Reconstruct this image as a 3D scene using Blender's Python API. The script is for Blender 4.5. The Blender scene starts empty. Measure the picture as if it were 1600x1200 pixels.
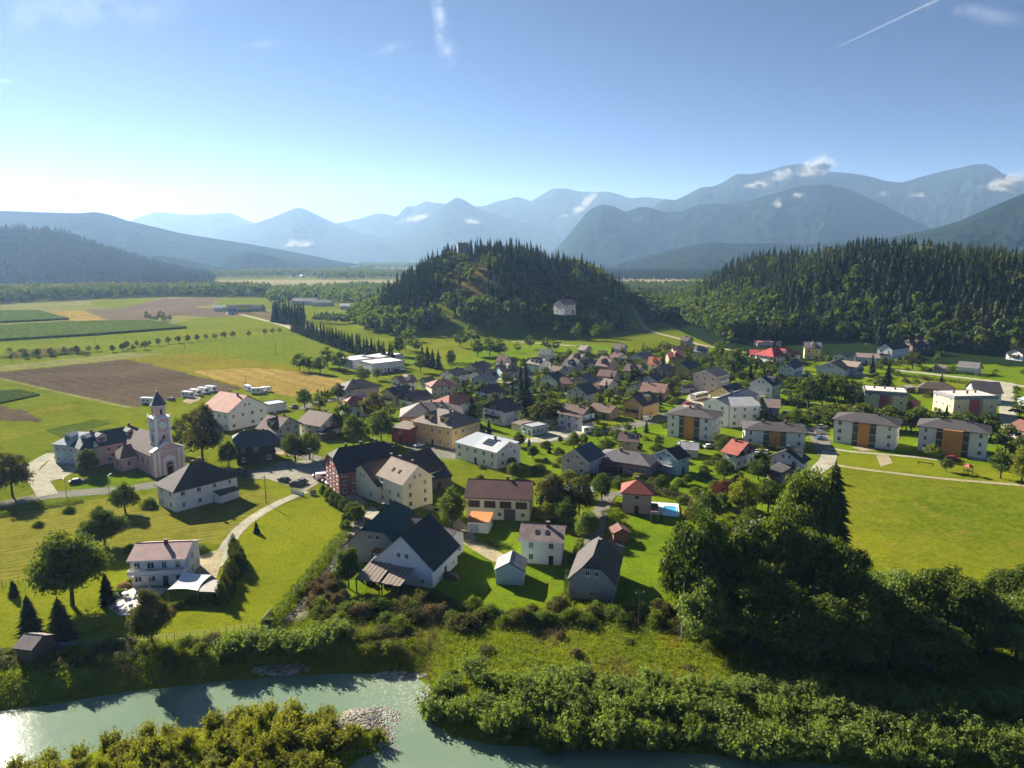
import bpy, math, random
import numpy as np
from mathutils import Vector
S = bpy.context.scene
COL = S.collection
random.seed(7); RNG = np.random.default_rng(7)
R = math.radians
# ---------------------------------------------------------------- camera
CAM_H, FPX = 66.0, 1101.0
PITCH = math.atan(200 / FPX)
SP, CP = math.sin(PITCH), math.cos(PITCH)
cam = bpy.data.cameras.new('camera'); camo = bpy.data.objects.new('camera', cam); COL.objects.link(camo)
camo.location = (0, 0, CAM_H); camo.rotation_euler = (math.pi / 2 - PITCH, 0, 0)
cam.sensor_width = 36; cam.lens = FPX / 1600 * 36; cam.clip_start = 1; cam.clip_end = 40000
S.camera = camo
# ---------------------------------------------------------------- sun, sky, exposure
SUN_EL, SUN_AZ = R(27.5), R(-43)          # azimuth measured from +Y, negative = towards -X
sd = Vector((math.sin(SUN_AZ) * math.cos(SUN_EL), math.cos(SUN_AZ) * math.cos(SUN_EL), math.sin(SUN_EL)))
sl = bpy.data.lights.new('sun', 'SUN'); sl.energy = 4.8; sl.angle = R(0.5); sl.color = (1.0, 0.95, 0.87)
so = bpy.data.objects.new('sun', sl); COL.objects.link(so); so.rotation_euler = sd.to_track_quat('Z', 'Y').to_euler(); so.location = (0, 0, 900)
W = bpy.data.worlds.new('World'); S.world = W; W.use_nodes = True
EXPOSURE, SKY = 1.56, 0.07
S.view_settings.view_transform = 'Standard'; S.view_settings.look = 'None'
S.view_settings.exposure = EXPOSURE; S.view_settings.gamma = 1.0; S.view_settings.use_curve_mapping = False
S.render.engine = 'CYCLES'
cy = S.cycles
cy.max_bounces = 5; cy.diffuse_bounces = 3; cy.glossy_bounces = 2; cy.transmission_bounces = 3; cy.volume_bounces = 1; cy.transparent_max_bounces = 24
cy.use_denoising = True
try: cy.denoiser = 'OPENIMAGEDENOISE'; cy.denoising_prefilter = 'ACCURATE'
except Exception: pass
cy.use_adaptive_sampling = True; cy.adaptive_threshold = 0.015
cy.caustics_reflective = False; cy.caustics_refractive = False; cy.sample_clamp_indirect = 4

def pix_dir(px, py):
    u = (px - 800) / FPX; v = (py - 600) / FPX
    return Vector((u, CP - v * SP, -(SP + v * CP)))
def at(px, py, z=0.0):
    d = pix_dir(px, py); t = (z - CAM_H) / d.z
    return (d.x * t, d.y * t)

def world_nodes():
    nt = W.node_tree; N = nt.nodes; Lk = nt.links; N.clear()
    out = N.new('ShaderNodeOutputWorld'); bg = N.new('ShaderNodeBackground'); bg.inputs[1].default_value = SKY
    sky = N.new('ShaderNodeTexSky'); sky.sky_type = 'NISHITA'; sky.sun_disc = False
    sky.sun_elevation = SUN_EL; sky.sun_rotation = SUN_AZ
    sky.altitude = 3500; sky.air_density = 0.23; sky.dust_density = 0.3; sky.ozone_density = 4.5
    geo = N.new('ShaderNodeTexCoord')
    # thin cirrus: noise streaks, kept to a few places of the sky
    prev = None
    wisps = [((688, 35), (0.010, 0.045), 0.55, 30, 0.1), ((700, 85), (0.012, 0.02), 0.35, 40, -0.1), ((610, 76), (0.030, 0.006), 0.35, 30, 0.35),
             ((120, 20), (0.14, 0.02), 0.30, 12, 0.22), ((415, 70), (0.03, 0.006), 0.25, 30, 0.15), ((1520, 20), (0.06, 0.010), 0.30, 20, -0.3), ((8, 127), (0.012, 0.003), 0.4, 30, 0.1)]
    for (p, s, k, sc, rot) in wisps:
        d = pix_dir(*p).normalized()
        m = N.new('ShaderNodeMapping'); m.vector_type = 'POINT'
        # rotate so that the wisp's direction is +Y, then scale the two angles
        az = math.atan2(d.x, d.y); el = math.asin(d.z)
        rz = N.new('ShaderNodeVectorRotate'); rz.rotation_type = 'Z_AXIS'; rz.inputs['Angle'].default_value = az
        Lk.new(geo.outputs['Generated'], rz.inputs['Vector'])
        rx = N.new('ShaderNodeVectorRotate'); rx.rotation_type = 'X_AXIS'; rx.inputs['Angle'].default_value = -el
        Lk.new(rz.outputs[0], rx.inputs['Vector'])
        ry = N.new('ShaderNodeVectorRotate'); ry.rotation_type = 'Y_AXIS'; ry.inputs['Angle'].default_value = rot
        Lk.new(rx.outputs[0], ry.inputs['Vector'])
        nz = N.new('ShaderNodeTexNoise'); nz.inputs['Scale'].default_value = sc; nz.inputs['Detail'].default_value = 6; nz.inputs['Roughness'].default_value = 0.62
        Lk.new(ry.outputs[0], nz.inputs['Vector'])
        m.inputs['Scale'].default_value = (1 / s[0], 0, 1 / s[1]); Lk.new(ry.outputs[0], m.inputs['Vector'])
        ad = N.new('ShaderNodeVectorMath'); ad.operation = 'MULTIPLY_ADD'
        Lk.new(nz.outputs['Color'], ad.inputs[0]); ad.inputs[1].default_value = (1.3, 0, 1.3); Lk.new(m.outputs[0], ad.inputs[2])
        sb = N.new('ShaderNodeVectorMath'); sb.operation = 'SUBTRACT'; Lk.new(ad.outputs[0], sb.inputs[0]); sb.inputs[1].default_value = (.65, 0, .65)
        ln = N.new('ShaderNodeVectorMath'); ln.operation = 'LENGTH'; Lk.new(sb.outputs[0], ln.inputs[0])
        mr = N.new('ShaderNodeMapRange'); mr.interpolation_type = 'SMOOTHSTEP'; mr.inputs[1].default_value = 1.25; mr.inputs[2].default_value = 0.0
        mr.inputs[3].default_value = 0; mr.inputs[4].default_value = k * .6; Lk.new(ln.outputs['Value'], mr.inputs[0])
        nr = N.new('ShaderNodeMapRange'); nr.inputs[1].default_value = .40; nr.inputs[2].default_value = .72; Lk.new(nz.outputs['Fac'], nr.inputs[0]); n2 = N.new('ShaderNodeMath'); n2.operation = 'MULTIPLY'; Lk.new(mr.outputs[0], n2.inputs[0]); Lk.new(nr.outputs[0], n2.inputs[1])
        # only on the side of the sky that holds the wisp
        sx = N.new('ShaderNodeSeparateXYZ'); Lk.new(ry.outputs[0], sx.inputs[0])
        gt = N.new('ShaderNodeMath'); gt.operation = 'GREATER_THAN'; gt.inputs[1].default_value = 0.5; Lk.new(sx.outputs['Y'], gt.inputs[0])
        n3 = N.new('ShaderNodeMath'); n3.operation = 'MULTIPLY'; Lk.new(n2.outputs[0], n3.inputs[0]); Lk.new(gt.outputs[0], n3.inputs[1])
        if prev is None: prev = n3.outputs[0]
        else:
            mx = N.new('ShaderNodeMath'); mx.operation = 'MAXIMUM'; Lk.new(prev, mx.inputs[0]); Lk.new(n3.outputs[0], mx.inputs[1]); prev = mx.outputs[0]
    mix = N.new('ShaderNodeMixRGB'); Lk.new(prev, mix.inputs[0]); Lk.new(sky.outputs[0], mix.inputs[1]); mix.inputs[2].default_value = (11.0, 11.3, 11.6, 1)
    Lk.new(mix.outputs[0], bg.inputs[0]); Lk.new(bg.outputs[0], out.inputs[0])
world_nodes()

# ---------------------------------------------------------------- helpers: objects
def tag(o, label=None, cat=None, group=None, kind=None):
    if label: o['label'] = label
    if cat: o['category'] = cat
    if group: o['group'] = group
    if kind: o['kind'] = kind
    return o
def link(o, parent=None):
    COL.objects.link(o)
    if parent is not None: o.parent = parent
    return o
def empty(name, loc=(0, 0, 0), rz=0.0):
    o = bpy.data.objects.new(name, None); o.location = loc; o.rotation_euler = (0, 0, rz); o.empty_display_size = 0.5
    return link(o)
def mesh(name, verts, faces, mats, midx=None, smooth=False, tint=None):
    me = bpy.data.meshes.new(name)
    me.from_pydata([tuple(v) for v in verts], [], [tuple(f) for f in faces])
    for m in mats: me.materials.append(m)
    if midx is not None: me.polygons.foreach_set('material_index', np.asarray(midx, dtype=np.int32))
    if smooth: me.polygons.foreach_set('use_smooth', np.ones(len(me.polygons), dtype=bool))
    return me
def big_mesh(name, V, F, mats, midx=None, smooth=False, tint=None):
    """V (n,3) float, F (m,k) int with one k for the whole mesh, tint (m,) one value per face"""
    V = np.ascontiguousarray(V, dtype=np.float32); F = np.ascontiguousarray(F, dtype=np.int32)
    me = bpy.data.meshes.new(name); m, k = F.shape
    me.vertices.add(len(V)); me.vertices.foreach_set('co', V.ravel())
    me.loops.add(m * k); me.loops.foreach_set('vertex_index', F.ravel())
    me.polygons.add(m); me.polygons.foreach_set('loop_start', np.arange(0, m * k, k, dtype=np.int32))
    for mt in mats: me.materials.append(mt)
    if midx is not None: me.polygons.foreach_set('material_index', np.asarray(midx, dtype=np.int32))
    me.polygons.foreach_set('use_smooth', np.full(m, smooth, dtype=bool))
    if tint is not None:
        a = me.attributes.new('tint', 'FLOAT', 'FACE'); a.data.foreach_set('value', np.asarray(tint, dtype=np.float32))
    me.update(calc_edges=True)
    return me
def obj(name, me, parent=None, loc=None, rz=None):
    o = bpy.data.objects.new(name, me)
    if loc is not None: o.location = loc
    if rz is not None: o.rotation_euler = (0, 0, rz)
    return link(o, parent)
class MB:
    """collects simple solids with a material index each, to be one mesh"""
    def __init__(s): s.v = []; s.f = []; s.m = []
    def add(s, V, F, m=0):
        b = len(s.v); s.v += [tuple(p) for p in V]; s.f += [tuple(i + b for i in f) for f in F]; s.m += [m] * len(F) if isinstance(m, int) else list(m); return s
    def box(s, x0, x1, y0, y1, z0, z1, m=0):
        V = [(x0, y0, z0), (x1, y0, z0), (x1, y1, z0), (x0, y1, z0), (x0, y0, z1), (x1, y0, z1), (x1, y1, z1), (x0, y1, z1)]
        return s.add(V, [(0, 3, 2, 1), (4, 5, 6, 7), (0, 1, 5, 4), (1, 2, 6, 5), (2, 3, 7, 6), (3, 0, 4, 7)], m)
    def extrude(s, poly, axis, a, b, m=0, mcap=None):
        """poly: 2D points; axis 'x': poly in (y,z) extruded over x from a to b; 'y': poly in (x,z); 'z': poly in (x,y)"""
        n = len(poly)
        def P(p, t): return (t, p[0], p[1]) if axis == 'x' else ((p[0], t, p[1]) if axis == 'y' else (p[0], p[1], t))
        V = [P(p, a) for p in poly] + [P(p, b) for p in poly]
        F = [tuple(range(n))[::-1], tuple(range(n, 2 * n))] + [(i, (i + 1) % n, (i + 1) % n + n, i + n) for i in range(n)]
        mc = m if mcap is None else mcap
        return s.add(V, F, [mc, mc] + [m] * n)
    def tube(s, p, q, r0, r1=None, n=6, m=0):
        r1 = r0 if r1 is None else r1
        p = Vector(p); q = Vector(q); d = (q - p).normalized(); a = d.orthogonal().normalized(); b = d.cross(a)
        V = [p + (a * math.cos(2 * math.pi * i / n) + b * math.sin(2 * math.pi * i / n)) * r0 for i in range(n)] + \
            [q + (a * math.cos(2 * math.pi * i / n) + b * math.sin(2 * math.pi * i / n)) * r1 for i in range(n)]
        return s.add(V, [(i, (i + 1) % n, (i + 1) % n + n, i + n) for i in range(n)] + [tuple(range(n))[::-1], tuple(range(n, 2 * n))], m)
    def mesh(s, name, mats, smooth=False):
        me = mesh(name, s.v, s.f, mats, s.m, smooth)
        return me
    def build(s, name, mats, parent=None, loc=None, rz=None, smooth=False):
        if not isinstance(mats, (list, tuple)): mats = [mats]
        return obj(name, s.mesh(name, mats, smooth), parent, loc, rz)

# ---------------------------------------------------------------- helpers: materials
MATS = {}
def nodes(name):
    m = bpy.data.materials.new(name); m.use_nodes = True; nt = m.node_tree
    for n in list(nt.nodes): nt.nodes.remove(n)
    o = nt.nodes.new('ShaderNodeOutputMaterial'); return m, nt.nodes, nt.links, o
def noise(N, L, vec, scale, detail=4, rough=0.55):
    n = N.new('ShaderNodeTexNoise'); n.inputs['Scale'].default_value = scale; n.inputs['Detail'].default_value = detail; n.inputs['Roughness'].default_value = rough
    if vec is not None: L.new(vec, n.inputs['Vector'])
    return n.outputs['Fac']
def mixc(N, L, fac, a, b, typ='MIX'):
    n = N.new('ShaderNodeMixRGB'); n.blend_type = typ
    for i, x in ((0, fac), (1, a), (2, b)):
        if hasattr(x, 'is_output'): L.new(x, n.inputs[i])
        elif i == 0: n.inputs[0].default_value = x
        else: n.inputs[i].default_value = (*x[:3], 1)
    return n.outputs[0]
def rng(N, L, v, a, b, c=0.0, d=1.0):
    n = N.new('ShaderNodeMapRange'); n.inputs[1].default_value = a; n.inputs[2].default_value = b; n.inputs[3].default_value = c; n.inputs[4].default_value = d
    L.new(v, n.inputs[0]); return n.outputs[0]
def mathn(N, L, op, a, b=0.0):
    n = N.new('ShaderNodeMath'); n.operation = op
    for i, x in enumerate((a, b)):
        if hasattr(x, 'is_output'): L.new(x, n.inputs[i])
        else: n.inputs[i].default_value = x
    return n.outputs[0]
def bump(N, L, h, strength=0.5, dist=0.1):
    b = N.new('ShaderNodeBump'); b.inputs['Strength'].default_value = strength; b.inputs['Distance'].default_value = dist; L.new(h, b.inputs['Height']); return b.outputs[0]
def pbsdf(N, L, out, col, rough=0.8, normal=None, spec=0.3, metal=0.0):
    p = N.new('ShaderNodeBsdfPrincipled')
    if hasattr(col, 'is_output'): L.new(col, p.inputs['Base Color'])
    else: p.inputs['Base Color'].default_value = (*col[:3], 1)
    if hasattr(rough, 'is_output'): L.new(rough, p.inputs['Roughness'])
    else: p.inputs['Roughness'].default_value = rough
    p.inputs['Specular IOR Level'].default_value = spec; p.inputs['Metallic'].default_value = metal
    if normal is not None: L.new(normal, p.inputs['Normal'])
    L.new(p.outputs[0], out.inputs[0]); return p
def plain(name, col, rough=0.6, spec=0.3, metal=0.0, var=0.12, scale=1.5):
    if name in MATS: return MATS[name]
    m, N, L, o = nodes(name); tc = N.new('ShaderNodeNewGeometry').outputs['Position']
    f = noise(N, L, tc, scale, 5, 0.6); c = mixc(N, L, f, tuple(x * (1 - var) for x in col), tuple(min(1, x * (1 + var)) for x in col))
    pbsdf(N, L, o, c, rough, None, spec, metal); MATS[name] = m; return m
def plaster(col, name=None):
    key = name or 'plaster_%02x%02x%02x' % tuple(int(min(255, x * 255)) for x in col)
    if key in MATS: return MATS[key]
    m, N, L, o = nodes(key); pos = N.new('ShaderNodeNewGeometry').outputs['Position']
    f = noise(N, L, pos, 0.5, 6, 0.65); f2 = noise(N, L, pos, 3.5, 5, 0.7)
    c = mixc(N, L, rng(N, L, f, .35, .75), tuple(x * .88 for x in col), col)
    c = mixc(N, L, rng(N, L, f2, .55, .85, 0, .35), c, tuple(x * .7 for x in col))
    pbsdf(N, L, o, c, 0.9, bump(N, L, f2, .15, .03), 0.2); MATS[key] = m; return m
def tile(col, name=None, rough=0.75, rows=0.36, spec=.28, mottle=0.3):
    key = name or 'tiles_%02x%02x%02x' % tuple(int(min(255, x * 255)) for x in col)
    if key in MATS: return MATS[key]
    m, N, L, o = nodes(key); tc = N.new('ShaderNodeTexCoord').outputs['Object']
    f = noise(N, L, tc, .35, 6, .65); f2 = noise(N, L, tc, 4.0, 4, .7)
    w = N.new('ShaderNodeTexWave'); w.wave_type = 'BANDS'; w.bands_direction = 'Z'; w.wave_profile = 'SAW'; w.inputs['Scale'].default_value = 2 * math.pi / 20 / (rows * .5) * 1.0
    w.inputs['Distortion'].default_value = 0.0; L.new(tc, w.inputs['Vector'])
    w2 = N.new('ShaderNodeTexWave'); w2.wave_type = 'BANDS'; w2.bands_direction = 'X'; w2.inputs['Scale'].default_value = 2 * math.pi / 20 / .3; L.new(tc, w2.inputs['Vector'])
    c = mixc(N, L, rng(N, L, f, .3, .7), tuple(x * (1 - mottle) for x in col), tuple(min(1, x * (1 + mottle * .7)) for x in col))
    mpv = N.new('ShaderNodeMapping'); mpv.inputs['Scale'].default_value = (2.2, .25, .25); L.new(tc, mpv.inputs['Vector']); fs = noise(N, L, mpv.outputs[0], 1.0, 6, .7)
    c = mixc(N, L, rng(N, L, fs, .45, .75, 0, .5), c, tuple(x * .68 + .012 for x in col)); f3 = noise(N, L, tc, 9.0, 2, .5); c = mixc(N, L, rng(N, L, f3, .3, .7, 0, .3), c, tuple(x * 1.35 for x in col))
    c = mixc(N, L, rng(N, L, f2, .5, .8, 0, .55), c, tuple(x * .58 + .01 for x in col))
    h = mathn(N, L, 'ADD', w.outputs['Fac'], mathn(N, L, 'MULTIPLY', w2.outputs['Fac'], .4))
    pbsdf(N, L, o, c, rough, bump(N, L, h, .45, .05), spec); MATS[key] = m; return m
def foliage(name, dark, light, trans=0.45, trans_col=None, rnd=0.5, rough=0.6, gl=0.02):
    if name in MATS: return MATS[name]
    m, N, L, o = nodes(name)
    at_ = N.new('ShaderNodeAttribute'); at_.attribute_name = 'tint'
    oi = N.new('ShaderNodeObjectInfo')
    f = mathn(N, L, 'ADD', mathn(N, L, 'MULTIPLY', at_.outputs['Fac'], 1 - rnd), mathn(N, L, 'MULTIPLY', oi.outputs['Random'], rnd))
    c = mixc(N, L, f, dark, light)
    d = N.new('ShaderNodeBsdfDiffuse'); L.new(c, d.inputs[0])
    t = N.new('ShaderNodeBsdfTranslucent'); tcol = mixc(N, L, 1.0, c, trans_col or (1.5, 1.55, .6), 'MULTIPLY'); L.new(tcol, t.inputs[0])
    mx = N.new('ShaderNodeMixShader'); mx.inputs[0].default_value = trans; L.new(d.outputs[0], mx.inputs[1]); L.new(t.outputs[0], mx.inputs[2])
    g = N.new('ShaderNodeBsdfGlossy'); g.inputs['Roughness'].default_value = rough; g.inputs[0].default_value = (.8, .9, .7, 1)
    m2 = N.new('ShaderNodeMixShader'); m2.inputs[0].default_value = gl; L.new(mx.outputs[0], m2.inputs[1]); L.new(g.outputs[0], m2.inputs[2])
    L.new(m2.outputs[0], o.inputs[0]); MATS[name] = m; return m
def field_mat(name, a, b, scale=.02, stripes=None, fine=1.2, c2=None):
    """soil / grass sheet: two colours by broad noise, fine grain, optional (angle, period m, strength, colour) working lines"""
    if name in MATS: return MATS[name]
    m, N, L, o = nodes(name); pos = N.new('ShaderNodeNewGeometry').outputs['Position']
    f = noise(N, L, pos, scale, 6, .62); fi = noise(N, L, pos, fine, 6, .7); fm = noise(N, L, pos, scale * 7, 5, .65)
    c = mixc(N, L, rng(N, L, f, .33, .67), a, b)
    if c2: c = mixc(N, L, rng(N, L, fm, .52, .72), c, c2)
    f4 = noise(N, L, pos, .28, 5, .65); c = mixc(N, L, rng(N, L, f4, .3, .7, 0, 1), mixc(N, L, 1.0, c, (.76, .80, .72), 'MULTIPLY'), mixc(N, L, 1.0, c, (1.18, 1.14, 1.05), 'MULTIPLY'))
    c = mixc(N, L, rng(N, L, fi, .25, .75, 0, .9), mixc(N, L, 1.0, c, (.50, .54, .5), 'MULTIPLY'), mixc(N, L, 1.0, c, (1.42, 1.36, 1.25), 'MULTIPLY'))
    if stripes:
        mp = N.new('ShaderNodeMapping'); mp.inputs['Rotation'].default_value = (0, 0, stripes[0]); L.new(pos, mp.inputs['Vector'])
        w = N.new('ShaderNodeTexWave'); w.wave_type = 'BANDS'; w.bands_direction = 'X'; w.inputs['Scale'].default_value = 2 * math.pi / 20 / stripes[1]
        w.inputs['Distortion'].default_value = stripes[4] if len(stripes) > 4 else 1.5; w.inputs['Detail'].default_value = 3; w.inputs['Detail Scale'].default_value = .6; L.new(mp.outputs[0], w.inputs['Vector'])
        c = mixc(N, L, mathn(N, L, 'MULTIPLY', w.outputs['Fac'], mathn(N, L, 'MULTIPLY', rng(N, L, fm, .3, .6), stripes[2])), c, stripes[3])
    d = N.new('ShaderNodeBsdfDiffuse'); L.new(c, d.inputs[0]); L.new(bump(N, L, fi, .6, .25), d.inputs['Normal'])
    L.new(d.outputs[0], o.inputs[0]); MATS[name] = m; return m
# ================================================================ terrain
def smooth(t): t = np.clip(t, 0, 1); return t * t * (3 - 2 * t)
def vnoise(x, y, seed=0):
    """value noise, vectorised"""
    xi = np.floor(x).astype(np.int64); yi = np.floor(y).astype(np.int64); fx = x - xi; fy = y - yi
    def h(a, b):
        n = (a * 374761393 + b * 668265263 + seed * 1442695041) & 0xffffffff
        n = ((n ^ (n >> 13)) * 1274126177) & 0xffffffff
        return ((n ^ (n >> 16)) & 0xffff) / 65535.0
    u = fx * fx * (3 - 2 * fx); v = fy * fy * (3 - 2 * fy)
    return (h(xi, yi) * (1 - u) + h(xi + 1, yi) * u) * (1 - v) + (h(xi, yi + 1) * (1 - u) + h(xi + 1, yi + 1) * u) * v
def fbm(x, y, seed=0, o=4):
    s = 0; a = .5
    for i in range(o): s = s + a * vnoise(x * 2 ** i, y * 2 ** i, seed + i); a *= .5
    return s
WATER_Z = -2.8
def poly_at(pts, z=0.0): return np.array([at(x, y, z) for x, y in pts])
RIVER_UP = [(-400, 1165), (-200, 1140), (0, 1112), (100, 1098), (200, 1081), (300, 1070), (340, 1066), (430, 1058), (520, 1053), (600, 1052), (650, 1056), (670, 1076), (664, 1100), (676, 1132), (705, 1150), (760, 1163), (900, 1174), (1000, 1172), (1100, 1180), (1300, 1196), (1600, 1225), (2000, 1255), (2300, 1280)]
ISLAND = [(30, 1202), (100, 1188), (170, 1168), (215, 1153), (300, 1142), (345, 1131), (395, 1116), (440, 1111), (500, 1117), (530, 1115), (548, 1105), (590, 1110), (600, 1130), (616, 1160), (590, 1176), (562, 1186), (545, 1200), (500, 1290), (380, 1420), (150, 1480), (-100, 1350), (-60, 1240)]
up = poly_at(RIVER_UP, WATER_Z)
WATER = np.vstack([up, [(160, -60), (-160, -60)]])
ISL = poly_at(ISLAND, WATER_Z)
def inside(P, poly):
    x, y = P[:, 0], P[:, 1]; c = np.zeros(len(P), bool); n = len(poly)
    for i in range(n):
        x0, y0 = poly[i]; x1, y1 = poly[(i + 1) % n]
        if y0 == y1: continue
        k = ((y0 > y) != (y1 > y)) & (x < (x1 - x0) * (y - y0) / (y1 - y0) + x0); c ^= k
    return c
def seg_dist(P, poly, closed=True):
    d = np.full(len(P), 1e9); n = len(poly)
    for i in range(n if closed else n - 1):
        a = poly[i]; b = poly[(i + 1) % n]; ab = b - a; t = np.clip(((P - a) @ ab) / max(ab @ ab, 1e-9), 0, 1)
        d = np.minimum(d, np.hypot(*(P - a - t[:, None] * ab).T))
    return d
def river_depth(P):
    """>0 on land: metres from the water line; <0 in the water"""
    inw = inside(P, WATER); ini = inside(P, ISL)
    d = np.minimum(seg_dist(P, WATER), seg_dist(P, ISL))
    return np.where(inw & ~ini, -d, d)
RFOOT = ([-1e4, 150, 158, 248, 303, 400, 1e4], [540, 540, 524, 544, 472, 430, 380])
def H(x, y):
    x = np.atleast_1d(np.asarray(x, float)); y = np.atleast_1d(np.asarray(y, float)); z = np.zeros_like(x)
    # castle hill with its long shoulder to the right
    def hump(cx, cy, rx, ry, h):
        r = np.hypot((x - cx) / rx, (y - cy) / ry); return h * smooth((1 - r) / .85)
    c = np.maximum(hump(-22, 745, 155, 200, 60), np.maximum(hump(40, 760, 128, 160, 48), hump(100, 780, 105, 120, 14)))
    z = np.maximum(z, c)
    # the wooded hill on the right
    f = np.interp(x, *RFOOT)
    d = np.minimum((x - 150 - .06 * np.clip(y - 524, 0, 400)) * .95, y - f)
    back = smooth((1150 - y) / 250)
    z = np.maximum(z, (54 + 6 * np.sin(x * .021 + 1)) * smooth(d / 150) * back)
    near = (y < 190) & (np.abs(x) < 400)
    if near.any():
        P = np.stack([x[near], y[near]], 1); r = river_depth(P); wdt = np.where(inside(P, ISL), 4.0, np.clip(6.0 + (P[:, 0] + 20) * .12, 5.5, 11.0))
        top = np.where(inside(P, ISL), WATER_Z + 1.4, 0.0)
        land = WATER_Z + (top - WATER_Z) * smooth(np.clip(r, 0, None) / wdt * .92 + .08)
        wat = WATER_Z - np.clip(-r * .5, 0.05, 2.5)
        z[near] = np.where(r > 0, land, wat)
    return z
def h1(x, y): return float(H(x, y)[0])

grass_base = field_mat('meadow_grass', (.105, .140, .010), (.165, .188, .014), .012, None, 1.3, (.085, .12, .012))
def ground_mesh():
    ys = list(np.arange(30, 172, .8)); y = 172.0
    while y < 9500: y += max(.8, (y - 120) * .018); ys.append(y)
    ys = np.array([-70, -40, -10, 10, 20] + ys); nx = 360
    s = np.linspace(-1, 1, nx); s = np.sign(s) * np.abs(s) ** 1.15
    X = s[None, :] * (ys[:, None] * 1.15 + 130); X = np.clip(X, -9300, 9300); Y = np.repeat(ys[:, None], nx, 1)
    Z = H(X.ravel(), Y.ravel())
    V = np.stack([X.ravel(), Y.ravel(), Z], 1); ny = len(ys)
    i = np.arange((ny - 1) * nx).reshape(ny - 1, nx)[:, :-1].ravel()
    F = np.stack([i, i + 1, i + nx + 1, i + nx], 1)
    return big_mesh('ground', V, F, [grass_base], smooth=True)
tag(obj('ground', ground_mesh()), kind='structure')

# river
def water_mat():
    m, N, L, o = nodes('river_water'); pos = N.new('ShaderNodeNewGeometry').outputs['Position']
    f = noise(N, L, pos, .05, 4, .5); f2 = noise(N, L, pos, 1.6, 6, .7)
    c = mixc(N, L, rng(N, L, f, .4, .7), (.15, .215, .15), (.20, .255, .165))
    # broken white water over the bar
    P0 = at(640, 1085, WATER_Z); vm = N.new('ShaderNodeVectorMath'); vm.operation = 'DISTANCE'; L.new(pos, vm.inputs[0]); vm.inputs[1].default_value = (P0[0], P0[1], WATER_Z)
    near = rng(N, L, vm.outputs['Value'], 11, 2.5); foam = mathn(N, L, 'MULTIPLY', near, rng(N, L, noise(N, L, pos, 2.4, 8, .75), .53, .66))
    c = mixc(N, L, foam, c, (.55, .58, .52))
    b = bump(N, L, mathn(N, L, 'ADD', f2, mathn(N, L, 'MULTIPLY', noise(N, L, pos, .35, 3, .5), 1.5)), .10, .25)
    pbsdf(N, L, o, c, .09, b, .12); return m
w = mesh('river', [(-330, -60, WATER_Z), (330, -60, WATER_Z), (330, 140, WATER_Z), (-330, 140, WATER_Z)], [(0, 1, 2, 3)], [water_mat()])
tag(obj('river', w), kind='structure')

# ---------------------------------------------------------------- far ridges, real relief at real distances
forest_far = field_mat('distant_forest', (.005, .013, .013), (.014, .030, .022), .004, None, .02, (.035, .055, .034))
forest_near = field_mat('hill_forest_floor', (.010, .022, .010), (.018, .034, .012), .01, None, .15)
def ridge(name, prof, D, front, seed, mat, rough=.12, back=None, nt=58, n=160, spur=1.0):
    px = np.array([p[0] for p in prof], float); pz = []
    xs = []
    for (a, b) in prof:
        d = pix_dir(a, b); t = D / d.y; xs.append(d.x * t); pz.append(CAM_H + d.z * t)
    X = np.linspace(xs[0], xs[-1], n); Zr = np.interp(X, xs, pz)
    k = np.array([.25, .5, .25]); Zr = np.convolve(np.pad(Zr, 1, mode='edge'), k, 'valid')
    back = back or front * .8
    T = np.concatenate([np.linspace(-1, 0, nt), np.linspace(0, 1, 9)[1:]])
    V = np.zeros((len(T), n, 3))
    for j, t in enumerate(T):
        Y = D + (t * front if t < 0 else t * back)
        prof_t = (1 - abs(t)) ** (1.15 if t < 0 else 1.0)
        sp = fbm(X / (front * .28) + 3.1 * seed, np.full(n, Y / (front * 1.1)), seed, 5) - .47
        fine = fbm(X / (front * .05), np.full(n, Y / (front * .05)), seed + 9, 3) - .45
        amp = 4 * abs(t) * (1 - abs(t)) * spur
        f3 = fbm(X / (front * .016), np.full(n, Y / (front * .016)), seed + 19, 2) - .37
        fine = fine + f3 * .35
        z = Zr * prof_t + Zr * amp * sp * .75 + Zr * fine * rough * min(1, abs(t) * 6)
        V[j, :, 0] = X * (Y / D if t < 0 else 1.0); V[j, :, 1] = Y; V[j, :, 2] = np.maximum(z, -1.0) if abs(t) < 1 else -1.5
    i = np.arange((len(T) - 1) * n).reshape(len(T) - 1, n)[:, :-1].ravel()
    F = np.stack([i, i + 1, i + n + 1, i + n], 1)
    o = obj(name, big_mesh(name, V.reshape(-1, 3), F, [mat], smooth=True)); tag(o, kind='structure'); return V, o
MAIN = [(-150, 372), (0, 368), (120, 360), (190, 350), (240, 331), (270, 333), (300, 336), (340, 333), (360, 332), (385, 343), (400, 349), (520, 350), (560, 342), (590, 333), (602, 334), (620, 339), (632, 324), (640, 321), (648, 323), (656, 318), (665, 314), (680, 317), (695, 318), (712, 322), (740, 322), (757, 322), (775, 315), (795, 311), (805, 307), (815, 309), (830, 315), (845, 305), (865, 294), (885, 294), (905, 299), (925, 300), (950, 299), (965, 303), (985, 310), (1010, 308), (1040, 311), (1055, 313), (1070, 306), (1095, 293), (1115, 291), (1130, 285), (1150, 272), (1175, 272), (1200, 267), (1225, 259), (1245, 256), (1265, 257), (1285, 264), (1300, 268), (1340, 272), (1360, 276), (1385, 283), (1410, 285), (1440, 276), (1470, 268), (1500, 262), (1520, 257), (1540, 256), (1555, 262), (1565, 270), (1575, 274), (1600, 277), (1720, 300), (1900, 330)]
ridge('mountains', [p for p in MAIN if p[0] <= 1056] + [(1100, 318), (1180, 345), (1260, 385)], 10000, 2300, 1, forest_far, .10, n=420, spur=.75)
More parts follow.
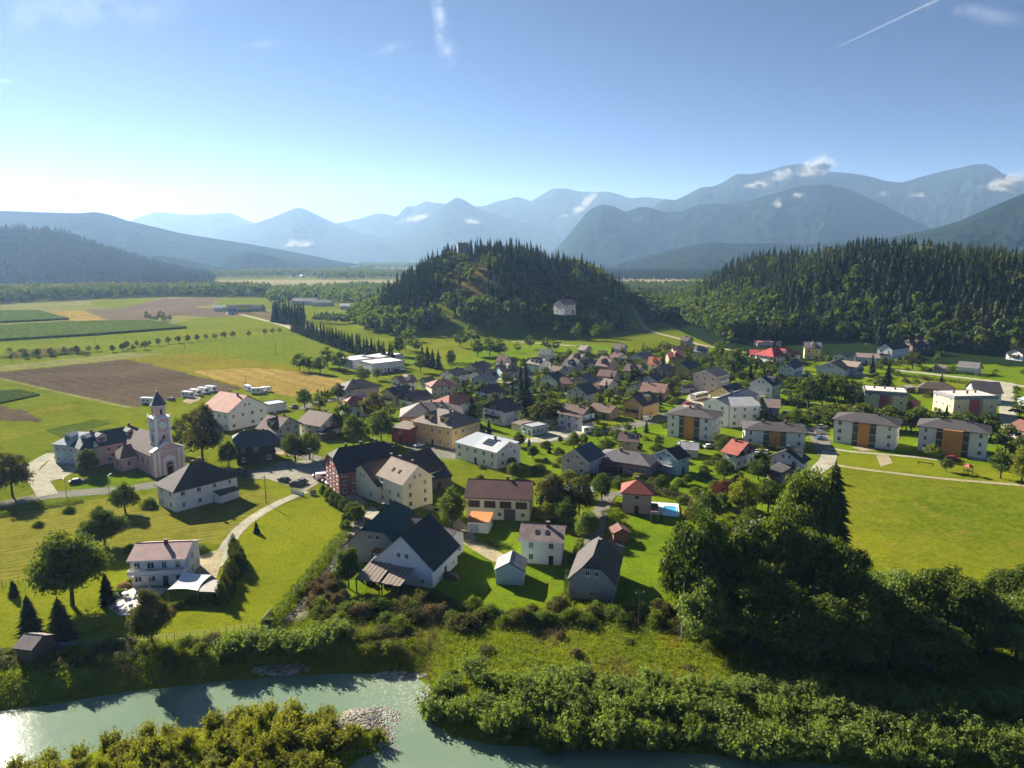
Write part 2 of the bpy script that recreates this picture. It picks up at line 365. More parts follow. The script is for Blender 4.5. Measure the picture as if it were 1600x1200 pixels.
ridge('mountains', [(930, 392), (985, 345)] + [p for p in MAIN if p[0] >= 1040], 7600, 2000, 14, forest_far, .10, n=420, spur=.75)
ridge('mountains', [(300, 385), (380, 353), (400, 348), (430, 338), (455, 327), (468, 324), (480, 328), (500, 338), (525, 349), (560, 362), (600, 372), (640, 358), (680, 330), (713, 308), (727, 313), (745, 325), (790, 340), (850, 356), (900, 380)], 8600, 1800, 2, forest_far, .10, n=220, spur=.75)
ridge('mountains', [(850, 408), (890, 365), (920, 328), (940, 319), (960, 323), (978, 331), (1000, 323), (1015, 324), (1040, 332), (1065, 330), (1090, 320), (1120, 318), (1150, 320), (1190, 308), (1230, 296), (1260, 290), (1290, 288), (1330, 297), (1380, 320), (1430, 345), (1480, 368), (1540, 395)], 5600, 1400, 3, forest_far, .10, n=260, spur=.75)
ridge('hills', [(980, 408), (1010, 401), (1050, 390), (1110, 378), (1150, 381), (1200, 380), (1260, 382), (1320, 376), (1400, 372), (1500, 380), (1600, 385)], 3500, 700, 4, forest_far, .10, n=260, spur=.4)
ridge('hills', [(1230, 398), (1300, 384), (1400, 369), (1450, 360), (1500, 345), (1550, 323), (1600, 302), (1700, 268), (1850, 240), (2000, 250)], 3000, 1000, 5, forest_far, .10, n=260, spur=.6)
ridge('hills', [(-700, 330), (-300, 320), (-100, 325), (0, 329), (50, 331), (120, 333), (150, 331), (175, 336), (200, 345), (240, 354), (280, 364), (330, 372), (400, 383), (450, 392), (500, 402), (545, 412)], 4300, 1200, 6, forest_far, .08, n=260, spur=.4)
ridge('hills', [(200, 405), (240, 399), (270, 402), (310, 411), (350, 420), (380, 424)], 2900, 350, 8, forest_far, .10, n=120, spur=.3)
LHILL, _ = ridge('hills', [(-900, 345), (-400, 340), (-100, 352), (0, 358), (50, 358), (90, 361), (120, 372), (150, 383), (180, 393), (200, 399), (225, 406), (260, 417), (300, 426), (335, 431)], 2350, 650, 7, forest_near, .06, n=300, spur=.35)
ridge('hills', [(330, 420), (360, 400), (385, 392), (420, 399), (450, 410), (480, 417)], 3400, 350, 11, forest_far, .1, n=90, spur=.3)

# ---------------------------------------------------------------- haze: one box of even air round everything up to the peaks
def haze():
    m, N, L, o = nodes('haze')
    v = N.new('ShaderNodeVolumePrincipled'); v.inputs['Color'].default_value = (.31, .51, .86, 1); v.inputs['Density'].default_value = 8.3e-5
    v.inputs["Anisotropy"].default_value = 0.33; v.inputs['Absorption Color'].default_value = (1, 1, 1, 1)
    L.new(v.outputs[0], o.inputs['Volume'])
    mb = MB(); mb.box(-9600, 9600, -300, 12600, -6.6, 1180)
    tag(mb.build('haze', m), kind='stuff')
haze()
# ================================================================ sheets on the ground: fields, yards, roads
def tess(poly, step):
    """split the edges of a polygon so that it follows the ground"""
    out = []; n = len(poly)
    for i in range(n):
        a = np.array(poly[i]); b = np.array(poly[(i + 1) % n]); k = max(1, int(np.hypot(*(b - a)) / step))
        out += [tuple(a + (b - a) * j / k) for j in range(k)]
    return out
LAYER = [0.02]
def sheet(name, pts, mat, world=False, kind='structure', label=None, cat=None, z=None):
    P = pts if world else [at(x, y) for x, y in pts]
    if name in ('lawn', 'meadow', 'hay_meadow', 'mown_meadow', 'ploughed_field', 'stubble_field', 'bare_plot', 'allotment'):
        st = 1.6 if np.mean([p[1] for p in P]) < 260 else 5.0; P = [(x + random.uniform(-.28, .28) * st, y + random.uniform(-.28, .28) * st) for x, y in tess(P, st)]
    LAYER[0] += .003; zz = LAYER[0] if z is None else z
    me = mesh(name, [(x, y, zz) for x, y in P], [tuple(range(len(P)))], [mat])
    return tag(obj(name, me), label, cat, None, kind)
def slab(name, pts, h, mat, kind='stuff', base=0.0, rough=0.3, step=3.0):
    """a standing crop: its own height, uneven top and real flanks"""
    P = np.array([at(x, y) for x, y in pts]); x0, y0 = P.min(0); x1, y1 = P.max(0)
    n = 70; X, Y = np.meshgrid(np.linspace(x0, x1, n), np.linspace(y0, y1, n)); Q = np.stack([X.ravel(), Y.ravel()], 1)
    ins = inside(Q, P); V = np.column_stack([Q, h + rough * (RNG.random(len(Q)) - .5)])
    i = np.arange(n * (n - 1)).reshape(n - 1, n)[:, :-1].ravel(); F = np.stack([i, i + 1, i + n + 1, i + n], 1); F = F[ins[F].all(1)]
    rim = tess([tuple(p) for p in P], step); m = len(rim); b = len(V)
    R0 = np.array([(x, y, 0) for x, y in rim]); R1 = np.array([(x, y, h + rough * (random.random() - .5)) for x, y in rim])
    V = np.vstack([V, R0, R1]); j = np.arange(m); k = (j + 1) % m
    F2 = np.stack([b + j, b + k, b + m + k, b + m + j], 1)
    o = obj(name, big_mesh(name, V, np.vstack([F, F2]), [mat], tint=RNG.random(len(F) + len(F2)))); 
    # the ground of the same crop fills the last metres up to the rim
    V3 = [(x, y, h - .25) for x, y in P]
    return tag(o, kind=kind), tag(obj(name, mesh(name, V3, [tuple(range(len(V3)))], [mat])), kind=kind)
def ribbon(name, pts, width, mat, world=False, z=None, drape=False):
    P = [np.array(p if world else at(*p)) for p in pts]
    # Catmull-Rom
    Q = []
    for i in range(len(P) - 1):
        p0 = P[max(0, i - 1)]; p1 = P[i]; p2 = P[i + 1]; p3 = P[min(len(P) - 1, i + 2)]
        k = max(2, int(np.hypot(*(p2 - p1)) / 4))
        for t in np.linspace(0, 1, k, endpoint=False):
            Q.append(.5 * ((2 * p1) + (p2 - p0) * t + (2 * p0 - 5 * p1 + 4 * p2 - p3) * t * t + (3 * p1 - p0 - 3 * p2 + p3) * t ** 3))
    Q.append(P[-1]); Q = np.array(Q); T = np.gradient(Q, axis=0); T /= np.linalg.norm(T, axis=1)[:, None] + 1e-9; Nn = np.stack([-T[:, 1], T[:, 0]], 1)
    LAYER[0] += .003; zz = LAYER[0] if z is None else z
    A = Q + Nn * width / 2; B = Q - Nn * width / 2; n = len(Q)
    za = (H(A[:, 0], A[:, 1]) + .25) if drape else np.zeros(n); zb = (H(B[:, 0], B[:, 1]) + .25) if drape else np.zeros(n)
    if drape: za = zb = np.maximum(za, zb)
    V = np.vstack([np.column_stack([A, za + zz]), np.column_stack([B, zb + zz])]); i = np.arange(n - 1)
    o = obj(name, big_mesh(name, V, np.stack([n + i, n + i + 1, i + 1, i], 1), [mat])); return tag(o, kind='structure'), Q

M_asph = field_mat('asphalt', (.17, .165, .16), (.24, .235, .225), .05, None, 2.0)
M_pave = field_mat('pale_paving', (.36, .34, .31), (.46, .44, .40), .1, None, 1.5)
M_gravel = field_mat('gravel_track', (.20, .175, .14), (.32, .29, .24), .08, None, 2.5)
M_dirt = field_mat('pale_dirt', (.33, .28, .20), (.42, .37, .28), .1, None, 1.5)
M_lawn = field_mat('lawn_grass', (.095, .165, .009), (.155, .22, .013), .03, None, 1.6, (.13, .15, .016))
M_lawn2 = field_mat('bright_lawn', (.135, .168, .010), (.205, .225, .016), .04, None, 1.4, (.13, .15, .014))
M_mown = field_mat('mown_meadow', (.115, .130, .013), (.19, .185, .026), .03, (R(64), 1.9, .6, (.25, .23, .06), 6.0), 1.2)
M_hay = field_mat('hay_meadow', (.105, .142, .010), (.195, .208, .016), .02, None, .9, (.17, .145, .03))
M_plough = field_mat('ploughed_soil', (.075, .056, .042), (.12, .092, .068), .02, (R(-53), 7, .35, (.125, .10, .072), 1.2), .5)
M_brown = field_mat('bare_soil', (.125, .095, .075), (.17, .135, .11), .012, (R(-60), 14, .3, (.19, .15, .12), 1.0), .3)
M_straw = field_mat('stubble', (.24, .175, .05), (.36, .27, .095), .015, (R(-42), 9, .6, (.16, .12, .035), 2.0), .35)
M_yellow = field_mat('yellowing_meadow', (.13, .135, .012), (.22, .19, .022), .015, (R(-50), 12, .3, (.15, .12, .03), 2.0), .4)
M_green = field_mat('green_meadow', (.11, .155, .012), (.16, .19, .018), .01, (R(-55), 15, .25, (.16, .165, .022), 1.5), .25)
M_maize = foliage('maize_leaves', (.05, .08, .014), (.10, .135, .026), .12, None, .1, .6, 0.0)
M_pale = field_mat('pale_green_field', (.16, .17, .06), (.22, .22, .09), .008, None, .15)
M_beige = field_mat('beige_field', (.24, .20, .13), (.30, .25, .17), .006, None, .1)
M_dgreen = field_mat('dark_meadow', (.055, .085, .012), (.085, .115, .016), .02, None, .7)

LAYER[0] = .01
# --- left plain
sheet('meadow', [(-250, 560), (-250, 537), (0, 534), (150, 524), (292, 514), (400, 508), (505, 539), (640, 560), (640, 580), (540, 610), (460, 640), (200, 600), (0, 578), (-250, 600)], M_green)
sheet('far_meadow', [(-250, 487), (-250, 474), (0, 472), (140, 467), (260, 464), (420, 464), (425, 492), (300, 512), (0, 530), (-250, 536)], M_pale)
sheet('tilled_strip', [(0, 572), (110, 560), (200, 551), (260, 553), (196, 561), (110, 570), (0, 580)], M_pale)
sheet('tilled_strip', [(280, 520), (400, 511), (440, 520), (300, 531)], M_hay)
sheet('tilled_strip', [(70, 672), (150, 655), (175, 662), (95, 684)], M_dgreen)
sheet('tilled_strip', [(0, 668), (60, 662), (70, 672), (0, 690)], M_hay)
sheet('meadow', [(142, 470), (253, 466), (187, 482), (140, 480)], M_green)
sheet('bare_field', [(131, 484), (188, 481), (253, 467), (345, 465), (332, 476), (300, 481), (350, 482), (398, 490), (340, 497), (280, 493), (225, 499), (168, 500)], M_brown)
sheet('meadow', [(345, 466), (425, 465), (425, 484), (335, 478)], M_green)
sheet('bare_field', [(360, 490), (420, 487), (440, 502), (405, 500)], M_brown)
sheet('stubble_field', [(62, 487), (128, 485), (167, 501), (122, 504)], M_straw)
sheet('meadow', [(-250, 517), (0, 506.5), (114, 501.5), (116, 505), (0, 511), (-250, 522)], M_green)
sheet('meadow', [(268, 508), (300, 498), (400, 492), (470, 520), (405, 512), (300, 514)], M_green)
slab('maize_crop', [(-250, 522), (0, 511), (115, 504), (225, 502), (292, 513), (150, 524), (0, 533), (-250, 548)], 1.7, M_maize)
slab('maize_crop', [(-250, 500), (-60, 487), (60, 486.5), (108, 499.5), (0, 505), (-250, 517)], 1.8, M_maize)
sheet('stubble_field', [(196, 561), (300, 553), (380, 561), (470, 576), (536, 593), (540, 604), (500, 614), (455, 620), (405, 612), (385, 608), (290, 583)], M_yellow)
sheet('stubble_field', [(300, 580), (380, 575), (440, 578), (500, 585), (536, 593), (540, 604), (500, 614), (455, 620), (405, 612), (385, 608)], M_straw)
sheet('ploughed_field', [(-250, 606), (0, 581.5), (110, 571), (200, 561.5), (290, 583), (385, 608), (345, 613), (290, 617), (255, 627), (215, 637), (197, 634), (94, 612), (0, 590), (-60, 594), (-250, 618)], M_plough)
sheet('farm_track', [(0, 590), (94, 612), (197, 634), (215, 637), (197, 638), (94, 615.5), (0, 592.5)], M_pale)
sheet('bare_plot', [(-60, 630), (0, 634), (30, 640), (68, 655), (60, 660), (0, 655), (-60, 650)], M_plough)
sheet('tilled_strip', [(40, 645), (110, 631), (128, 634), (60, 651)], M_yellow)
slab('root_crop', [(-100, 615), (0, 613), (30, 610), (62, 618), (0, 631), (-100, 640)], .7, M_maize)
sheet('allotment', [(8, 551), (70, 544), (122, 544), (135, 551), (60, 558), (20, 559)], field_mat('allotment_soil', (.09, .075, .03), (.15, .11, .05), .1, None, .8, (.06, .08, .02)))
LAYER[0] = .01
# --- far valley floor
sheet('far_field', [(225, 447), (300, 437), (645, 436), (645, 446), (560, 449), (300, 450)], M_pale)
sheet('far_field', [(240, 441.5), (420, 437.5), (645, 438), (645, 442), (240, 444)], M_beige)
sheet('far_field', [(215, 452), (330, 447), (640, 446.5), (640, 451), (330, 455)], M_beige)
sheet('far_field', [(960, 434), (1070, 433), (1075, 441), (960, 441)], M_beige)
sheet('far_field', [(960, 441), (1075, 441), (1080, 448), (960, 447)], M_pale)
sheet('far_field', [(1060, 416.5), (1130, 415.5), (1150, 418), (1060, 419)], M_pale)
sheet('far_field', [(690, 420), (760, 419.5), (800, 422), (640, 423)], M_pale)
sheet('far_field', [(500, 417), (620, 416.5), (640, 419), (500, 420)], M_pale)
LAYER[0] = .01
# --- behind the village
sheet('meadow', [(545, 515), (600, 509), (668, 514), (720, 532), (760, 545), (740, 558), (700, 566), (640, 545), (590, 530)], M_hay)
sheet('meadow', [(640, 546), (700, 566), (760, 545), (860, 535), (960, 540), (960, 560), (700, 575), (640, 570)], M_lawn)
sheet('meadow', [(500, 486), (590, 482), (595, 495), (520, 500)], M_green)
# --- village lawns and the near meadows
sheet('lawn', [(385, 660), (520, 640), (700, 590), (840, 560), (1060, 545), (1260, 545), (1420, 560), (1600, 575), (1800, 600), (1900, 740), (1600, 758), (1300, 730), (1265, 742), (1230, 800), (1100, 800), (960, 780), (860, 740), (700, 720), (520, 700)], M_lawn)
LAYER[0] = .02
sheet('hay_meadow', [(1240, 770), (1300, 729), (1450, 742), (1600, 757), (2000, 795), (2100, 1000), (1700, 985), (1540, 950), (1400, 930), (1290, 940), (1220, 880)], M_hay)
sheet('lawn', [(1300, 700), (1420, 712), (1600, 735), (1600, 756), (1450, 741), (1312, 727)], M_lawn2)
sheet('mown_meadow', [(-500, 850), (-200, 820), (0, 803), (60, 793), (120, 783), (190, 777), (250, 770), (300, 790), (375, 775), (418, 752), (470, 770), (440, 785), (400, 803), (372, 826), (352, 850), (300, 850), (200, 874), (160, 884), (70, 900), (0, 916), (-500, 985)], M_mown)
sheet('lawn', [(-500, 985), (0, 916), (70, 900), (160, 884), (200, 874), (300, 852), (345, 870), (335, 890), (330, 930), (290, 950), (180, 975), (60, 1005), (0, 1018), (-500, 1110)], M_lawn2)
sheet('lawn', [(352, 868), (372, 832), (402, 808), (445, 787), (500, 776), (548, 800), (540, 830), (500, 880), (455, 935), (415, 978), (250, 1003), (60, 1020), (180, 975), (290, 950), (330, 930)], M_lawn2)
sheet('lawn', [(110, 756), (180, 728), (240, 748), (190, 762), (122, 768)], M_lawn)
sheet('lawn', [(372, 752), (418, 752), (470, 768), (440, 782), (420, 770)], M_lawn2)
sheet('lawn', [(640, 930), (700, 880), (720, 850), (790, 815), (870, 810), (900, 850), (870, 945), (800, 955), (700, 950)], M_lawn)
sheet('lawn', [(900, 930), (905, 880), (960, 850), (985, 808), (1075, 810), (1080, 900), (1040, 940), (900, 942)], M_lawn)
sheet('lawn', [(545, 880), (560, 850), (590, 868), (570, 930), (545, 935)], M_lawn)
sheet('lawn', [(925, 655), (1000, 652), (1010, 660), (960, 670), (925, 665)], M_lawn2)
sheet('lawn', [(1405, 585), (1560, 600), (1555, 630), (1440, 622), (1400, 600)], M_lawn2)
LAYER[0] = .065
# --- roads and yards
road = 'road'
ribbon(road, [(-300, 830), (-40, 797), (0, 789), (60, 777), (115, 771), (190, 765), (245, 757), (310, 748), (372, 742), (420, 736), (470, 735)], 6.5, M_asph)
ribbon(road, [(470, 735), (500, 722), (460, 708), (432, 700), (418, 690), (410, 680)], 6, M_asph)
ribbon(road, [(75, 774), (60, 752), (45, 738), (60, 722), (85, 708)], 5, M_pave)
sheet('forecourt', [(55, 742), (82, 715), (96, 724), (128, 730), (100, 747), (78, 752)], M_pave)
sheet('plaza', [(385, 748), (405, 735), (440, 722), (498, 718), (512, 738), (503, 752), (478, 768), (452, 760), (420, 749)], field_mat('plaza_asphalt', (.27, .26, .25), (.36, .35, .33), .06, None, 1.8))
ribbon('path', [(478, 768), (440, 784), (402, 805), (372, 829), (350, 860), (340, 882), (318, 893)], 3.0, M_pave)
sheet('driveway', [(300, 892), (312, 866), (350, 858), (346, 880), (338, 905), (318, 908)], M_dirt)
ribbon('lane', [(512, 752), (540, 770), (562, 786), (582, 800), (575, 812)], 3.5, M_pave)
ribbon('lane', [(560, 812), (545, 850), (520, 895), (485, 940), (455, 972)], 3.8, M_gravel)
sheet('yard', [(625, 694), (655, 690), (712, 702), (712, 718), (680, 716), (640, 705)], M_asph)
ribbon(road, [(712, 700), (740, 676), (790, 688), (850, 688), (910, 678), (960, 671), (1000, 662), (1040, 651), (1072, 635), (1090, 618), (1110, 604)], 7, M_asph)
ribbon(road, [(740, 676), (700, 660), (672, 652)], 5, M_asph)
sheet('forecourt', [(800, 690), (850, 681), (870, 664), (915, 664), (935, 672), (850, 692)], M_pave)
sheet('parking_area', [(1065, 640), (1078, 612), (1110, 605), (1135, 612), (1112, 640), (1095, 645)], M_pave)
sheet('parking_area', [(1258, 668), (1290, 664), (1298, 690), (1300, 712), (1278, 712), (1268, 690)], M_asph)
ribbon('lane', [(1298, 705), (1290, 724), (1268, 740), (1252, 757), (1240, 768)], 5, M_pave)
ribbon('path', [(1290, 700), (1330, 706), (1400, 712), (1445, 716), (1480, 722)], 2.0, M_pave)
ribbon('farm_track', [(1290, 724), (1330, 731), (1400, 740), (1480, 749), (1600, 759), (1760, 772)], 2.2, M_dirt)
sheet('worn_patch', [(1369, 712), (1388, 711), (1395, 724), (1376, 730)], M_dirt)
ribbon(road, [(1395, 578), (1440, 583), (1500, 590), (1560, 597), (1600, 604), (1700, 612)], 5.5, M_pave)
ribbon(road, [(1573, 598), (1573, 630), (1578, 665), (1590, 690)], 6, M_pave)
ribbon('lane', [(1060, 850), (985, 775), (955, 772), (938, 800), (930, 835), (915, 865)][1:], 4.0, M_asph)
sheet('yard', [(950, 842), (978, 846), (972, 866), (950, 868)], M_gravel)
ribbon('driveway', [(722, 830), (735, 846), (760, 862), (785, 876)], 4.2, M_dirt)
ribbon('lane', [(660, 790), (690, 800), (712, 815), (722, 830)], 3.0, M_dirt)
ribbon('hill_track', [(966, 488), (980, 497), (1000, 510), (1026, 521), (1056, 529), (1095, 540), (1130, 546), (1165, 552)], 5, M_dirt, drape=True, z=.3)
ribbon(road, [(375, 491), (440, 508), (478, 524), (520, 540)], 5, M_pave)
sheet('gravel_yard', [(420, 500), (445, 498), (500, 514), (490, 527), (440, 507)], M_pave)
ribbon(road, [(470, 640), (500, 628), (540, 622)], 5, M_asph)
ribbon('lane', [(660, 514), (690, 520), (740, 531)], 5, M_pave)
ribbon('footpath', [(800, 534), (850, 537), (900, 541)], 4, M_pave)
sheet('campsite_track', [(285, 628), (300, 618), (318, 614), (312, 626), (296, 632)], M_dirt)
#sheet('worn_ground', [(690, 905), (745, 855), (765, 880), (735, 910), (705, 945), (690, 945)], M_dgreen)
# ================================================================ houses
SILL = plain('window_white', (.72, .72, .70), .5, .3, 0, .05)
GLASS_ = None
def glass_mat():
    m, N, L, o = nodes('window_glass'); pos = N.new('ShaderNodeNewGeometry').outputs['Position']
    c = mixc(N, L, noise(N, L, pos, .35, 2), (.012, .016, .02), (.06, .07, .08)); pbsdf(N, L, o, c, .08, None, .6); return m
GLASS = glass_mat()
WOOD = plain('dark_timber', (.055, .033, .022), .8, .2, 0, .35, 3)
BRICK = plain('chimney_brick', (.16, .075, .05), .9, .1, 0, .25, 4)
CAPC = plain('concrete_cap', (.22, .21, .20), .9, .1, 0, .2)
WHITE = plain('white_trim', (.75, .75, .73), .6, .3, 0, .06)
METAL = plain('zinc_sheet', (.33, .37, .41), .55, .35, 0, .1, .8)
STEEL = plain('galvanised_steel', (.35, .36, .37), .5, .4, .4, .1)
PV = None
def pv_mat():
    m, N, L, o = nodes('solar_cells'); tc = N.new('ShaderNodeTexCoord').outputs['Object']
    b = N.new('ShaderNodeTexBrick'); b.offset = 0; b.inputs['Scale'].default_value = 1; b.inputs['Brick Width'].default_value = .9; b.inputs['Row Height'].default_value = 1.5; b.inputs['Mortar Size'].default_value = .035
    b.inputs[1].default_value = (.012, .016, .03, 1); b.inputs[2].default_value = (.018, .024, .042, 1); b.inputs[3].default_value = (.25, .26, .28, 1); L.new(tc, b.inputs['Vector'])
    pbsdf(N, L, o, b.outputs[0], .15, None, .6); return m
PV = pv_mat()
UNIT = {}
def unit_window():
    """frame with sill, facing -y, 1 x 1 m, origin in the wall plane at its centre; pane is a mesh of its own"""
    a = MB(); t = .09
    a.box(-.5, .5, -.05, .02, .5 - t, .5); a.box(-.5, .5, -.05, .02, -.5, -.5 + t); a.box(-.5, -.5 + t, -.05, .02, -.5 + t, .5 - t); a.box(.5 - t, .5, -.05, .02, -.5 + t, .5 - t)
    a.box(-.03, .03, -.045, .02, -.5 + t, .5 - t); a.box(-.56, .56, -.13, .02, -.56, -.503)
    f = a.mesh('window', [SILL]); g = MB(); g.box(-.5 + t, .5 - t, -.012, .015, -.5 + t, .5 - t); p = g.mesh('pane', [GLASS])
    b = MB(); b.v, b.f, b.m = list(a.v), list(a.f), list(a.m); b.box(-.5 + t, .5 - t, -.012, .015, -.5 + t, .5 - t, 1); both = b.mesh('window', [SILL, GLASS])
    return f, p, both
WF, WP, WBOTH = unit_window()
SHUT = {}
def put_window(parent, x, y, z, ang, w, h, near):
    me = WF if near else WBOTH
    o = bpy.data.objects.new('window', me); o.location = (x, y, z); o.rotation_euler = (0, 0, ang); o.scale = (w, 1.6, h); link(o, parent)
    if near: link(bpy.data.objects.new('pane', WP), o)
    return o
LANDMARKS = []      # (short phrase, x, y)
FOOT = []           # footprints as (x, y, yaw, half length, half width) to keep planting away
USED_LABELS = set()
def face_cam(cx, cy, yaw, nx, ny):
    wx = math.cos(yaw) * nx - math.sin(yaw) * ny; wy = math.sin(yaw) * nx + math.cos(yaw) * ny
    return wx * (0 - cx) + wy * (0 - cy) > 0.05 * math.hypot(cx, cy)
def roof_geo(kind, L, W, ze, zr, oh, th, hipin=None):
    """(verts, faces, material per face) of the roof; x along the ridge. material 0 covering, 1 fascia / verge"""
    hw = W / 2; s = (zr - ze) / hw; lo = ze - oh * s; g = MB()
    if kind in ('gable', 'half'):
        x0, x1 = -L / 2 - oh, L / 2 + oh
        prof = [(-hw - oh, lo + th), (0, zr + th), (hw + oh, lo + th), (hw + oh, lo), (0, zr - .02), (-hw - oh, lo)]
        V = [(x0, a, b) for a, b in prof] + [(x1, a, b) for a, b in prof]
        F = [(0, 1, 7, 6), (1, 2, 8, 7), (2, 3, 9, 8), (3, 4, 10, 9), (4, 5, 11, 10), (5, 0, 6, 11), (0, 5, 4, 1), (1, 4, 3, 2), (6, 7, 10, 11), (7, 8, 9, 10)]
        if kind == 'half':
            c = hw * .42; k = 1 - c / hw
            # clip the ridge ends: ridge shorter, small hips
            zc = lo + (zr - lo) * .62; yc = (hw + oh) * (1 - .62)
            V = []
            for sgn, xe in ((-1, x0), (1, x1)):
                xr = xe - sgn * c
                V += [(xe, -hw - oh, lo + th), (xe, -yc, zc + th), (xr, 0, zr + th), (xe, yc, zc + th), (xe, hw + oh, lo + th), (xe, hw + oh, lo), (xe, yc, zc), (xr, 0, zr - .02), (xe, -yc, zc), (xe, -hw - oh, lo)]
            F = [(0, 1, 2, 12, 11, 10), (2, 3, 4, 14, 13, 12), (1, 3, 2), (11, 12, 13), (0, 9, 8, 1), (3, 6, 5, 4), (1, 8, 6, 3), (10, 11, 18, 19), (13, 14, 15, 16), (11, 13, 16, 18), (0, 10, 19, 9), (4, 5, 15, 14), (9, 19, 18, 17, 7, 8), (5, 6, 7, 17, 16, 15), (8, 7, 6), (18, 16, 17)]
            return V, F, [0, 0, 0, 0] + [1] * (len(F) - 4)
        return V, F, [0, 0, 1, 1, 1, 1, 1, 1, 1, 1]
    if kind == 'hip':
        hi = hw * .95 if hipin is None else hipin; e = oh
        xe = L / 2 + e; ye = hw + e; xr = max(.05, L / 2 - hi)
        V = [(-xe, -ye, lo + th), (xe, -ye, lo + th), (xe, ye, lo + th), (-xe, ye, lo + th), (-xr, 0, zr + th), (xr, 0, zr + th),
             (-xe, -ye, lo), (xe, -ye, lo), (xe, ye, lo), (-xe, ye, lo)]
        F = [(0, 1, 5, 4), (1, 2, 5), (2, 3, 4, 5), (3, 0, 4), (0, 6, 7, 1), (1, 7, 8, 2), (2, 8, 9, 3), (3, 9, 6, 0), (9, 8, 7, 6)]
        return V, F, [0, 0, 0, 0, 1, 1, 1, 1, 1]
    if kind == 'shed':     # rises from -y to +y
        a, b = -W / 2 - oh, W / 2 + oh; x0, x1 = -L / 2 - oh, L / 2 + oh
        V = [(x0, a, ze), (x1, a, ze), (x1, b, zr), (x0, b, zr), (x0, a, ze + th), (x1, a, ze + th), (x1, b, zr + th), (x0, b, zr + th)]
        return V, [(4, 5, 6, 7), (0, 3, 2, 1), (0, 1, 5, 4), (1, 2, 6, 5), (2, 3, 7, 6), (3, 0, 4, 7)], [0, 1, 1, 1, 1, 1]
    # flat with a raised edge
    x0, x1, a, b = -L / 2 - oh, L / 2 + oh, -W / 2 - oh, W / 2 + oh; e = .25
    g.box(x0, x1, a, b, ze, ze + th, 0); g.box(x0, x1, a - .003, a + e, ze + th + .003, ze + th + .2, 1); g.box(x0, x1, b - e, b + .003, ze + th + .003, ze + th + .2, 1)
    g.box(x0 - .003, x0 + e, a + e + .003, b - e - .003, ze + th + .003, ze + th + .2, 1); g.box(x1 - e, x1 + .003, a + e + .003, b - e - .003, ze + th + .003, ze + th + .2, 1)
    return g.v, g.f, g.m
def st_auto(ze, s): return s or max(1, int(round((ze - .3) / 2.75)))
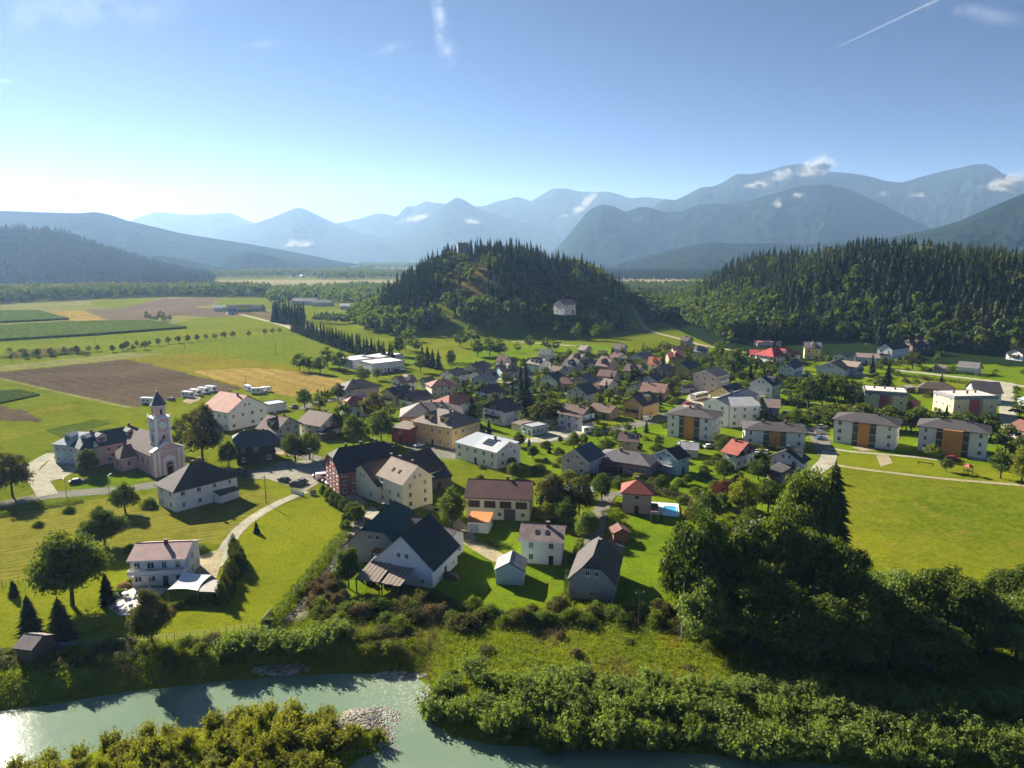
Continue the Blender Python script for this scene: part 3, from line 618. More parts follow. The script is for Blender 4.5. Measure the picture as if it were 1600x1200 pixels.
def house(name, cx, cy, yaw, L, W, ze, zr, wall, roof, kind='gable', oh=.6, label=None, cat='house', short=None, near=None, trim=None, z0=0.0,
          storeys=None, win=True, chim=1, wood=None, dormer=0, pv=None, sky=0, door=True, balcony=None, group=None, base=None, hipin=None, wsize=(1.1, 1.4), wgap=3.0, dskip=0.12, th=.22, wallmat=None, attic=True, plinth=None):
    root = empty(name, (cx, cy, z0), yaw); tag(root, label, cat, group)
    if short: LANDMARKS.append((short, cx, cy))
    FOOT.append((cx, cy, yaw, L / 2 + 1, W / 2 + 1))
    D = math.hypot(cx, cy); near = (D < 200) if near is None else near
    rs = random.Random(int(abs(cx * 131 + cy * 17)))
    wm = wallmat or plaster(wall); rm = roof if not isinstance(roof, tuple) else tile(roof)
    tm = trim or WOOD; hw = W / 2
    if balcony is None and kind == 'gable' and st_auto(ze, storeys) >= 2 and name == 'house' and D > 215 and rs.random() < .45:
        for nx in (1, -1):
            if face_cam(cx, cy, yaw, nx, 0): balcony = (nx, 0, min(2.7, ze - 1.2), W * .62, 1.2); break
    b = MB(); zb = -.4
    if kind in ('gable', 'half'):
        k = .60 if kind == 'half' else 1.0
        if k < 1: prof = [(-hw, zb), (hw, zb), (hw, ze), (hw * (1 - k), ze + (zr - ze) * k), (-hw * (1 - k), ze + (zr - ze) * k), (-hw, ze)]
        else: prof = [(-hw, zb), (hw, zb), (hw, ze), (0, zr - .03), (-hw, ze)]
        b.extrude(prof, 'x', -L / 2, L / 2)
    elif kind == 'shed':
        s = (zr - ze) / (W + 2 * oh); b.extrude([(-hw, zb), (hw, zb), (hw, ze + s * (W + oh)), (-hw, ze + s * oh)], 'x', -L / 2, L / 2)
    else: b.box(-L / 2, L / 2, -hw, hw, zb, ze - .004)
    b.build('wall', [wm], root)
    V, F, M = roof_geo(kind, L, W, ze, zr, oh, th, hipin)
    ro = obj('roof', mesh('roof', V, F, [rm, tm], M), root)
    slope = (zr - ze) / hw if kind in ('gable', 'half', 'hip') else 0
    if kind in ('gable', 'half') and D < 330:       # ridge caps
        c = MB(); rl = L / 2 + oh - (hw * .42 if kind == 'half' else 0); c.extrude([(-.16, zr + th - .06), (.16, zr + th - .06), (0, zr + th + .10)], 'x', -rl, rl); c.build('ridge_cap', [rm], ro)
    for i in range(chim):
        x = (rs.uniform(-.25, .25)) * L if chim == 1 else (-.25 + .5 * i / max(1, chim - 1)) * L
        x = x if kind != 'hip' else max(-1, min(1, x / (.25 * L))) * max(.1, L / 2 - (hw * .95 if hipin is None else hipin) - .5); y = rs.choice((-1, 1)) * hw * .12; zt = zr + th + .75; c = MB(); zz = zr - abs(y) * slope - .3
        if kind in ('flat', 'shed'): zt = max(ze, zr) + 1.0; zz = ze
        c.box(x - .32, x + .32, y - .28, y + .28, zz, zt, 0); c.box(x - .4, x + .4, y - .36, y + .36, zt + .002, zt + .1, 1); c.build('chimney', [BRICK, CAPC], ro)
    st = storeys or max(1, int(round((ze - .3) / 2.75)))
    # windows on the sides one can see
    if win:
        sides = [((0, -1), L, hw, -math.pi / 2 + math.pi / 2), ((0, 1), L, hw, math.pi), ((1, 0), W, L / 2, math.pi / 2), ((-1, 0), W, L / 2, -math.pi / 2)]
        for (nx, ny), ln, off, ang in sides:
            if not face_cam(cx, cy, yaw, nx, ny): continue
            n = max(1, int((ln - 1.4) / wgap)); first = True
            for f in range(st):
                zc = .95 + wsize[1] / 2 + f * (ze - .15) / st
                if zc + wsize[1] / 2 > ze - .12: zc = ze - .2 - wsize[1] / 2
                for j in range(n):
                    t = (j + .5) / n * ln - ln / 2
                    if f == 0 and door and first and j == n // 2 and ln == L:
                        dm = MB(); dm.box(-.5, .5, -.07, .03, 0, 2.1, 0); d = dm.build('door', [WOOD], root)
                        d.location = (nx * off - ny * t * 0 + (t if ny else 0), ny * off + (t if nx else 0), .02); d.rotation_euler = (0, 0, ang); first = False; continue
                    if rs.random() < dskip: continue
                    w_ = wsize[0] * rs.choice((.85, 1, 1, 1.25)); px_ = nx * off + (t if ny else 0); py_ = ny * off + (t if nx else 0)
                    put_window(root, px_, py_, zc, ang, w_, wsize[1], near)
            if kind in ('gable', 'half') and nx and attic and zr - ze > 2.3:
                for t in ((-.9, .9) if W > 7.5 else (0,)): put_window(root, nx * off, t, ze + (zr - ze) * .30, ang, .9, 1.1, near)
    if wood and kind in ('gable', 'half'):
        for nx in (1, -1):
            if not face_cam(cx, cy, yaw, nx, 0): continue
            zw = ze * wood if wood <= 1 else ze
            g = MB(); k = .60 if kind == 'half' else 1.0
            zt = ze + (zr - ze) * k - .15; yt = hw * (1 - k)
            poly = [(-hw + .02, zw), (hw - .02, zw), (hw - .02, ze - .05), (yt + .01, zt), (-yt - .01, zt), (-hw + .02, ze - .05)]
            x0 = L / 2 * nx; g.extrude(poly, 'x', min(x0 + .004 * nx, x0 + .06 * nx), max(x0 + .004 * nx, x0 + .06 * nx)); g.build('gable_cladding', [WOOD], root)
    if dormer:
        for i in range(abs(dormer)):
            sg = -1 if face_cam(cx, cy, yaw, 0, -1) else 1
            x = (i + .5) / abs(dormer) * L * .8 - L * .4; dw = min(2.6, L * .24)
            y1 = sg * hw * .80; z1 = ze + .2 * (zr - ze) + th; zt = z1 + 1.7; yb = sg * max(0.0, hw * (1 - (zt + .7 - ze) / (zr - ze + .01)))
            d = MB(); a_, b_ = sorted((y1, yb)); d.box(x - dw / 2, x + dw / 2, a_, b_, z1 - .5, zt - .005, 0)
            d.extrude([(x - dw / 2 - .25, zt - .1), (x, zt + .75), (x + dw / 2 + .25, zt - .1), (x + dw / 2 + .25, zt + .06), (x, zt + .93), (x - dw / 2 - .25, zt + .06)], 'y', a_ - (.35 if sg < 0 else 0), b_ + (.35 if sg > 0 else 0), 1)
            e = .012; ys = sorted((y1 + sg * e, y1 + sg * .03)); d.box(x - dw / 2 + .35, x + dw / 2 - .35, ys[0], ys[1], z1 + .15, zt - .25, 2)
            d.extrude([(x - dw / 2, zt), (x + dw / 2, zt), (x, zt + .72)], 'y', *sorted((y1 - sg * .01, y1 - sg * .2)), 0)
            d.build('dormer', [wm, rm, GLASS], root)
    if (pv or sky) and slope:
        def on_roof(x, v, w_, h_, up, nm, mt, side):
            # v: fraction up the slope
            c, s_ = math.cos(math.atan(slope)), math.sin(math.atan(slope)); y = side * hw * (1 - v); z = ze + slope * hw * v + th + up
            o = MB(); o.box(-w_ / 2, w_ / 2, -h_ / 2, h_ / 2, 0, .06, 0); q = o.build(nm, [mt], root)
            q.location = (x, y, z); q.rotation_euler = (-side * math.atan(slope), 0, 0); return q
        side = -1 if face_cam(cx, cy, yaw, 0, -1) else 1
        for i in range(sky): on_roof((i + .5) / sky * L * .5 - L * .25, .45, .8, 1.2, .06, 'skylight', GLASS, side)
        if pv:
            n, fr, sgn = pv; w_ = 1.05
            for i in range(n):
                for r_ in range(2): on_roof((i - (n - 1) / 2) * (w_ + .05) + fr * L, .42 + r_ * .26, w_, min(1.7, hw * .26 * math.sqrt(1 + slope ** 2) * .98), .10, 'solar_panel', PV, side * sgn)
    if balcony:
        nx, ny, zc, ln, dp = balcony; off = hw if ny else L / 2; ang = {(0, -1): 0, (0, 1): math.pi, (1, 0): math.pi / 2, (-1, 0): -math.pi / 2}[(nx, ny)]
        q = MB(); q.box(-ln / 2, ln / 2, -dp, -.003, zc - .15, zc, 0); q.box(-ln / 2, ln / 2, -dp, -dp + .06, zc + .15, zc + 1.0, 1); q.box(-ln / 2, -ln / 2 + .06, -dp + .063, -.003, zc + .15, zc + 1.0, 1); q.box(ln / 2 - .06, ln / 2, -dp + .063, -.003, zc + .15, zc + 1.0, 1)
        for x in (-ln / 2 + .1, 0, ln / 2 - .1): q.box(x - .05, x + .05, -dp + .07, -dp + .17, zc, zc + .5, 1)
        o = q.build('balcony', [SILL if name == 'villa' else tm, SILL if name == 'villa' else tm], root); o.location = (nx * off, ny * off, 0); o.rotation_euler = (0, 0, ang)
    if plinth:
        q = MB(); q.box(-L / 2 - .04, L / 2 + .04, -hw - .04, hw + .04, -.4, .55); q.build('plinth', [plaster(plinth)], root)
    return root
def ridge_house(name, p1, p2, zr, ze, W, wall, roof, kind='gable', oh=.6, z0=0.0, ext=0.0, **k):
    """place a house by the two ends of its ridge as they stand in space at height zr"""
    if kind == 'gable' and (zr - ze) / (W / 2) > .5: ze = zr - max(.5, .84 * (zr - ze) / (W / 2)) * W / 2
    a = Vector(at(p1[0], p1[1], zr + z0 + .15)); b = Vector(at(p2[0], p2[1], zr + z0 + .15)); c = (a + b) / 2; d = b - a; yaw = math.atan2(d.y, d.x); L = d.length
    L = L - 2 * oh if kind == 'gable' else (L + W * .95 if kind == 'hip' else L + W * .42 - 2 * oh)
    return house(name, c.x, c.y, yaw, max(3, L + ext), W, ze, zr, wall, roof, kind, oh, z0=z0, **k)
def base_house(name, A, B, W, ze, zr, wall, roof, kind='gable', oh=.6, z0=0.0, cross=False, **k):
    """place a house by the foot of its front wall A (left) to B (right); W is its depth behind; cross: the ridge runs front to back"""
    a = Vector(at(A[0], A[1], z0)); b = Vector(at(B[0], B[1], z0)); d = b - a; L = d.length; n = Vector((-d.y, d.x)).normalized()
    c = (a + b) / 2 + n * W / 2; yaw = math.atan2(d.y, d.x)
    if cross: return house(name, c.x, c.y, yaw + math.pi / 2, W, L, ze, zr, wall, roof, kind, oh, z0=z0, **k)
    return house(name, c.x, c.y, yaw, L, W, ze, zr, wall, roof, kind, oh, z0=z0, **k)
# ================================================================ the village, house by house
rBROWN, rDARK, rRED, rREDB, rORANGE, rGREYB, rGREY, rBLUE, rTEAL, rBLACK = (.105, .062, .048), (.055, .050, .050), (.30, .075, .05), (.17, .075, .058), (.50, .19, .09), (.17, .135, .11), (.15, .15, .155), (.085, .11, .145), (.030, .085, .085), (.030, .031, .034)
wWHITE, wCREAM, wBEIGE, wPEACH, wYELLOW, wORANGE, wLILAC, wPINK, wLBLUE, wTEAL, wGREY = (.84, .83, .80), (.80, .73, .53), (.56, .48, .40), (.62, .44, .27), (.66, .54, .20), (.60, .35, .12), (.42, .38, .52), (.60, .45, .42), (.50, .62, .66), (.38, .56, .56), (.45, .45, .44)
rh, bh = ridge_house, base_house
# ---- near row
rh('farm_barn', (731, 748), (834, 752), 8.6, 5.6, 11, wCREAM, (.135, .062, .055), 'gable', label='long barn house with brown roof and dark loft openings above white walls', cat='barn', short='long brown-roofed barn house', chim=1, wood=None, storeys=2, wgap=4.2, wsize=(1.3, 1.2), win=False, door=False)
rh('house', (814, 817), (884, 821), 7.4, 5.5, 8.5, wWHITE, tile((.27, .20, .19), None, .75, .36, .25, .55), 'gable', trim=WHITE, label='white house with mottled pinkish brown roof above the river bank', short='white house with mottled roof', chim=1, sky=2, wgap=3.4)
rh('garage', (796, 879), (801, 860), 4.9, 3.0, 5.6, wLBLUE, (.27, .27, .28), 'gable', .35, label='small pale blue garage with grey roof beside the mottled-roof house', cat='garage', short='pale blue garage', chim=0, win=False)
rh('stone_barn', (927, 868), (937, 838), 8.6, 4.3, 8.6, (.40, .37, .33), (.085, .075, .070), 'half', .5, label='weathered stone barn with half-hipped dark roof at the end of the lane', cat='barn', short='weathered stone barn', chim=1, wgap=4.0, wsize=(.8, .9), storeys=1, door=False)
bh('house', (972, 801), (1017, 804), 7.2, 5.6, 7.8, wPINK, tile(rRED), 'hip', .6, label='pale pink house with red hipped roof beside a swimming pool', short='house with the pool', wgap=3.2)
rh('garden_shed', (965, 817), (972, 827), 3.3, 2.3, 3.6, (.34, .17, .10), rREDB, 'gable', .4, label='small brick garden hut with red-brown roof below the pool house', cat='shed', short='brick garden hut', chim=0, win=False)
rh('house', (1172, 811), (1212, 838), 7.0, 4.5, 8, wGREY, (.13, .105, .10), 'gable', label='grey-brown roofed house half hidden among the tall trees', short='roof among the tall trees', sky=3, chim=2, trim=WHITE)
bh('garage', (731, 832), (763, 834), 5.2, 2.8, 3.2, wWHITE, tile((.62, .22, .06)), 'shed', .3, label='little white garage with bright orange roof beside the brown-roofed barn house', cat='garage', short='orange-roofed garage', chim=0, win=False, door=False)
# cream house and the big barn behind it
bh('house', (592, 783), (630, 800), 9.6, 7.6, 11.4, wCREAM, (.235, .175, .13), 'gable', .45, label='tall cream house with tan roof and two skylights beside the big barn', short='tall cream house', sky=2, wgap=3.0, storeys=3, chim=2, trim=WHITE)
rh('barn', (563, 726), (672, 700), 9.3, 4.3, 15, wCREAM, (.085, .062, .052), 'gable', .5, label='huge barn with long dark brown roof and cream gable', cat='barn', short='huge dark-roofed barn', chim=1, wgap=5, storeys=1)
rh('barn', (652, 728), (693, 722), 5.6, 3.4, 13, (.14, .12, .10), (.030, .062, .062), 'gable', .4, label='low barn extension with dark green metal roof behind the cream house', cat='barn', short='low green-roofed barn', chim=0, wgap=5)
rh('inn', (529, 700), (600, 690), 12.2, 7.2, 12.5, (.36, .115, .105), (.040, .042, .046), 'half', .5, label='dark red inn with steep black roof facing the plaza', cat='inn', short='dark red inn', chim=3, storeys=3, wgap=2.6, dskip=.02, trim=WOOD)
bh('stair_hut', (541, 765), (566, 772), 4.0, 2.9, 3.1, wWHITE, (.30, .28, .25), 'flat', .1, label='small white flat-roofed annex beside the dark red inn', cat='annex', short='white inn annex', chim=0, win=False)
# ---- main square and street
bh('town_house', (646, 689), (707, 702), 15, 7.6, 11.4, (.80, .58, .25), (.20, .165, .135), 'hip', .7, label='large ochre yellow town house with grey-brown hipped roof on the street', cat='house', short='large ochre town house', dormer=2, storeys=2, wgap=2.9, dskip=0, wsize=(.95, 1.6), chim=2, hipin=6)
rh('town_house', (656, 629), (692, 628), 10.4, 6.8, 15, wBEIGE, (.20, .17, .145), 'hip', .6, label='beige block with broad pale roof and clustered chimneys behind the ochre house', cat='house', short='beige chimney block', chim=3, wgap=5, storeys=2)
bh('shed', (612, 690), (640, 694), 8, 5.2, 5.9, (.36, .08, .06), rGREYB, 'shed', .3, label='red barn-like shed with pale roof beside the ochre town house', cat='shed', short='red street shed', chim=0, wgap=6)
bh('house', (712, 716), (776, 734), 10, 5.4, 6.9, wWHITE, METAL, 'shed', .3, label='long white house with pale sheet metal roof by the street yard', short='white metal-roofed house', wgap=3.2, storeys=2, chim=1, trim=WHITE)
bh('house', (776, 734), (813, 723), 10, 5.6, 8.0, wWHITE, tile((.40, .42, .44), 'pale_metal_tiles', .45), 'gable', .4, label='white gabled wing with blue-grey solar roof beside the metal-roofed house', short='white solar wing', pv=(4, .1, 1), storeys=2, wgap=3.2, chim=1, cross=True, trim=WHITE)
rh('house', (882, 630), (921, 637), 8.2, 5.0, 9.2, wWHITE, rBROWN, 'gable', .9, label='white house with brown roof and dark timber gable at the bend of the main road', short='white house with timber gable', wood=1, chim=1, balcony=(1, 0, 2.7, 6, 1.3))
rh('bungalow', (927, 629), (963, 635), 5.0, 3.0, 8, (.50, .36, .18), (.13, .085, .06), 'gable', .6, label='low tan bungalow with brown roof beside the lawn', cat='house', short='low tan bungalow')
rh('house', (988, 619), (1016, 611), 9.2, 5.4, 9.5, (.66, .40, .13), (.05, .05, .055), 'gable', .7, label='bright orange-yellow house with dark roof and white windows beside the road', short='bright orange-yellow house', dormer=1, sky=1)
bh('garage', (815, 677), (831, 682), 8, 3.2, 3.5, wLBLUE, METAL, 'flat', .1, label='flat-roofed glassy pavilion on the forecourt by the main road', cat='pavilion', short='flat-roofed pavilion', chim=0, wgap=1.6, wsize=(1.4, 1.8), dskip=0)
bh('garage', (799, 672), (814, 676), 6, 2.7, 3.2, wCREAM, rGREYB, 'shed', .2, label='small dark garage beside the glassy pavilion', cat='garage', chim=0, win=False)
rh('house', (968, 675), (1001, 678), 7.4, 5.3, 6.6, wYELLOW, (.14, .09, .075), 'gable', .7, label='lemon yellow house with brown roof just below the main road', short='lemon yellow house', pv=(3, .2, 1), chim=2)
rh('house', (897, 702), (924, 690), 8.0, 4.2, 9.5, (.55, .50, .58), (.065, .10, .125), 'gable', .6, label='pale lilac house with steep blue-grey roof among the gardens', short='blue-roofed lilac house', trim=WHITE)
rh('house', (962, 702), (998, 707), 5.6, 3.6, 11, (.42, .27, .36), (.115, .11, .12), 'hip', .6, label='low house with grey roof and purple-pink wall', short='purple-walled grey-roofed house')
bh('carport', (943, 737), (966, 741), 6, 2.4, 2.6, (.11, .10, .09), (.26, .25, .25), 'flat', .2, label='flat grey carport in front of the purple-walled house', cat='carport', chim=0, win=False)
rh('house', (1040, 702), (1062, 696), 7.4, 4.6, 8.4, (.44, .62, .68), rBLACK, 'gable', .5, label='sky blue house with white-framed gable and black roof', short='sky blue house', trim=WHITE)
bh('garage', (1064, 714), (1090, 716), 7, 2.6, 4.2, wGREY, (.33, .34, .35), 'gable', .3, label='pale grey low garage behind the sky blue house', cat='garage', short='pale grey garage', chim=0, win=False)
rh('house', (1143, 686), (1170, 692), 7.8, 4.6, 10.5, wWHITE, tile((.36, .10, .07)), 'gable', .9, label='white house with broad red roof and dark timber eaves', short='white house with broad red roof', wood=.75, chim=1)
rh('house', (1228, 704), (1241, 697), 7.6, 4.4, 9.5, wWHITE, rBLACK, 'gable', .7, label='white gabled house with black roof at the field corner', short='black-roofed field-corner house', dormer=1)
rh('house', (1216, 722), (1236, 731), 4.6, 2.8, 8, (.20, .16, .14), (.04, .036, .034), 'gable', .5, label='low dark-roofed annex in front of the field-corner house', cat='annex', short='low dark annex', chim=0)
# ---- right-hand blocks come with the apartment builder; other buildings near the school
rh('house', (1189, 589), (1205, 584), 11.2, 7.2, 10.5, wWHITE, (.05, .055, .06), 'gable', .7, label='tall white house with dark roof and three-light gable windows behind the school', short='tall white gable house', storeys=2, chim=1, dormer=1, trim=WHITE)
rh('house', (1128, 604), (1151, 597), 9.6, 5.6, 11, (.60, .42, .20), (.035, .065, .09), 'gable', .7, label='tan house with glossy dark blue roof behind the car park', short='tan house with blue roof', storeys=2)
rh('house', (1101, 578), (1122, 573), 11.5, 8.8, 12.5, wBEIGE, (.13, .12, .125), 'gable', .5, label='three-storey beige house block with grey-brown roof', short='three-storey beige block', storeys=3, wgap=3.6, trim=WHITE, chim=0, balcony=(0, -1, 5.7, 8, 1.3))
rh('house', (1063, 567), (1081, 562), 8.6, 5.4, 9.5, (.58, .50, .10), (.05, .052, .055), 'gable', .7, label='mustard yellow house with black roof in the upper village', short='mustard yellow house')
rh('hall', (1188, 622), (1220, 624), 7.4, 5.2, 14, wBEIGE, (.185, .145, .12), 'gable', .5, label='wide grey-brown roofed hall beside the white school', cat='hall', short='grey-brown hall', chim=0)
bh('annex', (1174, 662), (1204, 665), 9, 3.2, 3.5, wLBLUE, tile((.11, .13, .15), 'bitumen_blue', .8), 'flat', .2, label='low pale annex with flat blue-grey roof beside the school', cat='annex', short='low flat annex', chim=0, wgap=4)
rh('farmhouse', (1206, 543), (1226, 541), 9.5, 5.2, 14, wWHITE, tile((.36, .055, .055)), 'hip', .7, label='big farmhouse with crimson hipped roof below the wooded hill', short='crimson-roofed farmhouse', wood=None, dormer=1, storeys=2)
rh('barn', (1171, 546), (1200, 547), 5.8, 3.4, 12, (.25, .12, .09), tile((.42, .075, .06)), 'gable', .5, label='low barn with bright red roof beside the crimson-roofed farmhouse', cat='barn', short='bright red barn roof', chim=0)
bh('shed', (1183, 541), (1208, 541), 8, 3.0, 3.6, wPINK, tile((.50, .20, .17)), 'shed', .3, label='long low shed with pale red roof at the foot of the forest', cat='shed', short='pale red shed', chim=0, win=False)
rh('guest_house', (1256, 534), (1284, 535), 10.6, 7.0, 11, (.72, .60, .24), (.15, .14, .14), 'gable', .6, label='big pale yellow guest house with grey roof and front gable under the forest', cat='house', short='pale yellow guest house', dormer=1, storeys=2, dskip=0)
rh('house', (1229, 568), (1246, 561), 8.0, 5.0, 8.5, wWHITE, (.05, .052, .055), 'gable', .4, label='narrow white gabled house below the pale yellow guest house', short='narrow white gable', attic=True)
bh('garage', (1224, 590), (1250, 592), 7, 3.0, 3.3, wLBLUE, (.62, .58, .55), 'flat', .15, label='flat white-roofed garage block by the village green', cat='garage', short='flat white garage', chim=0, win=False)
rh('house', (1298, 566), (1315, 559), 7.8, 4.4, 15, wWHITE, (.075, .06, .055), 'gable', .8, label='wide white house with shallow brown gable roof behind the big bushes', short='wide shallow-roofed house', chim=0)
rh('house', (1309, 562), (1346, 566), 7.2, 5.0, 9, (.60, .52, .56), (.30, .23, .19), 'gable', .5, label='pale mauve house with light tan roof near the forest edge', short='pale mauve house', chim=0)
rh('house', (1338, 551), (1372, 553), 6.0, 4.0, 9, wWHITE, (.26, .20, .18), 'gable', .5, label='long white low house with tan roof and window band', short='white window-band house', chim=0)
rh('house', (1312, 552), (1327, 548), 7.0, 5.0, 8, (.66, .62, .55), rGREYB, 'gable', .4, label='small cream gabled house at the forest edge', short='small cream gable', chim=0)
rh('house', (1383, 537), (1410, 533), 10.0, 6.0, 9.5, wWHITE, (.035, .037, .042), 'gable', .4, label='bright white house with steep black roof at the forest foot', short='steep black-roofed house', storeys=2)
rh('villa', (1421, 530), (1449, 529), 10.2, 6.4, 11, (.13, .075, .05), (.05, .04, .04), 'half', .8, label='dark timber villa with ornate gables under the forest', cat='villa', short='dark timber villa', dormer=2, storeys=2)
rh('house', (1499, 564), (1533, 567), 6.4, 3.2, 10, wWHITE, (.17, .165, .17), 'gable', .5, label='low house with plain grey roof above the upper road', short='plain grey roof', chim=0)
rh('shed', (1462, 569), (1481, 571), 4.0, 2.6, 6, (.30, .26, .22), rGREYB, 'gable', .4, label='small shed beside the plain grey roof', cat='shed', short='small upper shed', chim=0, win=False)
rh('barn', (1516, 595), (1562, 597), 9.0, 4.6, 12, (.36, .48, .43), (.095, .085, .085), 'gable', .6, label='dark-roofed barn with greenish wall beside the straight road', cat='barn', short='greenish barn', chim=0, wgap=6)
rh('shed', (1449, 596), (1478, 598), 5.4, 2.8, 8, (.22, .18, .15), (.12, .085, .07), 'hip', .5, label='brown hipped shed in the meadow beyond the flat-roofed blocks', cat='shed', short='brown meadow shed', chim=0, win=False)
rh('house', (1585, 545), (1620, 542), 7.4, 4.2, 10, wWHITE, (.23, .11, .09), 'gable', .8, label='white house with red-brown roof at the far edge of the pasture', short='pasture-edge house')
bh('house', (1588, 640), (1640, 652), 9, 4.6, 6.6, wLBLUE, (.42, .45, .48), 'shed', .3, label='pale blue modern house at the frame edge beside the straight road', short='pale blue modern house')
rh('house', (1592, 655), (1640, 668), 6.5, 4.0, 9, wPINK, rREDB, 'gable', .6, label='pinkish house with red roof beside the straight road', short='pinkish roadside house')
# ---- left: villa side and the centre left
rh('farmhouse', (344, 611), (387, 618), 12.4, 6.6, 17, wWHITE, tile((.37, .145, .10)), 'gable', .8, label='big white farmhouse with red roof and dark gable top beside the campsite', short='big red-roofed farmhouse', wood=None, storeys=2, wgap=3.2, chim=2)
bh('shed', (416, 645), (448, 640), 8, 3.0, 3.4, wWHITE, METAL, 'flat', .15, label='row of white flat-roofed sheds beside the big farmhouse', cat='shed', short='white flat sheds', chim=0, win=False)
rh('house', (418, 648), (452, 652), 8.4, 4.4, 12, wCREAM, (.135, .070, .055), 'gable', .8, label='cream house with brown roof and wide front gable', short='cream house with wide gable', dormer=1, chim=2)
rh('house', (483, 640), (521, 646), 8.2, 4.2, 12, wWHITE, (.12, .062, .050), 'gable', .8, label='white house with long chocolate roof beside the cream gable house', short='chocolate-roofed house', chim=1)
rh('timber_house', (374, 676), (419, 672), 9.2, 6.0, 11, (.10, .058, .035), (.075, .09, .10), 'half', .9, label='old dark timber house with blue-grey roof behind the church trees', cat='house', short='old dark timber house', wallmat=WOOD, storeys=2, balcony=(0, -1, 3.2, 12, 1.2), chim=2)
rh('house', (549, 620), (563, 619), 7.6, 4.8, 9, wTEAL, tile((.36, .10, .07)), 'hip', .6, label='red hip-roofed house peeping between the garden trees', short='red-roofed tree house', chim=1)
rh('hut', (437, 681), (451, 679), 4.0, 2.6, 6.5, (.10, .06, .04), (.12, .075, .06), 'gable', .4, label='small brown hut beside the big round tree', cat='hut', short='small brown hut', chim=0, win=False)
bh('carport', (503, 690), (524, 687), 5, 2.4, 2.8, (.12, .08, .05), (.14, .11, .09), 'flat', .3, label='low brown carport behind the round trees', cat='carport', chim=0, win=False)
rh('house', (549, 594), (567, 592), 8.4, 5.6, 11.5, wLILAC, (.085, .065, .060), 'hip', .8, label='lilac house with dark hipped roof beside the stubble field', short='lilac house', chim=1)
rh('house', (618, 588), (645, 585), 7.0, 4.0, 10, wWHITE, (.15, .075, .062), 'gable', .7, label='white house with maroon roof between lilac house and hall', short='maroon-roofed house', dormer=1)
rh('house', (604, 607), (631, 602), 7.8, 5.0, 9, wPEACH, (.06, .05, .048), 'gable', .7, label='peach house with dark roof and roof panels', short='peach panel house', pv=(4, .1, 1))
rh('house', (632, 615), (667, 609), 6.6, 3.8, 11, wWHITE, (.105, .085, .075), 'gable', .8, label='white house with wide grey-brown roof behind the beige block', short='wide grey-brown house', wood=.9)
rh('house', (684, 593), (698, 592), 7.8, 5.6, 9.5, wCREAM, tile((.23, .09, .075)), 'hip', .6, label='cream cube house with red-brown pyramid roof', short='cream pyramid house', storeys=2)
rh('house', (698, 578), (720, 574), 7.8, 4.8, 10, wWHITE, (.12, .105, .095), 'gable', .6, label='white house with grey-brown roof at the back meadow', short='back-meadow white house')
rh('house', (750, 586), (766, 583), 7.4, 4.8, 9.5, wLBLUE, (.20, .215, .235), 'gable', .6, label='pale house with light blue-grey roof', short='blue-grey roofed house')
rh('house', (752, 603), (776, 599), 7.8, 4.6, 10, wWHITE, (.13, .065, .055), 'gable', .8, label='white house with dark timber gable and maroon roof', short='timber-gabled white house', wood=.95)
rh('house', (702, 617), (718, 614), 8.0, 5.2, 11, wWHITE, tile((.30, .085, .065)), 'hip', .7, label='white house with red hipped roof behind the ochre town house', short='red hip-roofed house')
rh('house', (768, 627), (797, 621), 9.2, 5.4, 12, wWHITE, (.11, .08, .075), 'gable', .9, label='large white house with brown roof and dark timber gable near two spruces', short='large timber-gabled house', wood=.98, storeys=2)
rh('house', (735, 569), (756, 563), 7.6, 4.4, 10, (.58, .48, .36), (.055, .052, .052), 'gable', .6, label='tan gabled house with black roof at the back meadow', short='tan back-meadow house')
rh('house', (779, 555), (795, 556), 8.0, 4.8, 9, wWHITE, (.14, .075, .065), 'gable', .6, label='white house with brown roof at the meadow trees', short='meadow-tree house')
rh('house', (777, 570), (807, 568), 7.0, 4.0, 10, wTEAL, (.13, .08, .07), 'gable', .7, label='wide house with brown roof and pale teal front', short='pale teal house', dormer=1)
rh('house', (806, 594), (820, 591), 7.6, 4.6, 10, wTEAL, (.08, .075, .07), 'gable', .8, label='pale turquoise house with dark timber gable', short='turquoise timber house', wood=.95)
rh('house', (810, 578), (826, 576), 7.0, 4.2, 9.5, (.60, .58, .54), (.045, .065, .068), 'gable', .6, label='house with dark teal roof behind the turquoise house', short='dark teal roof')
bh('hall', (551, 577), (592, 572), 18, 5.0, 5.4, (.40, .44, .47), (.50, .52, .54), 'flat', .1, label='grey industrial hall with flat pale roof behind the big trees', cat='hall', short='grey industrial hall', chim=0, storeys=1, wgap=6)
bh('hall', (582, 584), (632, 578), 16, 5.4, 5.8, wWHITE, (.62, .63, .64), 'flat', .1, label='white industrial hall with ribbon windows and flat roof', cat='hall', short='white industrial hall', chim=0, storeys=1, wgap=2.2, dskip=0)
bh('hall', (592, 574), (630, 567), 14, 5.6, 6.0, (.60, .60, .60), (.66, .67, .68), 'flat', .1, label='rear industrial hall with white roof', cat='hall', chim=0, win=False)
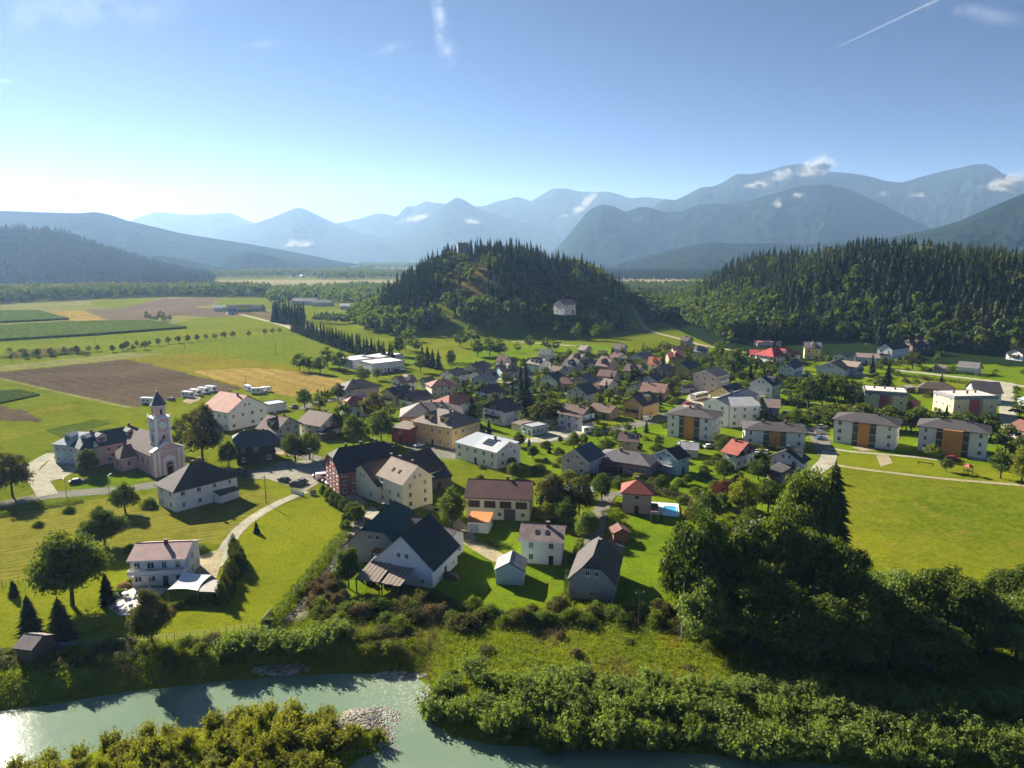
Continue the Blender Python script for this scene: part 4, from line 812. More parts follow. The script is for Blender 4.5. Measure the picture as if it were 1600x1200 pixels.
# ---- the dense upper village
rh('house', (844, 545), (863, 546), 9.2, 6.2, 9.5, wWHITE, (.12, .12, .125), 'gable', .5, label='two-storey white house with slate grey roof at the upper lane', short='slate-roofed white house', storeys=2)
rh('house', (832, 558), (853, 561), 7.4, 4.2, 10, wWHITE, (.22, .16, .14), 'gable', .6, label='house with dusty brown roof and dormer in front of the slate-roofed house', short='dusty brown house', dormer=2)
rh('house', (908, 539), (920, 540), 7.0, 4.2, 10, wPINK, (.30, .24, .20), 'gable', .5, label='house with pale tan roof by the round trees', short='pale tan roof')
rh('house', (960, 537), (978, 538), 7.2, 4.4, 11, wWHITE, (.16, .125, .115), 'gable', .6, label='white house with grey-brown roof below the green slope', short='slope-foot house')
rh('house', (959, 550), (974, 552), 7.0, 4.2, 9, wWHITE, (.10, .045, .05), 'gable', .6, label='white house with wine dark roof', short='wine-roofed house')
rh('house', (894, 552), (914, 554), 7.4, 4.2, 10.5, (.58, .54, .48), (.18, .125, .10), 'gable', .6, label='house with light brown roof and dormer by the yellow tree', short='light brown dormer house', dormer=1)
rh('house', (884, 561), (907, 563), 7.6, 4.2, 11, wWHITE, (.075, .073, .080), 'gable', .6, label='white gabled house with charcoal roof and dormer', short='charcoal dormer house', dormer=1)
rh('house', (939, 556), (960, 558), 9.2, 4.0, 14, (.44, .32, .26), (.19, .125, .105), 'gable', .7, label='biggest brown roof of the upper village with a tent dormer', short='biggest brown roof', dormer=1)
rh('house', (993, 552), (1014, 549), 8.0, 4.8, 11, (.66, .62, .57), (.13, .14, .16), 'gable', .6, label='pale house with blue-grey roof next to the orange roof', short='pale blue-grey house')
rh('house', (1014, 557), (1033, 558), 8.4, 4.2, 10, wWHITE, tile((.56, .20, .09)), 'gable', .6, label='house with the bright orange roof in the upper village', short='bright orange roof', dormer=1)
rh('house', (979, 568), (1004, 570), 7.4, 4.0, 10.5, (.46, .38, .34), (.12, .09, .085), 'gable', .6, label='dark brown roofed house below the blue-grey house', short='dark brown house', dormer=1)
rh('row_house', (1042, 550), (1068, 550), 7.2, 4.4, 9.5, (.52, .34, .22), tile((.34, .12, .08)), 'gable', .5, label='row house with terracotta roof and dormer', cat='house', short='terracotta row house', dormer=1)
rh('house', (937, 577), (965, 579), 6.2, 3.4, 10, (.62, .56, .50), (.165, .095, .08), 'gable', .6, label='low house with reddish brown roof under the biggest roof', short='low reddish house')
rh('house', (856, 584), (872, 579), 7.8, 4.0, 9.5, wWHITE, (.050, .055, .062), 'gable', .6, label='white steep-gabled house with black roof beside the tall spruces', short='white steep gable', storeys=1)
rh('house', (907, 587), (921, 582), 7.8, 4.2, 11.5, wPINK, (.055, .068, .085), 'gable', .6, label='pink gabled house with dark blue roof', short='pink gabled house')
rh('house', (876, 589), (898, 590), 6.0, 3.4, 9, (.40, .30, .26), (.15, .08, .075), 'gable', .6, label='low house with maroon roof between the white and pink gables', short='low maroon house')
rh('house', (900, 602), (921, 597), 8.0, 4.2, 11, (.72, .68, .60), (.055, .065, .070), 'gable', .7, label='cream gabled house with black roof and brick porch', short='cream black-roofed house', sky=1)
rh('house', (944, 591), (959, 593), 6.2, 3.6, 9.5, (.62, .54, .44), (.22, .165, .13), 'gable', .6, label='small cream house with tan roof', short='small tan-roofed house')
rh('house', (1013, 586), (1025, 581), 7.4, 4.2, 9.5, wLBLUE, (.060, .062, .070), 'gable', .6, label='pale blue gabled house with black roof near the car dealer yard', short='pale blue gable')
rh('house', (991, 600), (1001, 596), 6.4, 3.4, 9, wWHITE, (.34, .34, .34), 'gable', .8, label='white house with pale grey gable and terrace roof', short='pale grey gable')
rh('house', (1004, 597), (1044, 600), 7.0, 4.0, 12, (.42, .24, .14), (.26, .15, .115), 'gable', .7, label='long rust brown roofed house by the car yard', short='long rust brown house', chim=2)
rh('house', (1086, 541), (1105, 542), 8.0, 5.0, 11, (.60, .60, .58), (.17, .17, .18), 'gable', .6, label='pale house with light grey roof and dormers below the forest', short='light grey dormer house', dormer=2)
rh('house', (1067, 525), (1080, 526), 8.0, 4.8, 9.5, (.50, .46, .44), (.12, .085, .075), 'gable', .6, label='brown-roofed house at the hill track', short='hill-track house')
rh('house', (1050, 541), (1066, 541), 7.0, 4.2, 9, (.58, .44, .34), (.10, .06, .055), 'gable', .6, label='house with dark brown roof below the hill track', short='lower hill-track house')
rh('house', (924, 565), (938, 563), 6.4, 3.8, 9, wWHITE, (.10, .09, .09), 'gable', .6, label='small white house with grey roof behind the yellow tree', short='small grey-roofed house')
rh('house', (864, 571), (880, 573), 6.4, 3.6, 9, (.50, .44, .38), (.14, .10, .085), 'gable', .6, label='brown house between the dusty brown and charcoal roofs', short='little brown house')
rh('house', (1030, 572), (1044, 568), 6.8, 4.0, 9, (.60, .50, .40), (.12, .07, .06), 'gable', .6, label='ochre house with brown roof beside the mustard yellow house', short='small ochre house')
rh('house', (872, 468), (893, 467), 8.0, 5.4, 9, (.62, .58, .50), (.24, .17, .16), 'gable', .7, z0=h1(*at(882, 484, 4)), label='lone cream house with pinkish roof at the foot of the castle hill', short='lone castle-foot house', storeys=2, near=False)
rh('house', (742, 580), (750, 577), 5.2, 3.0, 7, wWHITE, (.10, .085, .08), 'gable', .5, label='tiny house beside the blue-grey roofed house', short='tiny grey house', chim=0)
rh('house', (660, 590), (676, 588), 5.6, 3.4, 8, (.56, .52, .48), (.10, .075, .07), 'gable', .5, label='small brown house beside the cream pyramid house', short='small brown house', chim=0)
rh('house', (580, 628), (598, 625), 6.5, 4.0, 9, wCREAM, (.11, .07, .06), 'gable', .6, label='brown-roofed house hidden behind the garden trees', short='hidden garden house')
# ================================================================ buildings with a shape of their own
def merge(a, b):
    """b's parts become a's parts (one building of two bodies)"""
    ca, sa = math.cos(-a.rotation_euler.z), math.sin(-a.rotation_euler.z); dx, dy = b.location.x - a.location.x, b.location.y - a.location.y
    ox, oy = ca * dx - sa * dy, sa * dx + ca * dy; r = b.rotation_euler.z - a.rotation_euler.z; c, s = math.cos(r), math.sin(r)
    for ch in list(b.children):
        ch.parent = a; x, y, z = ch.location; ch.location = (ox + c * x - s * y, oy + s * x + c * y, z + b.location.z - a.location.z)
        e = ch.rotation_euler.copy()
        if abs(e.x) > 1e-6:
            from mathutils import Euler, Matrix
            ch.rotation_euler = (Matrix.Rotation(r, 3, 'Z') @ e.to_matrix()).to_euler()
        else: ch.rotation_euler = (e.x, e.y, e.z + r)
    bpy.data.objects.remove(b, do_unlink=True); return a

# ---- the church
def church():
    pink = plaster((.74, .46, .41), 'pink_render'); wh = WHITE; rf = tile((.115, .085, .072), 'church_tiles'); slate = tile((.050, .068, .075), 'spire_slate', .5, .3, .4)
    a = Vector(at(241, 746)); b = Vector(at(290, 735)); c = (a + b) / 2; d = (b - a).normalized(); W = (b - a).length
    yaw = math.atan2(d.y, d.x); root = empty('church', (c.x, c.y, 0), yaw)
    tag(root, 'pink and white church with tall clock tower and pointed slate spire', 'church'); LANDMARKS.append(('pink church', c.x, c.y)); FOOT.append((c.x - d.y * 11, c.y + d.x * 11, yaw, 8, 15))
    h = W / 2; nl = 20.0; ze, zr = 6.6, 11.0; n = h - .35
    m = MB(); m.extrude([(-n, -.3), (n, -.3), (n, ze), (0, zr - .03), (-n, ze)], 'y', 1.2, nl); m.build('nave_wall', pink, root)
    m = MB(); s = (zr - ze) / n; o = .45; m.extrude([(-n - o, ze - o * s), (0, zr - .02), (n + o, ze - o * s), (n + o, ze - o * s + .22), (0, zr + .22), (-n - o, ze - o * s + .22)], 'y', 1.1, nl + .3, 0, 1); m.build('nave_roof', [rf, wh], root)
    m = MB(); m.box(-n - .16, -n + .0, 1.25, nl, ze - .62, ze - .38); m.box(n, n + .16, 1.25, nl, ze - .62, ze - .38); m.build('cornice', wh, root)
    m = MB(); k = n * .72; m.extrude([(-k, -.3), (k, -.3), (k, ze - .6), (0, zr - 1.6), (-k, ze - .6)], 'y', nl + .003, nl + 6); m.build('chancel_wall', pink, root)
    m = MB(); m.extrude([(-k - .4, ze - .9), (0, zr - 1.5), (k + .4, ze - .9), (k + .4, ze - .68), (0, zr - 1.28), (-k - .4, ze - .68)], 'y', nl + .32, nl + 6.3, 0, 1); m.build('chancel_roof', [rf, wh], root)
    # front with pilasters and pediment
    m = MB(); m.box(-h, h, -.35, 1.195, -.3, 7.6); m.extrude([(-h + .3, 7.9), (h - .3, 7.9), (0, 9.9)], 'y', -.2, 1.1); m.build('facade', pink, root)
    m = MB(); m.box(-h - .25, h + .25, -.6, 1.3, 7.603, 7.9); m.extrude([(-h - .3, 7.903), (-h + .25, 7.903), (0, 10.05), (h - .25, 7.903), (h + .3, 7.903), (0, 10.4)], 'y', -.55, 1.3); m.build('pediment', wh, root)
    for x in (-h + .5, -h + 1.75, h - 1.75, h - .5):
        m = MB(); m.box(x - .36, x + .36, -.55, -.353, 0, 7.1); m.box(x - .46, x + .46, -.6, -.353, 7.103, 7.55); m.box(x - .46, x + .46, -.6, -.353, -.2, -.003 + .35); m.build('pilaster', wh, root)
    m = MB(); m.box(-1.9, -1.3, -.62, -.353, 0, 4.4); m.box(1.3, 1.9, -.62, -.353, 0, 4.4); m.box(-2.1, 2.1, -.7, -.353, 4.403, 4.75)
    arc = [(-1.9 + 0, 4.76)] + [(1.9 * math.cos(t), 4.76 + 1.25 * math.sin(t)) for t in np.linspace(math.pi, 0, 9)]; m.extrude(arc[1:], 'y', -.62, -.36); m.build('portal', wh, root)
    m = MB(); m.box(-.85, .85, -.44, -.353, 0, 2.7); m.build('door', WOOD, root)
    m = MB(); m.extrude([(1.0 * math.cos(t), 3.0 + 1.0 * math.sin(t)) for t in np.linspace(math.pi, 0, 9)], 'y', -.42, -.353); m.build('window', GLASS, root)
    # side windows
    def arch(x, y, z, ang, w, hh, par):
        q = MB(); pts = [(-w / 2, -hh / 2), (w / 2, -hh / 2)] + [(w / 2 * math.cos(t), hh / 2 - w / 2 + w / 2 * math.sin(t)) for t in np.linspace(0, math.pi, 7)]
        q.extrude([(p * 1.28, r * 1.14) for p, r in pts], 'y', -.05, .02); f = q.build('window', wh, par); f.location = (x, y, z); f.rotation_euler = (0, 0, ang)
        q = MB(); q.extrude(pts, 'y', -.062, -.03); q.build('pane', GLASS, f)
    for y in (4.5, 8.2, 12.2): arch(-n, y, 3.9, -math.pi / 2, 1.0, 2.3, root)
    for y in (4.5, 8.2, 12.2, 16.0): arch(n, y, 3.9, math.pi / 2, 1.0, 2.3, root)
    # sacristy
    m = MB(); m.box(-n - 4.6, -n - .003, 13.2, 19.6, -.3, 4.2); m.build('sacristy_wall', pink, root)
    m = MB(); z0 = 4.2; m.add([(-n - 5.1, 12.7, z0), (-n - .003, 12.7, z0), (-n - .003, 20.1, z0), (-n - 5.1, 20.1, z0), (-n - 2.4, 16.4, 7.6), (-n - .1, 16.4, 7.6), (-n - 5.1, 12.7, z0 - .2), (-n - .003, 12.7, z0 - .2), (-n - .003, 20.1, z0 - .2), (-n - 5.1, 20.1, z0 - .2)],
        [(0, 1, 5, 4), (1, 2, 5), (2, 3, 4, 5), (3, 0, 4), (0, 6, 7, 1), (2, 8, 9, 3), (3, 9, 6, 0), (9, 8, 7, 6)], [0, 0, 0, 0, 1, 1, 1, 1]); m.build('sacristy_roof', [rf, wh], root)
    arch(-n - 4.6, 16.4, 2.4, -math.pi / 2, .8, 1.5, root); arch(-n - 2.4, 13.2, 2.4, 0, .8, 1.5, root)
    # tower
    t = 2.25; y0, y1 = 2.2, 2.2 + 2 * t; yc = (y0 + y1) / 2; T = 17.2
    m = MB(); m.box(-t, t, y0, y1, 6, T); m.build('tower', pink, root)
    m = MB()
    for sx in (-1, 1):
        for sy in (-1, 1):
            x, y = sx * t, yc + sy * t
            m.box(min(x - sx * .62, x + sx * .10), max(x - sx * .62, x + sx * .10), min(y - sy * .62, y + sy * .10), max(y - sy * .62, y + sy * .10), 7.5, T - .01)
    for z, e, hh in ((T, .42, .35), (12.6, .22, .22), (9.0, .22, .22)): m.box(-t - e, t + e, y0 - e, y1 + e, z, z + hh)
    for sx in (-1, 1):
        for sy in (-1, 1): m.box(sx * (t + .1) - .2, sx * (t + .1) + .2, yc + sy * (t + .1) - .2, yc + sy * (t + .1) + .2, T + .353, T + .95)
    m.build('tower_trim', wh, root)
    dialm = plain('clock_dial', (.80, .79, .75), .5, .2, 0, .03); black = plain('clock_black', (.02, .02, .02), .6)
    for ang, px_, py_ in ((0, 0, y0), (math.pi / 2, t, yc), (-math.pi / 2, -t, yc), (math.pi, 0, y1)):
        q = MB(); q.extrude([(1.12 * math.cos(u), 1.12 * math.sin(u)) for u in np.linspace(0, 2 * math.pi, 20, endpoint=False)], 'y', -.12, .02, 0); f = q.build('clock_face', dialm, root); f.location = (px_, py_, 15.0); f.rotation_euler = (0, 0, ang)
        q = MB()
        for i in range(12):
            u = i * math.pi / 6; r0, r1 = .86, 1.03; cx_, sx_ = math.sin(u), math.cos(u); pw = .05
            q.extrude([(cx_ * r0 - sx_ * pw, sx_ * r0 + cx_ * pw), (cx_ * r0 + sx_ * pw, sx_ * r0 - cx_ * pw), (cx_ * r1 + sx_ * pw, sx_ * r1 - cx_ * pw), (cx_ * r1 - sx_ * pw, sx_ * r1 + cx_ * pw)], 'y', -.15, -.1)
        for u, r in ((R(255), .62), (R(50), .9)):
            cx_, sx_ = math.sin(u), math.cos(u); pw = .06; q.extrude([(-sx_ * pw, cx_ * pw), (sx_ * pw, -cx_ * pw), (cx_ * r + sx_ * pw * .5, sx_ * r - cx_ * pw * .5), (cx_ * r - sx_ * pw * .5, sx_ * r + cx_ * pw * .5)], 'y', -.17, -.11)
        q.build('clock_hands', black, f)
        arch(px_, py_, 10.9, ang, 1.0, 2.2, root)
    b8 = [(1.98 * math.cos(u), yc + 1.98 * math.sin(u)) for u in np.linspace(math.pi / 8, 2 * math.pi + math.pi / 8, 8, endpoint=False)]
    m = MB(); m.extrude(b8, 'z', T + .35, 20.9); m.build('belfry', pink, root)
    m = MB()
    for z, f, hh in ((20.903, 1.16, .28), (T + .36, 1.1, .3)): m.extrude([(x * f, yc + (y - yc) * f) for x, y in b8], 'z', z, z + hh)
    m.build('belfry_cornice', wh, root)
    for i in range(4):
        u = -math.pi / 2 + i * math.pi / 2; arch(1.83 * math.cos(u), yc + 1.83 * math.sin(u), 19.2, u + math.pi / 2, .75, 1.9, root)
    V = []; zs = [(21.18, 1.26), (21.9, 1.03), (25.2, .12)]
    for z, f in zs: V += [(x * f, yc + (y - yc) * f, z) for x, y in b8]
    F = [(i + 8 * j, (i + 1) % 8 + 8 * j, (i + 1) % 8 + 8 * (j + 1), i + 8 * (j + 1)) for j in range(2) for i in range(8)] + [tuple(range(8))[::-1], tuple(range(16, 24))]
    m = MB(); m.add(V, F); m.build('spire', slate, root)
    m = MB(); m.tube((0, yc, 25.1), (0, yc, 27.2), .06, .05, 6); m.box(-.42, .42, yc - .05, yc + .05, 26.45, 26.57)
    m.extrude([(.24 * math.cos(u), 25.55 + .24 * math.sin(u)) for u in np.linspace(0, 6.283, 10, endpoint=False)], 'y', yc - .2, yc + .2); m.build('cross', plain('gilded_iron', (.30, .22, .08), .4, .5, .6), root)
church()
# ---- community house behind the church
a = rh('community_house', (119, 674), (147, 676), 9.6, 6.6, 9.5, (.33, .47, .50), tile((.46, .47, .48), 'zinc_tiles', .42, .6, .5, .1), 'hip', .5, label='long community house with teal glazed end and dark slate wing beside the church', cat='house', short='community house', dormer=2, storeys=2, wgap=2.3, dskip=0, chim=0)
b = rh('wing', (141, 676), (205, 665), 9.9, 6.6, 10.5, (.56, .45, .44), (.050, .070, .078), 'hip', .5, dormer=2, storeys=2, wgap=2.8, dskip=0, chim=2)
FOOT.pop(); merge(a, b)
# ---- the long white house by the bend
a = bh('manor', (275, 801), (372, 774), 9.6, 6.2, 10.6, wWHITE, (.060, .055, .050), 'hip', .7, label='long white house with dark hipped roof below the church road', cat='house', short='long white house', storeys=2, wgap=3.6, chim=2, hipin=7, wsize=(1.0, 1.3))
b = bh('annex', (345, 787), (374, 777), 3.2, 2.2, 3.2, wWHITE, (.07, .06, .055), 'shed', .2, win=False, chim=0); FOOT.pop(); merge(a, b)
# ---- villa with balcony, sail and carport
bh('villa', (207, 917), (291, 913), 9.0, 5.7, 7.3, wWHITE, tile((.48, .31, .28), 'faded_pink_tiles'), 'gable', .5, label='white two-storey villa with faded pink roof and full-length balcony', cat='villa', short='white balcony villa', storeys=2, wgap=2.2, dskip=.1, balcony=(0, -1, 2.8, 11, 1.3), trim=WHITE, chim=1, wsize=(1.2, 1.5))
def posts_roof(name, corners, zs, mat, th, label, cat, post=True, planks=0, postmat=WOOD, inset=.3):
    """an open roof on posts; corners in the picture at heights zs, in order front-left, front-right, back-right, back-left"""
    P = [Vector((*at(c[0], c[1], z), z)) for c, z in zip(corners, zs)]; c = sum(P, Vector()) / 4; root = empty(name, (c.x, c.y, 0)); tag(root, label, cat)
    Q = [Vector((p.x - c.x, p.y - c.y, p.z)) for p in P]; FOOT.append((c.x, c.y, 0, 4, 3))
    if planks:
        for i in range(planks):
            u0, u1 = i / planks, (i + 1) / planks - .012; j = random.uniform(-.02, .03); e = random.uniform(-.03, .02)
            f0 = Q[0].lerp(Q[1], u0); f1 = Q[0].lerp(Q[1], u1); b1 = Q[3].lerp(Q[2], u1); b0 = Q[3].lerp(Q[2], u0); f0 = f0 + (f0 - b0) * e; f1 = f1 + (f1 - b1) * e
            up = Vector((0, 0, th)); V = [f0, f1, b1, b0, f0 + up, f1 + up, b1 + up, b0 + up]; V = [(v.x, v.y, v.z + j) for v in V]
            m = MB(); m.add(V, [(0, 3, 2, 1), (4, 5, 6, 7), (0, 1, 5, 4), (1, 2, 6, 5), (2, 3, 7, 6), (3, 0, 4, 7)]); m.build('plank', [mat[i % len(mat)]], root)
    else:
        up = Vector((0, 0, th)); V = Q + [q + up for q in Q]; m = MB(); m.add([tuple(v) for v in V], [(0, 3, 2, 1), (4, 5, 6, 7), (0, 1, 5, 4), (1, 2, 6, 5), (2, 3, 7, 6), (3, 0, 4, 7)]); m.build('roof', mat, root)
    if post:
        for q in Q:
            p = q * .93; m = MB(); m.box(p.x - .11, p.x + .11, p.y - .11, p.y + .11, -.2, q.z - .02 - abs(q.z - 3) * .0); m.build('post', postmat, root)
        for a_, b_ in ((0, 1), (3, 2)):
            m = MB(); m.tube(Q[a_] * .93 - Vector((0, 0, .16)) + Vector((0, 0, Q[a_].z * .07)), Q[b_] * .93 - Vector((0, 0, .16)) + Vector((0, 0, Q[b_].z * .07)), .09, .09, 4); m.build('beam', postmat, root)
    return root
def sail():
    cs = [(262, 921), (309, 923), (331, 898), (286, 891)]; zs = [2.7, 2.6, 3.4, 3.6]
    P = [Vector((*at(c[0], c[1], z), z)) for c, z in zip(cs, zs)]; c = sum(P, Vector()) / 4; root = empty('shade_sail', (c.x, c.y, 0)); tag(root, 'white shade sail stretched over the terrace beside the villa', 'shade sail')
    n = 9; V = []
    for j in range(n):
        for i in range(n):
            u, v = i / (n - 1), j / (n - 1); p = P[0].lerp(P[1], u).lerp(P[3].lerp(P[2], u), v); ctr = (P[0] + P[1] + P[2] + P[3]) / 4
            pull = (1 - (2 * u - 1) ** 2) * (2 * v - 1) ** 4 + (1 - (2 * v - 1) ** 2) * (2 * u - 1) ** 4; p = p.lerp(ctr, .16 * pull); V.append((p.x - c.x, p.y - c.y, p.z - .35 * math.sin(u * math.pi) * math.sin(v * math.pi)))
    V2 = [(x, y, z - .03) for x, y, z in V]; F = [(j * n + i, j * n + i + 1, (j + 1) * n + i + 1, (j + 1) * n + i) for j in range(n - 1) for i in range(n - 1)]
    obj('cloth', mesh('cloth', V + V2, F + [tuple(k + n * n for k in f[::-1]) for f in F], [plain('sail_cloth', (.78, .77, .74), .9, .1, 0, .05)], None, True), root)
    for p in P: m = MB(); m.tube((p.x - c.x, p.y - c.y, -.2), (p.x - c.x, p.y - c.y, p.z + .1), .05); m.build('pole', STEEL, root)
sail()
posts_roof('carport', [(311, 925), (337, 926), (345, 907), (317, 906)], [2.4, 2.4, 2.7, 2.7], plain('carport_roof', (.30, .27, .25), .7), .12, 'brown flat carport between shade sail and thuja row', 'carport')
rh('garden_hut', (40, 990), (66, 993), 3.9, 2.6, 4.4, (.13, .095, .07), (.25, .21, .19), 'gable', .35, label='brown wooden garden hut by the river fence between two spruces', cat='hut', short='river garden hut', chim=0, win=False)
# ---- the old farm by the river
oldw = (.52, .48, .41)
rh('old_farmhouse', (588, 806), (616, 782), 10.2, 4.4, 12.5, oldw, (.022, .070, .062), 'half', .9, label='old farmhouse with dark green roof and stained pale plaster', cat='farmhouse', short='old green-roofed farmhouse', chim=1, storeys=1, wgap=4, wsize=(1, 1.1))
rh('farm_link', (618, 806), (660, 808), 7.2, 4.2, 9, oldw, (.105, .085, .078), 'gable', .4, label='grey-brown roofed link building between the green and black farm roofs', cat='farm building', short='farm link building', chim=0, wgap=4)
rh('farm_stable', (626, 838), (672, 802), 10.4, 3.2, 13.2, wWHITE, (.020, .032, .040), 'gable', .6, label='big farm stable with huge blue-black roof and brick-grille gable', cat='stable', short='huge blue-black farm roof', chim=0, storeys=1, wgap=3.4, trim=METAL, dskip=.3, wsize=(.8, .7))
rh('farm_annex', (680, 822), (714, 828), 6.6, 4.2, 8, wWHITE, (.085, .062, .060), 'gable', .6, label='small brown-roofed annex at the shaded end of the farm stable', cat='annex', short='brown farm annex', chim=0, storeys=1, trim=WOOD)
posts_roof('lean_to', [(580, 862), (603, 863), (617, 847), (596, 846)], [3.4, 3.4, 4.2, 4.2], plain('rust_sheet', (.42, .17, .09), .6, .3, .1, .3, 2), .08, 'rusty orange lean-to roof between the two farm gables', 'lean-to')
pl = [plain('weathered_board', (.27, .22, .18), .85, .2, 0, .3, 3), plain('weathered_board_pale', (.36, .31, .26), .85, .2, 0, .25, 3), plain('weathered_board_brown', (.21, .15, .115), .85, .2, 0, .3, 3)]
posts_roof('machine_shed', [(554, 905), (592, 910), (620, 874), (586, 869)], [2.9, 2.9, 4.2, 4.2], pl, .09, 'open machine shed with grey weathered board roof, sunlit part of the pair', 'shed', planks=17)
posts_roof('machine_shed', [(594, 911), (625, 917), (654, 882), (622, 875)], [2.7, 2.7, 4.0, 4.0], pl[::-1], .09, 'open machine shed with brownish board roof joined to the huge farm roof', 'shed', planks=15)
# ---- apartment blocks with orange stair towers
OR = plaster((.64, .28, .07), 'orange_render'); DG = plain('stair_glazing', (.05, .06, .065), .25, .5, 0, .3, .6)
def apartments(A, B, W, ze, zr, label, short, wide=7.5, proud=.5, st=3):
    r = bh('apartment_block', A, B, W, ze, zr, (.86, .82, .74), (.075, .068, .068), 'hip', .9, label=label, cat='apartment block', short=short, storeys=st, wgap=3.4, wsize=(1.0, 1.5), dskip=.08, chim=2, door=False, near=False)
    L = (Vector(at(*B)) - Vector(at(*A))).length
    for c in list(r.children):      # no windows behind the stair tower
        if c.name.startswith('window') and abs(c.location.x) < wide / 2 + .9 and abs(c.location.y + W / 2) < .2: bpy.data.objects.remove(c, do_unlink=True)
    m = MB(); m.box(-wide / 2 + 1.9, wide / 2 - 1.9, -W / 2 - proud, -W / 2 - .003, -.2, ze - .12); m.build('stair_tower', OR, r)
    for s in (-1, 1):
        x0 = s * (wide / 2 - .95); m = MB(); m.box(x0 - .93, x0 + .93, -W / 2 - .12, -W / 2 - .003, 0, ze - .15, 0)
        for f in range(1, st + 1): m.box(x0 - .93, x0 + .93, -W / 2 - .9, -W / 2 - .125, f * ze / st - 1.25, f * ze / st - .95, 1)
        m.build('stair_glazing', [DG, plaster((.40, .36, .30), 'balcony_slab')], r)
    return r
apartments((1301, 691), (1397, 704), 12, 8.7, 10.6, 'white apartment block with orange stair tower beside the car park lane', 'car park apartment block')
apartments((1433, 703), (1540, 717), 12, 8.7, 10.6, 'white apartment block with orange stair tower and red car in front', 'playground apartment block', 9.5, 1.6)
apartments((1042, 681), (1111, 690), 13, 8.6, 10.3, 'white apartment block with orange stair tower on the main road', 'main road apartment block')
apartments((1163, 695), (1257, 701), 12, 5.8, 7.4, 'lower white apartment block with orange middle between main road and car park', 'lower apartment block', 7.5, .5, 2)
# flat-roofed blocks
RD = plaster((.42, .10, .095), 'raspberry_render')
def flat_block(A, B, W, label, short):
    r = bh('apartment_block', A, B, W, 8.6, 9.0, (.84, .70, .40), (.60, .57, .52), 'flat', .15, label=label, cat='apartment block', short=short, storeys=3, wgap=3.6, wsize=(.9, 1.2), dskip=.3, chim=3, door=False, near=False)
    L = (Vector(at(*B)) - Vector(at(*A))).length
    m = MB(); m.box(-L / 2 - .22, L / 2 + .22, -W / 2 - .22, W / 2 + .22, 7.5, 8.55); m.build('fascia', plain('grey_fascia', (.20, .22, .24), .6), r)
    m = MB(); m.box(-L * .14, L * .08, -W / 2 - .35, -W / 2 - .003, -.2, 7.45); m.build('stair_front', RD, r)
    m = MB(); m.box(L * .083, L * .16, -W / 2 - .20, -W / 2 - .003, -.2, 7.45); m.build('entrance_front', plaster((.50, .30, .17), 'salmon_render'), r)
    for f in range(3):
        m = MB(); m.box(-1.6, 1.6, -1.3, -.003, -.1, .1, 0); m.box(-1.6, 1.6, -1.3, -1.24, .103, 1.05, 1); q = m.build('balcony', [SILL, plain('balcony_glass', (.30, .36, .40), .3)], r); q.location = (L / 2, 1.5, 1.2 + f * 2.5); q.rotation_euler = (0, 0, math.pi / 2)
flat_block((1349, 641), (1415, 646), 13, 'yellow flat-roofed block with raspberry stripe behind the hedge trees', 'first flat-roofed block')
flat_block((1488, 652), (1556, 651), 13, 'yellow flat-roofed block with raspberry stripe beside the straight road', 'second flat-roofed block')
# ---- school
a = bh('school', (1137, 668), (1183, 648), 10.5, 8.6, 10.6, wWHITE, (.10, .11, .125), 'gable', .4, label='white three-storey school with grey solar roof in the village centre', cat='school', short='white school', storeys=3, wgap=3.2, pv=(8, 0, 1), chim=1, trim=WHITE, dskip=.15)
b = bh('wing', (1113, 652), (1139, 668), 12, 8.4, 10.2, wWHITE, (.30, .31, .32), 'gable', .4, cross=True, storeys=3, wgap=3.4, chim=0, trim=WHITE, door=False); FOOT.pop(); merge(a, b)
# ---- castle ruin on the hill
def castle():
    x, y = -51.5, 742; z = h1(x, y); st = plaster((.30, .28, .25), 'ruin_stone'); root = empty('castle_ruin', (x, y, z - 1), R(12)); tag(root, 'ruined square stone keep rising from the wooded castle hill', 'castle ruin')
    m = MB(); w, t, h = 5.0, 1.3, 20.5
    m.box(-w, w, -w, -w + t, -3, h); m.box(-w, w, w - t, w, -3, h - 1.2); m.box(-w, -w + t, -w + t + .003, w - t - .003, -3, h - .4); m.box(w - t, w, -w + t + .003, w - t - .003, -3, h - .8)
    m.build('keep_wall', st, root)
    for i, (px_, py_) in enumerate([(-w + .7, -w + .65), (-w + 3.2, -w + .65), (w - 3.4, -w + .65), (w - .7, -w + .65), (-w + .65, 0), (w - .65, 1.5), (w - .7, w - .7), (-w + .7, w - .7)]):
        m = MB(); hh = h + .003; m.box(px_ - .65, px_ + .65, py_ - .62, py_ + .62, hh - (1.2 if py_ > 3 else .4 if px_ < -3 and py_ > -3 else .8 if px_ > 3 and py_ > -3 else 0), hh + random.uniform(.5, 1.6)); m.build('battlement', st, root)
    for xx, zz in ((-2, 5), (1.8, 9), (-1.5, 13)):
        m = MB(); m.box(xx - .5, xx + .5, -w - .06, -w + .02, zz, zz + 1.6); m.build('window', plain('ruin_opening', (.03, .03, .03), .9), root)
    m = MB(); m.box(w + .003, w + 11, -w + 1, -w + 2.4, -4, 5); m.box(w + 8, w + 9.3, -w + 2.403, -w + 9, -4, 3.4); m.build('curtain_wall', st, root)
    LANDMARKS.append(('castle ruin', x, y)); FOOT.append((x + 5, y, 0, 12, 9))
castle()
